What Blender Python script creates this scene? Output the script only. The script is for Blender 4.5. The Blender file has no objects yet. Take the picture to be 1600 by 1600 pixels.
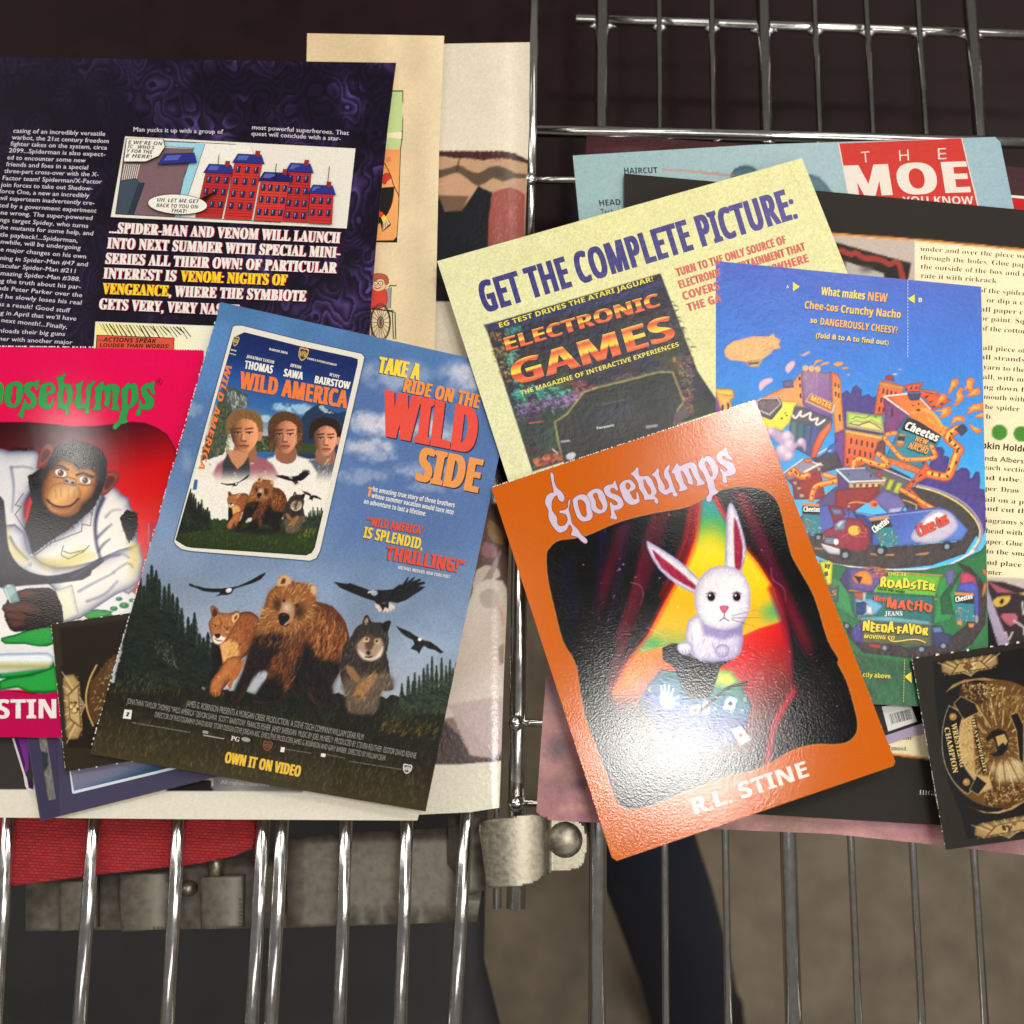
import bpy, math, random
import numpy as np
from mathutils import Vector
from mathutils.geometry import delaunay_2d_cdt
random.seed(7)
scene = bpy.context.scene
COL = scene.collection
R = math.radians

# ---------------------------------------------------------------- camera
DIST, TILT, WIDE = .42, R(14), .384          # metres to the centre of the papers, tilt from straight down, width seen there
CAM = np.array((0, -DIST*math.sin(TILT), DIST*math.cos(TILT)))
FWD = np.array((0, math.sin(TILT), -math.cos(TILT)))
UPV = np.array((0, math.cos(TILT), math.sin(TILT)))
cd = bpy.data.cameras.new('camera')
cd.sensor_width = 36
cd.lens = 36*DIST/WIDE
cd.clip_start, cd.clip_end = .01, 50
cam = bpy.data.objects.new('camera', cd)
COL.objects.link(cam)
cam.location = CAM
cam.rotation_euler = (TILT, 0, 0)
scene.camera = cam
cd.dof.use_dof = True
cd.dof.focus_distance = DIST
cd.dof.aperture_fstop = 10

# ---------------------------------------------------------------- light: lamps overhead for the glare, added fill strips, dim room
scene.view_settings.view_transform = 'Standard'
scene.view_settings.look = 'None'
scene.view_settings.exposure = 0
scene.view_settings.gamma = 1
world = bpy.data.worlds.new('World')
scene.world = world
world.use_nodes = True
world.node_tree.nodes['Background'].inputs[0].default_value = (1, .95, .88, 1)
world.node_tree.nodes['Background'].inputs[1].default_value = .16

def lamp(name, loc, size, power, col=(1, .972, .922), aim=(0, 0, 0), rz=0):
    l = bpy.data.lights.new(name, 'AREA')
    l.shape = 'RECTANGLE'
    l.size, l.size_y = size
    l.energy = power
    l.color = col
    o = bpy.data.objects.new(name, l)
    COL.objects.link(o)
    o.location = loc
    o.rotation_euler = (Vector(aim)-Vector(loc)).to_track_quat('-Z', 'Y').to_euler()
    return o
lamp('ceiling_lamp', (.225, -.06, 1.2), (.12, .26), 4.7)
lamp('ceiling_lamp', (.37, .50, 1.25), (.11, .16), 3.0)
lamp('ceiling_lamp', (-.66, .40, 1.2), (.05, .05), .3)
lamp('fill_strip', (1.15, .6, 1.25), (.16, 2.4), 8, aim=(0, .6, 0))  # unseen strips, added for fill and bright streaks on the wires
lamp('fill_strip', (.95, -.45, 1.25), (.16, 1.7), 6, aim=(0, -.45, 0))
lamp('fill_strip', (-1.15, .3, 1.25), (.16, 2.8), 7, aim=(0, .3, 0))
lamp('fill_strip', (1.3, 1.5, 1.5), (1.5, .3), 5)  # more added strips, far off, to fill without glare on the sheets
lamp('fill_strip', (-1.5, 1.3, 1.6), (1.5, .3), 4)
lamp('fill_strip', (.4, -1.6, 1.5), (1.5, .3), 5)

# ---------------------------------------------------------------- pixel -> point on a real plane at height z (metres)
def P(px, py, z):
    px = np.asarray(px, float); py = np.asarray(py, float); z = np.asarray(z, float)
    u = (px-800)/1600*WIDE/DIST
    v = (800-py)/1600*WIDE/DIST
    dx = u
    dy = FWD[1]+v*UPV[1]
    dz = FWD[2]+v*UPV[2]
    t = (z-CAM[2])/dz
    return np.stack((CAM[0]+dx*t, CAM[1]+dy*t, np.broadcast_to(z, t.shape)), -1)

CROPS = dict(px=(0,0,1), A1=(0,190,.2625), A2=(400,190,.2625), A3=(800,190,.2625), A4=(1180,190,.2625), A5=(0,480,.2625),
    A6=(400,480,.2625), A7=(740,480,.2625), A8=(1060,400,.3375), B1=(0,740,.2625), B2=(0,1000,.2625), B3=(260,720,.35),
    B4=(140,1060,.35), B5=(640,1060,.2625), B6=(760,620,.4125), B7=(860,960,.35), B8=(1180,760,.2625), C1=(180,860,.1625),
    C2=(390,860,.1625), C3=(280,500,.175), C4=(260,700,.175), C5=(860,780,.25), C6=(840,690,.2), C7=(1380,980,.225),
    C8=(1180,560,.1375), D1=(1340,560,.1375), D2=(1280,870,.175), D3=(690,600,.25), D4=(0,560,.1625), D5=(0,670,.14375),
    D6=(1400,360,.2125), D7=(1160,1080,.2125), D8=(560,190,.1875))
def K(c, s):
    """points written as 'x,y x,y ...' on one tracing grid -> array in the common grid"""
    x0, y0, k = CROPS[c]
    a = np.array([[float(t) for t in p.split(',')] for p in s.split()])
    return a*k+(x0, y0)

def smooth(p, sub=3, closed=True):
    p = np.asarray(p, float); n = len(p); out = []
    rng = range(n) if closed else range(n-1)
    for i in rng:
        g = (lambda j: p[j % n]) if closed else (lambda j: p[min(max(j, 0), n-1)])
        a, b, c, d = g(i-1), g(i), g(i+1), g(i+2)
        for k in range(sub):
            t = k/sub
            out.append(.5*((2*b)+(c-a)*t+(2*a-5*b+4*c-d)*t*t+(3*b-a-3*c+d)*t**3))
    if not closed: out.append(p[-1])
    return np.array(out)

def rgb(c):
    if isinstance(c, str):
        c = c.lstrip('#'); return np.array([int(c[i:i+2], 16) for i in (0, 2, 4)])/255
    return np.asarray(c, float)/255
def tolin(c):
    c = np.clip(c, 0, 1)
    return np.where(c < .04045, c/12.92, ((c+.055)/1.055)**2.4)
def lin(p0, p1, *cols):
    """linear blend of colours from p0 to p1"""
    cs = np.array([rgb(c) for c in cols]); p0 = np.array(p0, float); d = np.array(p1, float)-p0; L = (d**2).sum()
    def f(X, Y):
        t = np.clip(((X-p0[0])*d[0]+(Y-p0[1])*d[1])/L, 0, 1)*(len(cs)-1)
        i = np.clip(t.astype(int), 0, len(cs)-2); w = (t-i)[..., None]
        return cs[i]*(1-w)+cs[i+1]*w
    return f
_lat = np.random.default_rng(3).random((256, 256)).astype('f')
def noise(X, Y, sc, seed=0):
    x = X/sc+seed*17.3; y = Y/sc+seed*7.9
    xi = np.floor(x).astype(int); yi = np.floor(y).astype(int)
    fx = x-xi; fy = y-yi; fx = fx*fx*(3-2*fx); fy = fy*fy*(3-2*fy)
    a = _lat[xi & 255, yi & 255]; b = _lat[(xi+1) & 255, yi & 255]; c = _lat[xi & 255, (yi+1) & 255]; d = _lat[(xi+1) & 255, (yi+1) & 255]
    return (a*(1-fx)+b*fx)*(1-fy)+(c*(1-fx)+d*fx)*fy
def fbm(X, Y, sc, seed=0, o=3):
    s = 0; w = .5; tot = 0
    for k in range(o):
        s = s+w*noise(X, Y, sc/2**k, seed+k*3); tot += w; w *= .55
    return s/tot

# ---------------------------------------------------------------- printed pictures: a painter on a fine grid of vertices
class Picture:
    def __init__(s, x0, y0, x1, y1, bg, r=1.0):
        s.x0, s.y0, s.r = x0, y0, r
        s.w, s.h = int((x1-x0)/r)+1, int((y1-y0)/r)+1
        s.X, s.Y = np.meshgrid(x0+np.arange(s.w)*r, y0+np.arange(s.h)*r)
        s.X = s.X.astype('f'); s.Y = s.Y.astype('f')
        s.a = np.empty((s.h, s.w, 3), 'f')
        s.a[:] = bg(s.X, s.Y) if callable(bg) else rgb(bg)
    def win(s, lo, hi, m):
        i0 = max(int((lo[0]-m-s.x0)/s.r), 0); i1 = min(int((hi[0]+m-s.x0)/s.r)+2, s.w)
        j0 = max(int((lo[1]-m-s.y0)/s.r), 0); j1 = min(int((hi[1]+m-s.y0)/s.r)+2, s.h)
        return (slice(j0, j1), slice(i0, i1)) if i1 > i0 and j1 > j0 else None
    def mix(s, w, al, col):
        c = col(s.X[w], s.Y[w]) if callable(col) else rgb(col)
        al = al[..., None]
        s.a[w] = s.a[w]*(1-al)+c*al
    def sdf(s, p, w):
        X, Y = s.X[w], s.Y[w]; d = np.full(X.shape, 1e9, 'f'); ins = np.zeros(X.shape, bool)
        q = np.roll(p, -1, 0)
        for (ax, ay), (bx, by) in zip(p, q):
            ex, ey = bx-ax, by-ay; L = ex*ex+ey*ey
            if L < 1e-9: continue
            t = np.clip(((X-ax)*ex+(Y-ay)*ey)/L, 0, 1)
            d = np.minimum(d, (X-ax-t*ex)**2+(Y-ay-t*ey)**2)
            if ay != by:
                ins ^= ((ay > Y) != (by > Y)) & (X < ex*(Y-ay)/(by-ay)+ax)
        d = np.sqrt(d)
        return np.where(ins, -d, d)
    def poly(s, p, col, soft=.6, a=1, sm=0, rim=None, warp=0):
        """fill; rim=(colour, width, strength) blends a colour in from the outline"""
        p = np.asarray(p, float)
        if sm: p = smooth(p, sm)
        w = s.win(p.min(0), p.max(0), soft+2+warp)
        if w is None: return
        d = s.sdf(p, w)
        if warp: d = d+(fbm(s.X[w], s.Y[w], warp*1.5, 5)-.5)*2*warp
        al = np.clip(.5-d/(2*soft), 0, 1); al = al*al*(3-2*al)*a
        s.mix(w, al, col)
        if rim: s.mix(w, al*np.exp(np.minimum(d, 0)/rim[1])*rim[2], rim[0])
    def line(s, p, col, wd=1, a=1, sm=0, taper=0, soft=.6):
        p = np.asarray(p, float)
        if sm: p = smooth(p, sm, False)
        w = s.win(p.min(0), p.max(0), wd+soft+1)
        if w is None: return
        X, Y = s.X[w], s.Y[w]; al = np.zeros(X.shape, 'f'); n = len(p)-1
        for i in range(n):
            (ax, ay), (bx, by) = p[i], p[i+1]
            ex, ey = bx-ax, by-ay; L = ex*ex+ey*ey+1e-9
            t = np.clip(((X-ax)*ex+(Y-ay)*ey)/L, 0, 1)
            dd = np.sqrt((X-ax-t*ex)**2+(Y-ay-t*ey)**2)
            hw = wd/2*(1-taper*(i+t)/n)
            al = np.maximum(al, np.clip((hw-dd)/(2*soft)+.5, 0, 1)*np.minimum(1, hw/soft+.35))
        s.mix(w, al*a, col)
    def blob(s, x, y, rx, ry, col, a=1, rot=0, hard=0):
        m = max(rx, ry)*1.0
        w = s.win((x-m, y-m), (x+m, y+m), 2)
        if w is None: return
        c, n = math.cos(R(rot)), math.sin(R(rot)); dx, dy = s.X[w]-x, s.Y[w]-y
        q = np.sqrt(((dx*c+dy*n)/rx)**2+((dy*c-dx*n)/ry)**2)
        if hard: al = np.clip((1-q)*min(rx, ry)/1.2/(hard if hard > 1 else 1)+.3, 0, 1)
        else: al = np.clip(1-q, 0, 1); al = al*al*(3-2*al)
        s.mix(w, al*a, col)
    def strokes(s, p, n, L, ang, cols, wd=1.2, a=.8, spread=20, seed=1):
        """n short tapered hairs / blades inside outline p"""
        rr = random.Random(seed); p = np.asarray(p, float); lo, hi = p.min(0), p.max(0); k = 0; cs = [rgb(c) for c in cols]
        w = s.win(lo, hi, 1)
        if w is None: return
        d = s.sdf(p, w); oj, oi = w[0].start, w[1].start
        for _ in range(n*4):
            if k >= n: break
            x, y = rr.uniform(lo[0], hi[0]), rr.uniform(lo[1], hi[1])
            j, i = int((y-s.y0)/s.r)-oj, int((x-s.x0)/s.r)-oi
            if not (0 <= j < d.shape[0] and 0 <= i < d.shape[1]) or d[j, i] > 0: continue
            k += 1
            g = R((ang(x, y) if callable(ang) else ang)+rr.uniform(-spread, spread)); l = L*rr.uniform(.5, 1.3)
            q = np.array([(x, y), (x+math.cos(g)*l*.5, y+math.sin(g)*l*.5), (x+math.cos(g+.25)*l, y+math.sin(g+.25)*l)])
            s.line(q, rr.choice(cs)*255, wd, a*rr.uniform(.6, 1), 0, .8, .5)
    def speckle(s, amt, sc=1.6, seed=9):
        s.a *= (1+(noise(s.X, s.Y, sc, seed)-.5)*amt)[..., None]
    def punch(s, k=1.2, sat=1.05, mid=.42):
        g = s.a.mean(-1, keepdims=True); s.a = np.clip(mid+(g+(s.a-g)*sat-mid)*k, .015, .97).astype('f')
    def at(s, x, y):
        fx = np.clip((x-s.x0)/s.r, 0, s.w-1.001); fy = np.clip((y-s.y0)/s.r, 0, s.h-1.001)
        i = fx.astype(int); j = fy.astype(int); u = (fx-i)[..., None]; v = (fy-j)[..., None]; a = s.a
        return (a[j, i]*(1-u)+a[j, i+1]*u)*(1-v)+(a[j+1, i]*(1-u)+a[j+1, i+1]*u)*v

# ---------------------------------------------------------------- materials
def nt(name):
    m = bpy.data.materials.new(name); m.use_nodes = True
    return m, m.node_tree.nodes, m.node_tree.links, m.node_tree.nodes['Principled BSDF']
def print_mat(name, rough=.4, bump=.15, bsc=900, grain=.10, spec=.5, rvar=.1, wave=0):
    """printed stock: ink colour from the mesh, halftone grain, fine surface texture under the gloss"""
    m, N, L, b = nt(name)
    at = N.new('ShaderNodeAttribute'); at.attribute_name = 'ink'
    tc = N.new('ShaderNodeTexCoord')
    no = N.new('ShaderNodeTexNoise'); no.inputs['Scale'].default_value = 2600; no.inputs['Detail'].default_value = 2
    L.new(tc.outputs['Object'], no.inputs['Vector'])
    mr = N.new('ShaderNodeMapRange'); mr.inputs[1].default_value = .3; mr.inputs[2].default_value = .7
    mr.inputs[3].default_value = 1-grain; mr.inputs[4].default_value = 1+grain
    L.new(no.outputs[0], mr.inputs[0])
    mx = N.new('ShaderNodeVectorMath'); mx.operation = 'SCALE'
    L.new(at.outputs['Color'], mx.inputs[0]); L.new(mr.outputs[0], mx.inputs['Scale'])
    L.new(mx.outputs[0], b.inputs['Base Color'])
    n2 = N.new('ShaderNodeTexNoise'); n2.inputs['Scale'].default_value = bsc; n2.inputs['Detail'].default_value = 3
    L.new(tc.outputs['Object'], n2.inputs['Vector'])
    bp = N.new('ShaderNodeBump'); bp.inputs['Strength'].default_value = bump; bp.inputs['Distance'].default_value = .25/bsc
    L.new(n2.outputs[0], bp.inputs['Height'])
    if wave:
        n4 = N.new('ShaderNodeTexNoise'); n4.inputs['Scale'].default_value = 26; n4.inputs['Detail'].default_value = 1
        L.new(tc.outputs['Object'], n4.inputs['Vector'])
        b2 = N.new('ShaderNodeBump'); b2.inputs['Strength'].default_value = wave; b2.inputs['Distance'].default_value = .004
        L.new(n4.outputs[0], b2.inputs['Height']); L.new(b2.outputs[0], bp.inputs['Normal'])
    L.new(bp.outputs[0], b.inputs['Normal'])
    n3 = N.new('ShaderNodeTexNoise'); n3.inputs['Scale'].default_value = 60; n3.inputs['Detail'].default_value = 4
    L.new(tc.outputs['Object'], n3.inputs['Vector'])
    m3 = N.new('ShaderNodeMapRange'); m3.inputs[3].default_value = max(.05, rough-rvar); m3.inputs[4].default_value = rough+rvar
    L.new(n3.outputs[0], m3.inputs[0]); L.new(m3.outputs[0], b.inputs['Roughness'])
    b.inputs['Specular IOR Level'].default_value = spec
    return m
def plain(name, col, rough=.5, metal=0, nsc=200, namt=.2, bump=0, col2=None, det=4):
    m, N, L, b = nt(name)
    tc = N.new('ShaderNodeTexCoord')
    no = N.new('ShaderNodeTexNoise'); no.inputs['Scale'].default_value = nsc; no.inputs['Detail'].default_value = det
    L.new(tc.outputs['Object'], no.inputs['Vector'])
    rp = N.new('ShaderNodeValToRGB')
    c = tolin(rgb(col)); c2 = tolin(rgb(col2)) if col2 else c*(1-namt)
    rp.color_ramp.elements[0].position = .35; rp.color_ramp.elements[1].position = .65
    rp.color_ramp.elements[0].color = (*c2, 1); rp.color_ramp.elements[1].color = (*c, 1)
    L.new(no.outputs[0], rp.inputs[0]); L.new(rp.outputs[0], b.inputs['Base Color'])
    mr = N.new('ShaderNodeMapRange'); mr.inputs[3].default_value = max(.03, rough-.12); mr.inputs[4].default_value = rough+.12
    L.new(no.outputs[0], mr.inputs[0]); L.new(mr.outputs[0], b.inputs['Roughness'])
    b.inputs['Metallic'].default_value = metal
    if bump:
        bp = N.new('ShaderNodeBump'); bp.inputs['Strength'].default_value = bump; bp.inputs['Distance'].default_value = .0006
        L.new(no.outputs[0], bp.inputs['Height']); L.new(bp.outputs[0], b.inputs['Normal'])
    return m
M_CARD = print_mat('glossy_card', .12, .21, 1500, .06, .42, .02, .012)
M_PINK = print_mat('glossy_pink_card', .09, .13, 1600, .05, .4, .02, .012)
M_GLOSS = print_mat('gloss_magazine_paper', .36, .10, 900, .13, .14)
M_SATIN = print_mat('satin_magazine_paper', .40, .35, 420, .10, .2)
M_SHEEN = print_mat('coated_advert_paper', .40, .34, 420, .10, .42)
M_MATT = print_mat('matt_magazine_paper', .62, .15, 800, .08, .12)
M_SLICK = print_mat('slick_cover_paper', .24, .20, 600, .08, .5, .05, .2)
M_EDGE = plain('paper_edge', (205, 196, 178), .8, 0, 900, .25)

# ---------------------------------------------------------------- mesh building
def raw_mesh(name, verts, faces, ink=None, mat=None, smooth_=False):
    me = bpy.data.meshes.new(name)
    verts = np.asarray(verts, 'f'); faces = np.asarray(faces, 'i'); k = faces.shape[1]
    me.vertices.add(len(verts)); me.vertices.foreach_set('co', verts.ravel())
    me.loops.add(faces.size); me.loops.foreach_set('vertex_index', faces.ravel())
    me.polygons.add(len(faces)); me.polygons.foreach_set('loop_start', np.arange(0, faces.size, k, dtype='i'))
    me.update(calc_edges=True)
    if ink is not None:
        at = me.color_attributes.new('ink', 'FLOAT_COLOR', 'POINT')
        at.data.foreach_set('color', np.concatenate((ink, np.ones((len(ink), 1))), 1).astype('f').ravel())
    if smooth_: me.polygons.foreach_set('use_smooth', np.ones(len(faces), bool))
    if mat: me.materials.append(mat)
    me.validate()
    return me
def inside(p, x, y):
    ins = np.zeros(x.shape, bool); q = np.roll(p, -1, 0)
    for (ax, ay), (bx, by) in zip(p, q):
        if ay != by: ins ^= ((ay > y) != (by > y)) & (x < (bx-ax)*(y-ay)/(by-ay)+ax)
    return ins
def tri2d(outer, holes=(), step=0):
    """triangulate an outline with holes; step adds inner points so that it can bend and carry a picture"""
    pts, loops = [], []
    for l in (outer, *holes):
        l = np.asarray(l, float)
        if step:
            dense = []
            for a, b in zip(l, np.roll(l, -1, 0)):
                n = max(1, int(np.hypot(*(b-a))/step))
                dense += [a+(b-a)*k/n for k in range(n)]
            l = np.array(dense)
        loops.append(list(range(len(pts), len(pts)+len(l)))); pts += [tuple(v) for v in l]
    if step:
        lo, hi = np.min(pts, 0), np.max(pts, 0)
        gx, gy = np.meshgrid(np.arange(lo[0], hi[0], step), np.arange(lo[1], hi[1], step)); gx, gy = gx.ravel(), gy.ravel()
        k = inside(np.array(outer), gx, gy)
        pts += list(zip(gx[k], gy[k]))
    r = delaunay_2d_cdt([Vector(p) for p in pts], [], loops, 0 if holes else 1, 1e-4)
    v = np.array([tuple(c) for c in r[0]]); f = []
    for t in r[2]:
        for i in range(1, len(t)-1): f.append((t[0], t[i], t[i+1]))
    f = np.array(f, 'i')
    if holes:                                       # keep only what is inside the outline and outside every hole
        c = v[f].mean(1); keep = inside(np.array(outer), c[:, 0], c[:, 1])
        for h in holes: keep &= ~inside(np.array(h), c[:, 0], c[:, 1])
        f = f[keep]
    a = v[f]; ar = (a[:, 1, 0]-a[:, 0, 0])*(a[:, 2, 1]-a[:, 0, 1])-(a[:, 1, 1]-a[:, 0, 1])*(a[:, 2, 0]-a[:, 0, 0])
    f[ar > 0] = f[ar > 0][:, ::-1]                  # the grid's y runs down, so turn faces up
    return v, f

_UC = {'b': (0x1D5D4, 0x1D5EE, 0x1D7EC), 'i': (0x1D608, 0x1D622, None), 'bi': (0x1D63C, 0x1D656, None), 's': (0x1D400, 0x1D41A, 0x1D7CE)}
def styled(t, st):
    if st == 'r': return t
    A, a, d = _UC[st]; o = ''
    for c in t:
        if 'A' <= c <= 'Z': o += chr(A+ord(c)-65)
        elif 'a' <= c <= 'z': o += chr(a+ord(c)-97)
        elif d and '0' <= c <= '9': o += chr(d+ord(c)-48)
        else: o += c
    return o
_TM = {}
def text_shape(t, st, off, res, space=1):
    key = (t, st, off, res, space)
    if key not in _TM:
        cu = bpy.data.curves.new('lettering', 'FONT'); cu.body = styled(t, st); cu.offset = off; cu.resolution_u = res; cu.space_character = space
        o = bpy.data.objects.new('lettering', cu); COL.objects.link(o)
        ev = o.evaluated_get(bpy.context.evaluated_depsgraph_get()); me = ev.to_mesh(); me.calc_loop_triangles()
        v = np.empty(len(me.vertices)*3, 'f'); me.vertices.foreach_get('co', v)
        f = np.empty(len(me.loop_triangles)*3, 'i'); me.loop_triangles.foreach_get('vertices', f)
        ev.to_mesh_clear(); bpy.data.objects.remove(o); bpy.data.curves.remove(cu)
        _TM[key] = (v.reshape(-1, 3)[:, :2].astype(float), f.reshape(-1, 3))
    return _TM[key]
CAP = {'r': .69, 'b': .72, 'i': .72, 'bi': .72, 's': .68}

def subdiv(v, f, n):
    for _ in range(n):
        m = len(v); e = np.concatenate((v[f[:, 0]]+v[f[:, 1]], v[f[:, 1]]+v[f[:, 2]], v[f[:, 2]]+v[f[:, 0]]))/2; k = np.arange(len(f)); a, b, c = m+k, m+len(f)+k, m+2*len(f)+k
        v = np.concatenate((v, e)); f = np.concatenate((np.stack((f[:, 0], a, c), 1), np.stack((a, f[:, 1], b), 1), np.stack((c, b, f[:, 2]), 1), np.stack((a, b, c), 1)))
    return v, f
def tag(o, label, cat=None, group=None, kind=None):
    o['label'] = label
    if cat: o['category'] = cat
    if group: o['group'] = group
    if kind: o['kind'] = kind
    return o
class Sheet:
    """a piece of paper or card: an Empty with its stock and its printed parts; z(px, py) gives its height in mm"""
    def __init__(s, name, label, cat, outline, z, mat, part='paper', col=(235, 230, 215), thick=.2, group=None, step=12, smooth_edge=0):
        s.out = np.asarray(outline, float); s.mat = mat; s.z = z; s.lay = 0; s.parts = {}; s.mats = {}
        c = s.out.mean(0)
        s.root = bpy.data.objects.new(name, None); COL.objects.link(s.root)
        s.org = P(c[0], c[1], z(c[0], c[1])*.001); s.root.location = s.org
        s.root.empty_display_size = .02
        tag(s.root, label, cat, group)
        # the stock itself: underside and edges
        v, f = tri2d(s.out, (), step)
        zz = z(v[:, 0], v[:, 1])
        top = P(v[:, 0], v[:, 1], (zz)*.001)-s.org
        bot = top-(0, 0, thick*.001)
        e = {}
        for t in f:
            for i in range(3):
                a, b = int(t[i]), int(t[(i+1) % 3])
                if (b, a) in e: del e[(b, a)]
                else: e[(a, b)] = 1
        n = len(v); side = []
        for a, b in e: side += [(b, a, a+n), (b, a+n, b+n)]
        me = raw_mesh(part, np.concatenate((top, bot)), np.concatenate((f[:, ::-1]+n, side)), None, M_EDGE)
        s.stock = bpy.data.objects.new(part, me); COL.objects.link(s.stock); s.stock.parent = s.root
        if col is not None: s.fill('printed_face', s.out, col, step=step)
    def add(s, part, v2, f, ink, up=0):
        s.lay += 1
        if len(f) == 0: return
        z = s.z(v2[:, 0], v2[:, 1])+.02+s.lay*.004+up
        v = P(v2[:, 0], v2[:, 1], z*.001)-s.org
        ink = tolin(np.broadcast_to(ink, (len(v), 3)))
        s.parts.setdefault(part, []).append((v, np.asarray(f), ink))
    def colour(s, col, x, y):
        if isinstance(col, Picture): return col.at(x, y)
        return col(x, y) if callable(col) else rgb(col)
    def fill(s, part, p, col, holes=(), step=0, sm=0, mat=None):
        p = np.asarray(p, float)
        if sm: p = smooth(p, sm); holes = [smooth(h, sm) for h in holes]
        v, f = tri2d(p, holes, step)
        s.add(part, v, f, s.colour(col, v[:, 0], v[:, 1]))
        if mat: s.mats[part] = mat
    def stroke(s, part, p, wd, col, sm=0, closed=False):
        p = np.asarray(p, float)
        if sm: p = smooth(p, sm, closed)
        if closed: p = np.concatenate((p, p[:1]))
        d = np.gradient(p, axis=0); d /= np.hypot(d[:, 0], d[:, 1])[:, None]+1e-9
        n = np.stack((-d[:, 1], d[:, 0]), 1)*wd/2
        v = np.concatenate((p+n, p-n)); m = len(p); f = []
        for i in range(m-1): f += [(i, i+1, i+1+m), (i, i+1+m, i+m)]
        f = np.array(f)
        a = v[f]; ar = (a[:, 1, 0]-a[:, 0, 0])*(a[:, 2, 1]-a[:, 0, 1])-(a[:, 1, 1]-a[:, 0, 1])*(a[:, 2, 0]-a[:, 0, 0])
        f[ar > 0] = f[ar > 0][:, ::-1]
        s.add(part, v, f, s.colour(col, v[:, 0], v[:, 1]))
    def text(s, part, t, p0, p1, h, col, st='r', off=0, shear=0, res=3, shadow=None, warp=None, fit=True):
        """lettering along the baseline p0-p1 with capital height h"""
        v, f = text_shape(t, st, min(off, 0), res, 1+max(off, 0)*1.6)
        if not len(v): return
        fat = max(off, 0)*h*1.15
        if h > 13: v, f = subdiv(v, f, 2 if h > 30 else 1)
        p0 = np.array(p0, float); d = np.array(p1, float)-p0; L = np.hypot(*d); u = d/L; up = np.array((u[1], -u[0]))
        x = (v[:, 0]-v[:, 0].min())/(v[:, 0].max()-v[:, 0].min())*L; y = v[:, 1]/CAP[st]*h
        if warp: x, y = warp(x, y, L, h)
        q = p0+x[:, None]*u+y[:, None]*(up+shear*u)
        f = f.copy()
        a = q[f]; ar = (a[:, 1, 0]-a[:, 0, 0])*(a[:, 2, 1]-a[:, 0, 1])-(a[:, 1, 1]-a[:, 0, 1])*(a[:, 2, 0]-a[:, 0, 0])
        f[ar > 0] = f[ar > 0][:, ::-1]
        if shadow:
            (sx, sy), sc = shadow[0], shadow[1]
            for k in ((-fat, 0, fat) if fat else (0,)): s.add(part, q+(sx, sy)+u*k, f, s.colour(sc, q[:, 0], q[:, 1]))
        for k in ((-fat, 0, fat) if fat else (0,)): s.add(part, q+u*k, f, s.colour(col, q[:, 0], q[:, 1]))
    def lines(s, part, rows, h, col, st='r', off=0, shear=0, res=2, **k):
        for t, x0, y0, x1, y1 in rows: s.text(part, t, (x0, y0), (x1, y1), h, col, st, off, shear, res, **k)
    def done(s):
        objs = {}
        for part in sorted(s.parts, key=lambda n: n.count('/')):
            V, F, C = [], [], []; n = 0
            for v, f, c in s.parts[part]:
                V.append(v); F.append(f+n); C.append(c); n += len(v)
            nm = part.split('/')[-1].split('#')[0]
            me = raw_mesh(nm, np.concatenate(V), np.concatenate(F), np.concatenate(C), s.mats.get(part, s.mat), True)
            o = bpy.data.objects.new(nm, me); COL.objects.link(o)
            o.parent = objs[part.rsplit('/', 1)[0]] if '/' in part else s.root
            objs[part] = o
        return objs
def nicks(S, a, b, n, size, col, seed, part='frayed_edge', keep=1.0, flat=0):
    """white paper fibres along the edge a-b: perforation teeth or a torn lip"""
    rr = random.Random(seed); a, b = np.array(a, float), np.array(b, float); u = (b-a)/np.hypot(*(b-a)); w = np.array((u[1], -u[0])); L = np.hypot(*(b-a)); V, F = [], []
    for k in range(n):
        if rr.random() > keep: continue
        c = a+u*L*(k+.5+rr.uniform(-.3, .3))/n; l = (L/n*rr.uniform(.35, .6)) if flat else size*rr.uniform(.5, .9); h = size*rr.uniform(.5, 1.1); m = len(V)
        V += [c-u*l-w*h*.5, c+u*l-w*h*.4, c+u*l*.6+w*h*.5, c-u*l*.7+w*h*.6]; F += [(m, m+1, m+2), (m, m+2, m+3)]
    V = np.array(V); F = np.array(F); q = V[F]; ar = (q[:, 1, 0]-q[:, 0, 0])*(q[:, 2, 1]-q[:, 0, 1])-(q[:, 1, 1]-q[:, 0, 1])*(q[:, 2, 0]-q[:, 0, 0]); F[ar > 0] = F[ar > 0][:, ::-1]
    S.add(part, V, F, rgb(col))
def plane(a, bx=0, by=0, cx=800, cy=800, curl=None):
    """height in mm: a at (cx, cy), slopes per 100 grid steps"""
    def f(x, y):
        z = a+bx*(np.asarray(x, float)-cx)/100+by*(np.asarray(y, float)-cy)/100
        return z+curl(np.asarray(x, float), np.asarray(y, float)) if curl else z
    return f
def offset(p, d):
    """outline pushed outward by d"""
    p = np.asarray(p, float); a = np.roll(p, 1, 0); b = np.roll(p, -1, 0)
    t = b-a; t /= np.hypot(t[:, 0], t[:, 1])[:, None]+1e-9
    n = np.stack((t[:, 1], -t[:, 0]), 1)
    ar = (p[:, 0]*b[:, 1]-b[:, 0]*p[:, 1]).sum()
    return p+n*d*(1 if ar > 0 else -1)
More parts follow.
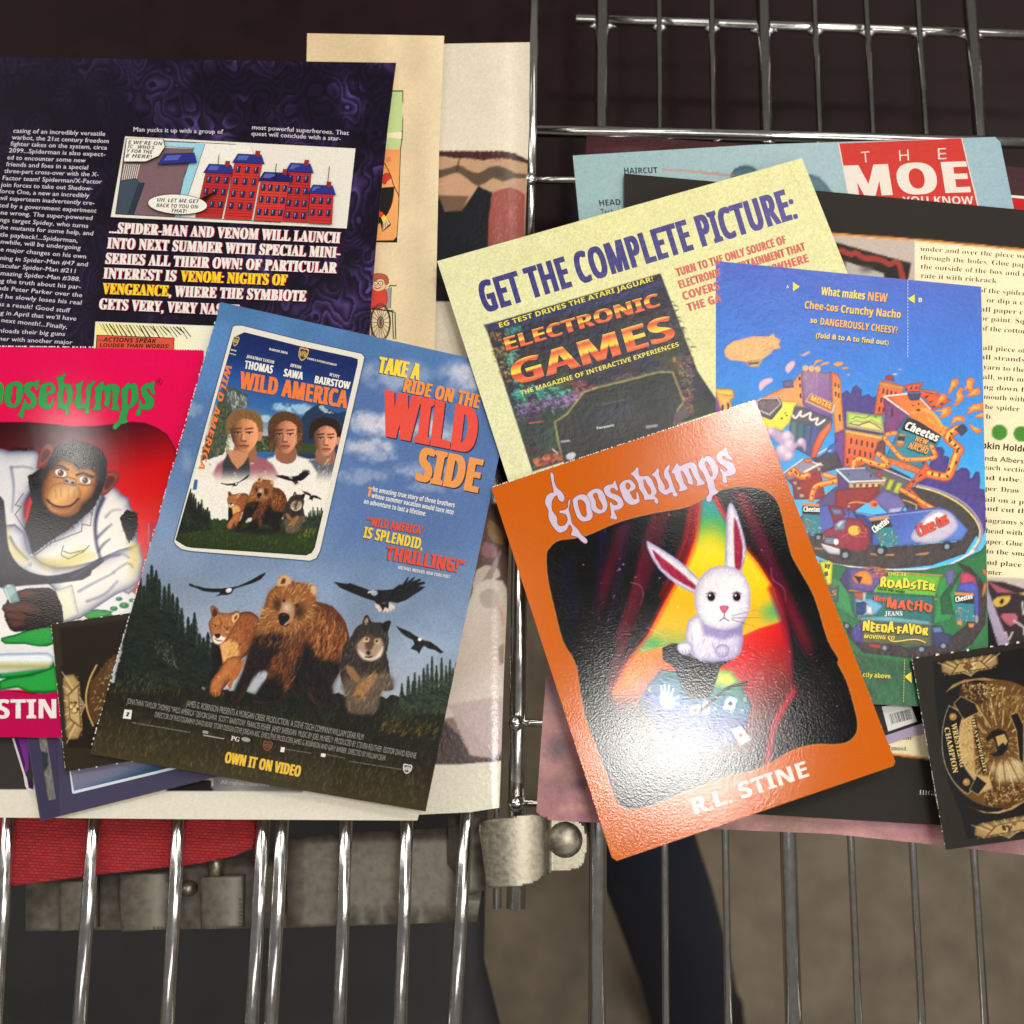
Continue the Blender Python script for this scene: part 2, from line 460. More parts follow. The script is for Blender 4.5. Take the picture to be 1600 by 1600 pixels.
def rough_edge(p, i, amp, step, seed, tooth=0):
    """edge i of outline p torn or perforated"""
    rr = random.Random(seed); p = [tuple(q) for q in p]; a, b = np.array(p[i]), np.array(p[(i+1) % len(p)])
    L = np.hypot(*(b-a)); n = max(2, int(L/step)); u = (b-a)/L; nrm = np.array((-u[1], u[0])); out = []; w = 0
    for k in range(1, n):
        w = w*.75+rr.uniform(-amp, amp)*.5
        t = (amp if k % 2 else -amp)*tooth if tooth else w
        out.append(tuple(a+(b-a)*k/n+nrm*(t+rr.uniform(-.2, .2)*amp)))
    return np.array(p[:i+1]+out+p[i+1:])

# ================================================================ the cart, the floor and what lies under the papers
def obj(name, me, parent=None):
    o = bpy.data.objects.new(name, me); COL.objects.link(o); o.parent = parent
    return o
def tube(name, pts, r, mat, parent, org, seg=14, cap=True):
    pts = np.array(pts, float); n = len(pts); rr = np.broadcast_to(r, (n,))
    T = np.gradient(pts, axis=0); T /= np.linalg.norm(T, axis=1)[:, None]
    a = np.cross(T, (0, .2, 1)); a /= np.linalg.norm(a, axis=1)[:, None]; b = np.cross(T, a)
    th = np.arange(seg)*2*math.pi/seg
    v = (pts[:, None]+rr[:, None, None]*(np.cos(th)[:, None]*a[:, None]+np.sin(th)[:, None]*b[:, None])).reshape(-1, 3)
    f = []
    for i in range(n-1):
        for k in range(seg):
            p, q = i*seg+k, i*seg+(k+1) % seg
            f += [(p, q, q+seg), (p, q+seg, p+seg)]
    if cap:
        v = np.concatenate((v, pts[:1], pts[-1:])); c0, c1 = len(v)-2, len(v)-1
        for k in range(seg): f += [(c0, (k+1) % seg, k), (c1, (n-1)*seg+k, (n-1)*seg+(k+1) % seg)]
    return obj(name, raw_mesh(name, v-org, f, None, mat, True), parent)
def slab(name, p, zf, thick, mat, parent=None, step=10, org=None):
    """a plate of real thickness with outline p and height zf (mm)"""
    v, f = tri2d(p, (), step)
    top = P(v[:, 0], v[:, 1], zf(v[:, 0], v[:, 1])*.001); bot = top-(0, 0, thick*.001)
    e = {}
    for t in f:
        for i in range(3):
            a, b = int(t[i]), int(t[(i+1) % 3])
            if (b, a) in e: del e[(b, a)]
            else: e[(a, b)] = 1
    n = len(v); side = []
    for a, b in e: side += [(b, a, a+n), (b, a+n, b+n)]
    V = np.concatenate((top, bot))
    if org is None: org = V.mean(0)
    o = obj(name, raw_mesh(name, V-org, np.concatenate((f, f[:, ::-1]+n, side)), None, mat), parent)
    if parent is None: o.location = org
    return o
M_CHROME = plain('chromed_wire', (228, 226, 222), .17, 1, 300, .12, .05)
M_ZINC = plain('worn_zinc', (150, 144, 128), .40, .9, 600, .5, .12, (126, 119, 104), 8)
M_PLATE = plain('dull_galvanised_plate', (116, 110, 98), .5, .5, 300, .5, .2, (98, 92, 81), 8)
M_FLAP = plain('dark_red_plastic', (30, 5, 8), .5, 0, 60, .3)
M_FLAP.node_tree.nodes['Principled BSDF'].inputs['Specular IOR Level'].default_value = .2
M_FLOOR = plain('shop_floor', (138, 122, 100), .6, 0, 26, .25, .3, (112, 98, 78), 12)
M_SHADE = plain('dark_shade_sheet', (34, 32, 30), .6, 0, 40, .4)  # dark tone standing in for shade below the cart
M_DENIM = plain('dark_denim', (22, 28, 48), .9, 0, 900, .4, .3)
M_SHOE = plain('black_shoe', (16, 16, 18), .5, 0, 300, .3)

m, N, L, b_ = nt('red_webbing')
tc = N.new('ShaderNodeTexCoord'); wa = N.new('ShaderNodeTexBrick')
mp = N.new('ShaderNodeMapping'); mp.inputs['Scale'].default_value = (1000, 1000, 1000); mp.inputs['Rotation'].default_value = (0, 0, .05)
L.new(tc.outputs['Object'], mp.inputs[0]); L.new(mp.outputs[0], wa.inputs['Vector'])
wa.inputs['Scale'].default_value = 1; wa.inputs['Mortar Size'].default_value = .12; wa.inputs['Mortar Smooth'].default_value = 1
wa.inputs['Brick Width'].default_value = 2.0; wa.inputs['Row Height'].default_value = 1.1
wa.inputs['Color1'].default_value = (.42, .018, .022, 1); wa.inputs['Color2'].default_value = (.30, .012, .016, 1); wa.inputs['Mortar'].default_value = (.2, .008, .012, 1)
L.new(wa.outputs['Color'], b_.inputs['Base Color']); bp = N.new('ShaderNodeBump'); bp.inputs['Strength'].default_value = .7; bp.inputs['Distance'].default_value = .0006; bp.invert = True
L.new(wa.outputs['Fac'], bp.inputs['Height']); L.new(bp.outputs[0], b_.inputs['Normal']); b_.inputs['Roughness'].default_value = .85
M_STRAP = m

ORG = P(800, 900, -.012)
cart = bpy.data.objects.new('shopping_cart', None); COL.objects.link(cart); cart.location = ORG; cart.empty_display_size = .05
tag(cart, 'chromed wire shopping cart basket under all the papers, with a worn metal hinge clasp', 'shopping cart')
def wire(a, b, r, za, zb, name='wire', n=2, sag=0):
    t = np.linspace(0, 1, n)
    px = a[0]+(b[0]-a[0])*t; py = a[1]+(b[1]-a[1])*t; z = za+(zb-za)*t+sag*np.sin(t*math.pi)
    # straight in space: place the two ends, then interpolate there
    A, B = P(a[0], a[1], za*.001), P(b[0], b[1], zb*.001)
    pts = A+(B-A)*t[:, None]
    return tube(name, pts, r*.001, M_CHROME, cart, ORG)
# left section: bars standing out below the papers
for x0, x1 in ((14, 6), (148, 139), (280, 273), (412, 405), (442, 435), (541, 537), (636, 632), (729, 722)):
    wire((x0+(x0-x1)*2, 1040), (x1-(x0-x1)*3.2, 1780), 2.45, -8, -8)
# right section: slim wires with a thick one every third
for x0, x1, r in ((940, 934, 3.1), (1031, 1039, 1.25), (1115, 1135, 1.35), (1198, 1234, 3.0), (1281, 1333, 1.35), (1364, 1430, 1.35), (1447, 1526, 1.35), (1531, 1626, 3.0)):
    k = (x1-x0)/1195
    wire((x0-k*330, -125), (x1+k*380, 1780), r, -21, -9)
wire((824, 204), (1700, 226), 2.6, -14, -14, 'cross_bar')
wire((900, 30), (1700, 58), 2.2, -26, -26, 'cross_bar')
wire((826, 281), (1060, 283), 1.5, -9, -9, 'cross_wire')
wire((824, 620), (1300, 626), 1.5, -15, -15, 'cross_wire')
for y in (1129, 1255): wire((806, y), (930, y+3), 1.45, -7, -7, 'cross_wire')
wire((838, -130), (825, 470), 2.2, -7, -7, 'frame_rod')
wire((818, 480), (806, 1420), 3.3, -8, -8, 'frame_rod')
wire((783, 700), (777, 1420), 1.5, -15, -15, 'wire')
wire((-120, 1640), (770, 1640), 2.6, -14, -14, 'cross_bar')
wire((860, 1640), (1750, 1640), 2.6, -14, -14, 'cross_bar')
for y, x, z in ((1129, 806, -5), (1255, 806, -5), (281, 828, -5.5)):     # weld beads
    q = P(x, y, z*.001); a = np.linspace(-1, 1, 5)
    tube('weld_bead', [q+np.array((0, k*.003, 0)) for k in a], [.0012, .0026, .003, .0026, .0012], M_CHROME, cart, ORG, 10)
for x0, x1, r in ((940, 934, 3.1), (1031, 1039, 1.25), (1115, 1135, 1.35), (1198, 1234, 3.0), (1281, 1333, 1.35), (1364, 1430, 1.35), (1447, 1526, 1.35), (1531, 1626, 3.0)):
    k = (x1-x0)/1195
    for yb, zb in ((206, -19), (40, -24)):
        q = P(x0+k*(yb-205), yb+(x0-824)*.025, (zb+r*.4)*.001); w_ = (r+.9)*.001
        tube('weld_bead', [q+np.array((-w_*1.5, 0, 0)), q+np.array((-w_*.7, .0002, .0006)), q+np.array((w_*.6, -.0002, .0006)), q+np.array((w_*1.5, 0, 0))], [.0006, .0021, .0022, .0006], M_CHROME, cart, ORG, 10)
# hinge clasp: plate bent round the rod, flat tab with a rivet
CL = smooth(K('B5', '418,856 560,832 730,806 800,828 880,826 1000,838 1048,900 1058,980 1040,1090 1000,1138 850,1152 760,1205 690,1232 560,1244 470,1244 448,1160 425,980'), 2)
def clz(x, y):
    u = np.clip((x-750)/(857-750), 0, 1)
    return -2.5+5.2*np.sqrt(np.clip(1-(2*u-1)**2, 0, 1))**.8*(x < 857)
clasp = slab('hinge_clasp', CL, clz, 2.2, M_ZINC, cart, 4, ORG)
rv = []
for k in range(9):
    t = k/8*math.pi/2; rv.append((math.cos(t), math.sin(t)))
cx = P(883, 1312, -.0025); vv, ff = [], []
for i, (c, s_) in enumerate(rv):
    for k in range(24): vv.append(cx+np.array((math.cos(k*math.pi/12)*c*.0062, math.sin(k*math.pi/12)*c*.0062, s_*.0030)))
for i in range(8):
    for k in range(24):
        p, q = i*24+k, i*24+(k+1) % 24; ff += [(p, q, q+24), (p, q+24, p+24)]
obj('rivet', raw_mesh('rivet', np.array(vv)-ORG, ff, None, M_ZINC, True), clasp)
# plates and brackets behind the lower bars
slab('back_plate', K('px', '447,1312 560,1300 745,1292 752,1400 745,1440 450,1450'), plane(-22), 3, M_PLATE, cart, 30, ORG)
slab('back_plate', K('px', '40,1372 190,1366 450,1330 450,1450 40,1455'), plane(-36), 3, M_PLATE, cart, 30, ORG)
slab('back_plate', K('px', '700,1276 758,1268 758,1390 735,1400 700,1350'), plane(-19), 3, M_PLATE, cart, 30, ORG)
for q in ('186,1366 262,1362 264,1395 260,1452 190,1456 184,1400', '312,1371 380,1367 378,1450 314,1452', '92,1378 150,1374 150,1450 92,1456'):
    p = K('px', q); c = p.mean(0)
    slab('bracket', p, plane(-24, 0, 0, 800, 800, lambda x, y, c=c: 6*np.sqrt(np.clip(1-((x-c[0])/48)**2, 0, 1))), 4, M_PLATE, cart, 6, ORG)
tube('hinge_pin', [P(338, 1330, -.021), P(337, 1372, -.021)], .0028, M_ZINC, cart, ORG)
q = P(294, 1389, -.024); tube('rivet', [q-np.array((0, 0, .003)), q, q+np.array((0, 0, .002)), q+np.array((0, 0, .0026))], [.0028, .0028, .002, .0005], M_ZINC, cart, ORG)
slab('shade_sheet', smooth(K('px', '-500,700 700,700 752,760 756,1500 700,1700 -500,1700'), 3), plane(-240), 6, M_SHADE, cart, 80, ORG)  # added dark sheet in place of the cart's shadow at lower left
slab('seat_flap', smooth(K('px', '-600,-300 1900,-300 1900,560 1500,620 780,600 -600,500'), 3), plane(-70), 4, M_FLAP, cart, 60, ORG)
# red strap
st = slab('seat_strap', smooth(K('px', '-90,1230 60,1222 250,1222 385,1232 396,1278 394,1326 330,1345 290,1352 158,1366 20,1384 -90,1392'), 2),
    plane(-13, 0, 0, 800, 800, lambda x, y: 1.6*np.sin(x/38)*np.sin(y/45)), 2, M_STRAP, None, 8)
tag(st, 'faded red woven strap showing between the chrome bars below the papers', 'strap')
# floor and a leg
fv = np.array([(-3, -3, -.86), (3, -3, -.86), (3, 3, -.86), (-3, 3, -.86)])
fl = obj('floor', raw_mesh('floor', fv, [(0, 1, 2), (0, 2, 3)], None, M_FLOOR)); fl['kind'] = 'structure'
lg = bpy.data.objects.new('trouser_leg', None); COL.objects.link(lg); lo = P(1030, 1520, -.86); lg.location = lo
tag(lg, 'dark navy trouser leg and shoe seen through the bars below the orange card', 'trousers')
k = [(985, 1200, -.30), (1006, 1320, -.42), (1034, 1400, -.52), (1066, 1500, -.68), (1090, 1600, -.83)]
tube('trousers', [P(x, y, z) for x, y, z in k], [.036, .037, .040, .043, .046], M_DENIM, lg, lo, 20)
tube('shoe', [P(1082, 1510, -.82), P(1090, 1570, -.80), P(1098, 1650, -.82), P(1104, 1720, -.835), P(1106, 1760, -.845)], [.03, .045, .046, .042, .012], M_SHOE, lg, lo, 18)

# ================================================================ the papers, lowest first
O_FASH = K('px', '600,70 828,66 827,200 820,360 812,560 798,760 792,950 787,1060 783,1190 780,1262 735,1269 652,1273 600,1273')
O_TOON = K('px', '480,52 694,56 686,240 680,520 668,900 656,1268 652,1282 300,1280 -40,1277 -40,1100 460,900')
O_MARV = K('px', '-60,88 619,98 606,200 598,277 588,379 580,476 577,530 562,860 -60,860')
O_PINK = K('px', '-70,540 318,547 326,1155 -70,1151')
O_SLATE = K('px', '36,1120 63,1283 345,1212 315,1030')
O_BELTL = K('px', '80,975 215,956 246,1182 102,1206')
O_WILD = K('px', '345,472 808,576 665,1268 140,1178')
O_SKIN = K('px', '917,213 1000,214 1180,226 1600,262 1700,275 1690,1342 1600,1336 1480,1322 1300,1303 1130,1296 850,1281 838,1268 846,1150 880,700')
O_RED = K('px', '1570,304 1720,316 1720,700 1590,690')
O_MOE = K('px', '895,243 1180,226 1555,214 1563,222 1584,325 1600,600 930,600')
O_CRAFT = K('px', '975,271 1300,300 1600,328 1740,344 1720,1316 1480,1290 1180,1272 975,1258')
O_INSERT = K('px', '1290,1060 1490,985 1540,1120 1340,1192')
O_GET = K('px', '683,408 1253,247 1325,428 1400,640 800,770')
O_AD = K('px', '1090,405 1533,448 1536,600 1542,900 1544,1012 1540,1108 1380,1101 1068,1090 1073,700')
O_BELTR = K('px', '1425,1029 1610,1001 1700,990 1700,1290 1610,1310 1478,1328')
O_ORG = K('px', '768,762 1180,625 1400,1193 958,1345')

# ---------------------------------------------------------------- printed motifs used more than once
def conifer(C, x, y, base, w, cols, seed, lean=0, k=1):
    rr = random.Random(seed); H = base-y; n = max(7, int(H/2.6/k))
    C.line([(x, y), (x+lean, base)], cols[0], 1.4*k, .9)
    for i in range(n):
        t = (i+.5)/n; yy = y+H*t; hw = w*(.12+.88*t**.8)*rr.uniform(.6, 1.15); xx = x+lean*t
        for sg in (-1, 1):
            C.line([(xx, yy), (xx+sg*hw*.55, yy+1.2*k), (xx+sg*hw, yy+(3.4+2*t)*k)], rr.choice(cols), (2.6+2*t)*k, .9, 0, .7)
def cloud(C, x, y, rx, ry, col=(196, 194, 200), a=.9, seed=1, rot=0):
    w = C.win((x-rx, y-ry), (x+rx, y+ry), 2)
    if w is None: return
    c, n = math.cos(R(rot)), math.sin(R(rot)); dx, dy = C.X[w]-x, C.Y[w]-y
    q = 1-np.sqrt(((dx*c+dy*n)/rx)**2+((dy*c-dx*n)/ry)**2)
    f = fbm(C.X[w], C.Y[w], max(ry*.8, 6), seed, 4)
    C.mix(w, np.clip((q*.9+(f-.55)*1.5)*1.7, 0, 1)*a*np.clip(q*3, 0, 1), col)
def fit(src, dst):
    src = np.array(src, float); dst = np.array(dst, float)
    A = np.linalg.lstsq(np.concatenate((src, np.ones((len(src), 1))), 1), dst, rcond=None)[0]
    return lambda p: np.concatenate((np.asarray(p, float), np.ones((len(p), 1))), 1) @ A
def animals(C, T=lambda p: np.asarray(p, float), k=1.0, hair=1.0):
    def pl(c, s, col, **o): C.poly(T(K(c, s)), col, sm=2, **o)
    def fur(c, s, n, L, ang, cols, w=1.2, a=.7, spread=22, seed=1): C.strokes(T(K(c, s)), int(n*hair), L*k, ang, cols, max(.7, w*k), a, spread, seed)
    def bl(c, x, y, rx, ry, col, a=1, rot=0):
        p = T(K(c, '%g,%g' % (x, y)))[0]; f = CROPS[c][2]*k; C.blob(p[0], p[1], rx*f, ry*f, col, a, rot)
    def ln(c, s, col, w=1, a=1, **o): C.line(T(K(c, s)), col, max(.6, w*k), a, **o)
    # shadow on the grass below them
    for c, x, y, rx, ry, al in (('B3', 560, 1090, 330, 60, .8), ('B3', 880, 1120, 150, 50, .6), ('B3', 330, 1060, 170, 45, .7)): bl(c, x, y, rx, ry, (16, 18, 10), al)
    # cougar
    pl('C1', '1200,600 1290,588 1350,618 1385,665 1370,740 1340,830 1330,930 1270,1000 1200,1060 1185,1140 1110,1231 1040,1331 960,1300 935,1100 935,900 1000,760 1120,640', (150, 90, 54), rim=((52, 26, 16), 5*k, .7))
    pl('C1', '1010,900 1100,850 1180,900 1200,960 1180,1040 1110,1090 1040,1080 1000,1000', (206, 158, 100), soft=4*k)
    fur('C1', '1100,620 1290,600 1380,660 1330,900 1200,1040 1080,1080 1090,800', 170, 7, lambda x, y: 110, ('7a4426', 'b07848', '5e3018', 'c08a58', '452312'))
    pl('C1', '938,890 1000,915 1022,1000 1032,1090 1020,1190 940,1260 932,1100', (22, 16, 14), soft=1.5*k)
    pl('B3', '270,885 326,872 330,915 300,958 262,990 246,1030 238,1050 212,1054 192,1032 200,982 232,938', (176, 112, 66), rim=((66, 34, 20), 3*k, .7))
    pl('B3', '330,900 352,880 322,960 300,982 286,1022 274,1002 298,930', (160, 98, 56))
    fur('B3', '262,872 330,868 310,962 250,1040 195,1030 228,932', 60, 6, 115, ('d8945a', '9c5a2c'))
    for x in (200, 212, 226): ln('B3', f'{x},1036 {x+2},1052', (50, 28, 18), 1.2, .8)
    pl('C1', '918,545 940,528 985,560 1000,595 1080,604 1130,594 1182,582 1207,622 1195,665 1178,695 1150,745 1112,800 1080,862 1030,892 980,908 940,882 915,800 898,720 905,680 928,640 918,590', (172, 114, 72), rim=((74, 40, 24), 4*k, .65))
    fur('C1', '930,600 1080,610 1150,720 1060,800 930,760', 60, 5, -80, ('cfa070', '7e4a2a'))
    pl('C1', '945,560 970,570 985,610 955,640 935,620', (70, 40, 30), a=.9); pl('C1', '1130,625 1180,600 1190,640 1150,690 1125,680', (216, 168, 120)); pl('C1', '1145,640 1175,620 1172,655 1148,672', (120, 74, 50))
    pl('C1', '940,820 990,800 1040,835 1065,830 1040,880 985,902 945,875', (226, 208, 188), soft=1.2*k); pl('C1', '955,805 1010,800 1008,832 980,846 958,826', (40, 22, 20))
    ln('C1', '930,702 985,725', (60, 30, 18), 1.2, .8); ln('C1', '1048,738 1100,742', (60, 30, 18), 1.2, .8); bl('C1', 962, 728, 26, 20, (206, 160, 90)); bl('C1', 1075, 756, 28, 20, (206, 160, 90)); bl('C1', 962, 728, 16, 17, (16, 10, 8)); bl('C1', 1075, 756, 17, 17, (16, 10, 8)); bl('C1', 1080, 784, 28, 12, (226, 196, 156), .8); ln('C1', '1030,680 1010,780', (120, 66, 36), 3, .4)
    ln('C1', '960,850 985,868 1030,872', (50, 26, 22), 1.2); ln('C1', '1000,640 1020,690 990,760', (96, 50, 26), 2, .5)
    # bear
    B = '270,330 285,265 320,240 365,240 400,290 450,308 520,318 580,333 625,342 642,380 632,440 640,490 720,508 800,540 860,600 920,690 955,810 962,850 922,940 890,1010 880,1100 862,1170 830,1230 792,1300 792,1400 800,1490 740,1502 650,1500 600,1440 572,1390 560,1330 480,1312 400,1330 340,1362 320,1420 270,1462 100,1472 20,1452 60,1390 130,1280 170,1190 150,1152 80,1162 30,1222 0,1282 -60,1400 -130,1470 -190,1440 -130,1330 -60,1160 -20,1010 40,860 50,780 90,680 130,580 160,470 200,390'
    pl('C2', B, (92, 54, 34), warp=1.2*k)
    pl('C2', '-20,1010 40,860 140,800 330,760 330,900 220,1040 160,1150 80,1162 0,1282 -130,1470 -190,1440 -60,1160', (30, 20, 17), soft=5*k)
    pl('C2', '420,1100 560,900 700,1040 880,1090 862,1170 792,1300 800,1490 650,1500 560,1330 400,1330', (24, 16, 13), soft=8*k)
    pl('C2', '60,1390 130,1280 300,1180 330,1362 270,1462 20,1452', (22, 15, 13), soft=5*k)
    fur('C2', '640,500 860,600 955,830 890,1010 700,1040 560,880 600,600', 560, 12, lambda x, y: 105, ('a8642c', '5c341c', 'c48448', '3a2014', '824a26', '241410'), 1.05)
    fur('C2', '560,700 700,560 950,800 880,1000 640,1000', 130, 14, 100, ('e0a566', 'c58344'), 1.1, .65)
    fur('C2', '240,900 480,720 560,900 440,1200 350,1330 180,1150', 440, 12, lambda x, y: 112, ('985c30', '50301e', 'b47c48', '301c14', '1e120e'), 1.05)
    fur('C2', '430,1060 880,1080 800,1290 790,1480 640,1480 560,1320', 160, 11, 98, ('38221a', '1c110d', '4a3020'), 1.0)
    fur('C2', '-40,1100 60,830 230,840 200,1100 60,1200 -100,1440', 170, 11, 118, ('2a1a14', '46301f', '180f0c'), 1.0)
    pl('C2', '250,345 440,318 600,345 632,470 600,640 520,760 380,800 260,770 120,800 60,790 110,640 170,470', (136, 88, 52), soft=7*k)
    def rad(x, y):
        c = T(K('C2', '375,560'))[0]; return math.degrees(math.atan2(y-c[1], x-c[0]))
    fur('C2', '200,400 300,330 440,312 600,345 632,470 620,640 540,760 380,810 250,780 60,800 120,600', 420, 10, rad, ('d9a868', 'a9713f', '74482a', 'efca92', '8a5a34'), 1.2)
    fur('C2', '40,860 120,640 260,740 420,800 560,720 600,820 420,900 240,900', 170, 12, 108, ('7a5030', '4e3220', '9c6c40'), 1.2)
    pl('C2', '262,335 285,265 320,240 365,240 402,292 380,330 300,345', (196, 152, 108), soft=1.5*k); pl('C2', '300,320 318,270 345,275 340,315', (84, 50, 34), soft=2*k); pl('C2', '585,345 625,338 645,380 628,430 590,400', (198, 158, 114), soft=2*k)
    bl('C2', 265, 520, 70, 120, (62, 38, 26), .9); bl('C2', 480, 590, 95, 130, (58, 35, 24), .9)
    pl('C2', '318,478 395,498 432,560 424,640 392,704 322,728 278,684 282,600 306,540', (166, 126, 100), soft=2*k); pl('C2', '335,520 390,530 385,580 330,580', (196, 162, 138), soft=4*k)
    pl('C2', '275,625 320,598 372,615 385,655 350,690 318,720 290,705', (20, 18, 22), soft=1*k); bl('C2', 330, 620, 28, 12, (120, 120, 132), .7)
    bl('C2', 330, 485, 24, 24, (16, 12, 10)); bl('C2', 455, 528, 26, 24, (16, 12, 10)); ln('C2', '300,715 345,728 380,705', (30, 18, 16), 1.4)
    # wolf
    W = '1090,700 1105,640 1130,626 1165,670 1180,690 1250,690 1280,700 1350,680 1356,704 1332,780 1338,880 1322,960 1312,1000 1332,1060 1342,1130 1346,1200 1372,1260 1382,1330 1342,1352 1272,1352 1252,1420 1240,1500 1200,1562 1120,1572 960,1562 922,1452 920,1352 880,1250 874,1180 880,1050 892,950 960,860 1010,760 1050,720'
    pl('C2', W, (52, 46, 42), warp=1.2*k)
    pl('C2', '900,1250 1340,1180 1380,1330 1270,1352 1240,1500 1180,1570 960,1562 922,1400', (98, 84, 70), soft=6*k, a=.85)
    fur('C2', '1000,780 1320,720 1330,1000 1340,1150 1100,1120 900,1150 890,960', 230, 9, 105, ('2a2624', '6e6258', '14110f', '8c7c6c'), 1.1)
    fur('C2', '900,1100 1340,1150 1370,1320 1260,1360 1200,1560 950,1540 900,1250', 230, 9, 110, ('a08a70', '5e5044', '7c6a58', 'b9a286'), 1.1, .6)
    pl('C2', '1010,1360 1060,1280 1150,1210 1220,1180 1220,1240 1180,1300 1120,1380 1060,1436 1015,1410', (140, 106, 72), soft=2*k)
    fur('C2', '1020,1360 1150,1190 1230,1120 1120,1380 1050,1430', 60, 7, 130, ('d2a46a', '8a6038'))
    pl('C2', '925,1110 985,1120 1040,1190 1062,1250 1030,1272 980,1230 940,1180', (134, 100, 70), soft=2*k); pl('C2', '1030,905 1090,840 1140,830 1200,860 1260,840 1292,930 1262,1010 1180,1050 1100,1048 1040,990', (158, 134, 112), soft=3*k); pl('C2', '1050,960 1110,1000 1160,1040 1220,1010 1280,930 1262,1020 1170,1062 1080,1030', (204, 192, 178), soft=3*k)
    pl('C2', '1110,830 1160,800 1210,840 1190,920 1160,960 1115,940', (86, 68, 56), soft=3*k); bl('C2', 1142, 985, 34, 34, (14, 12, 14), 1); ln('C2', '1110,1022 1142,1030 1175,1020', (28, 18, 16), 1.8)
    pl('C2', '1090,870 1105,835 1150,840 1150,875 1115,885', (196, 164, 126), soft=1.2*k); pl('C2', '1195,880 1215,845 1252,870 1240,900', (196, 164, 126), soft=1.2*k); bl('C2', 1124, 852, 24, 22, (18, 12, 10)); bl('C2', 1222, 872, 24, 22, (18, 12, 10)); bl('C2', 1116, 846, 7, 7, (226, 190, 110)); bl('C2', 1214, 866, 7, 7, (226, 190, 110))
    pl('C2', '1092,698 1108,645 1132,632 1155,680 1130,715', (150, 130, 122)); pl('C2', '1105,700 1118,655 1138,660 1140,700', (90, 68, 66)); pl('C2', '1085,712 1100,650 1132,618 1160,672 1150,712 1120,700', (40, 34, 34)); pl('C2', '1102,696 1116,652 1136,650 1142,694', (150, 124, 118), soft=1*k); pl('C2', '1262,715 1352,672 1334,775 1300,785', (22, 19, 20))
    for x in (1030, 1045, 1062): ln('C2', f'{x},1392 {x+4},1416', (40, 26, 18), 1.1, .8)
def eagles(C, T=lambda p: np.asarray(p, float), k=1.0):
    bk = (24, 22, 26)
    def pl(c, s, col, **o): C.poly(T(K(c, s)), col, **o)
    pl('C1', '708,322 720,318 770,340 800,345 860,362 1000,368 1060,362 1120,356 1180,345 1300,290 1400,232 1440,214 1446,224 1400,278 1330,312 1200,352 1140,372 1120,412 1080,430 1020,430 962,440 1000,420 1010,402 940,402 850,392 780,362 715,342', bk)
    pl('C1', '1065,372 1100,360 1125,372 1112,400 1082,410 1064,395', (206, 200, 192))
    pl('C2', '805,302 860,310 950,322 960,312 1050,345 1130,372 1150,385 1215,380 1290,382 1380,372 1440,328 1470,330 1525,250 1530,262 1510,310 1585,252 1590,262 1560,300 1640,272 1650,285 1610,310 1680,300 1690,318 1620,345 1690,350 1640,390 1560,440 1500,480 1420,505 1340,492 1300,540 1240,540 1205,490 1120,462 1010,420 930,385 870,360 840,330', bk)
    pl('C2', '1205,510 1240,520 1290,500 1350,505 1400,540 1390,570 1370,560 1365,590 1340,575 1330,602 1310,580 1285,598 1270,575 1245,598 1235,565 1212,550', (196, 178, 168)); pl('C2', '1240,515 1340,500 1335,560 1300,545 1280,585 1262,545', bk)
    pl('C2', '1160,392 1185,378 1225,388 1232,420 1200,440 1170,425', (150, 158, 176)); pl('C2', '1132,408 1150,388 1175,392 1165,408 1140,414', (206, 190, 150))
    pl('B3', '1024,735 1040,745 1060,752 1085,762 1110,780 1130,790 1150,802 1180,808 1210,830 1238,855 1222,860 1200,845 1170,838 1150,826 1138,840 1128,862 1118,848 1100,842 1090,838 1108,818 1100,800 1070,785 1045,765', bk)
    pl('B3', '1122,792 1134,788 1142,798 1134,806 1124,804', (214, 208, 200))
def grass(C, p, n, cols, L=9, seed=1, a=.55, ang=-82): C.strokes(p, n, L, ang, cols, 1.1, a, 24, seed)
def wooded(C, T, k, ground, hair=1.0):
    """tree lines and the meadow under the animals"""
    dk = ('1a221a', '141a14', '242e22', '1e2a26')
    C.poly(T(K('C1', '0,1200 40,1060 130,640 200,560 260,580 340,560 420,560 540,620 600,740 660,850 740,880 790,940 830,980 900,1020 940,1100 960,1260 0,1300')), (26, 31, 26), warp=3*k)
    for i, (x, y) in enumerate(((237, 883), (244, 891), (231, 897), (219, 900), (264, 912), (257, 916), (277, 933), (294, 964), (304, 957), (285, 970), (312, 990), (325, 988), (332, 1004), (270, 928), (249, 905), (225, 915), (214, 912), (241, 902), (284, 950), (318, 996), (299, 975), (208, 930))):
        q = T([(x, y), (x-1, 1072), (x+13, y)]); conifer(C, q[0][0], q[0][1], q[1][1], abs(q[2][0]-q[0][0])*1.15, dk, i, q[1][0]-q[0][0], k)
    C.strokes(T(K('C1', '30,700 300,560 560,760 700,900 900,1000 900,1180 60,1180')), int(200*hair), 8*k, 80, ('2a3428', '10140f', '20281f', '3c4236'), 1.3*k, .55, 40, 4)
    C.strokes(T(K('C1', '330,860 430,820 540,920 620,1120 560,1140 420,1000')), int(120*hair), 4.5*k, 60, ('8a8680', '6c6862', '4a4844', '201f1c'), 1.3*k, .75, 60, 5)
    C.poly(T(K('px', '610,1100 640,1088 668,1082 716,1078 720,1112 600,1122')), (36, 42, 34), warp=3*k)
    for i, (x, y) in enumerate(((675, 1026), (690, 1028), (703, 1031), (713, 1036), (662, 1044), (648, 1051), (638, 1057), (628, 1068), (697, 1040), (682, 1040), (655, 1056), (668, 1038), (708, 1044), (645, 1064), (690, 1052))):
        q = T([(x, y), (x, 1112), (x+7, y)]); conifer(C, q[0][0], q[0][1], q[1][1], abs(q[2][0]-q[0][0]), ('2c362c', '222a20', '3c4638'), i+30, 0, k)


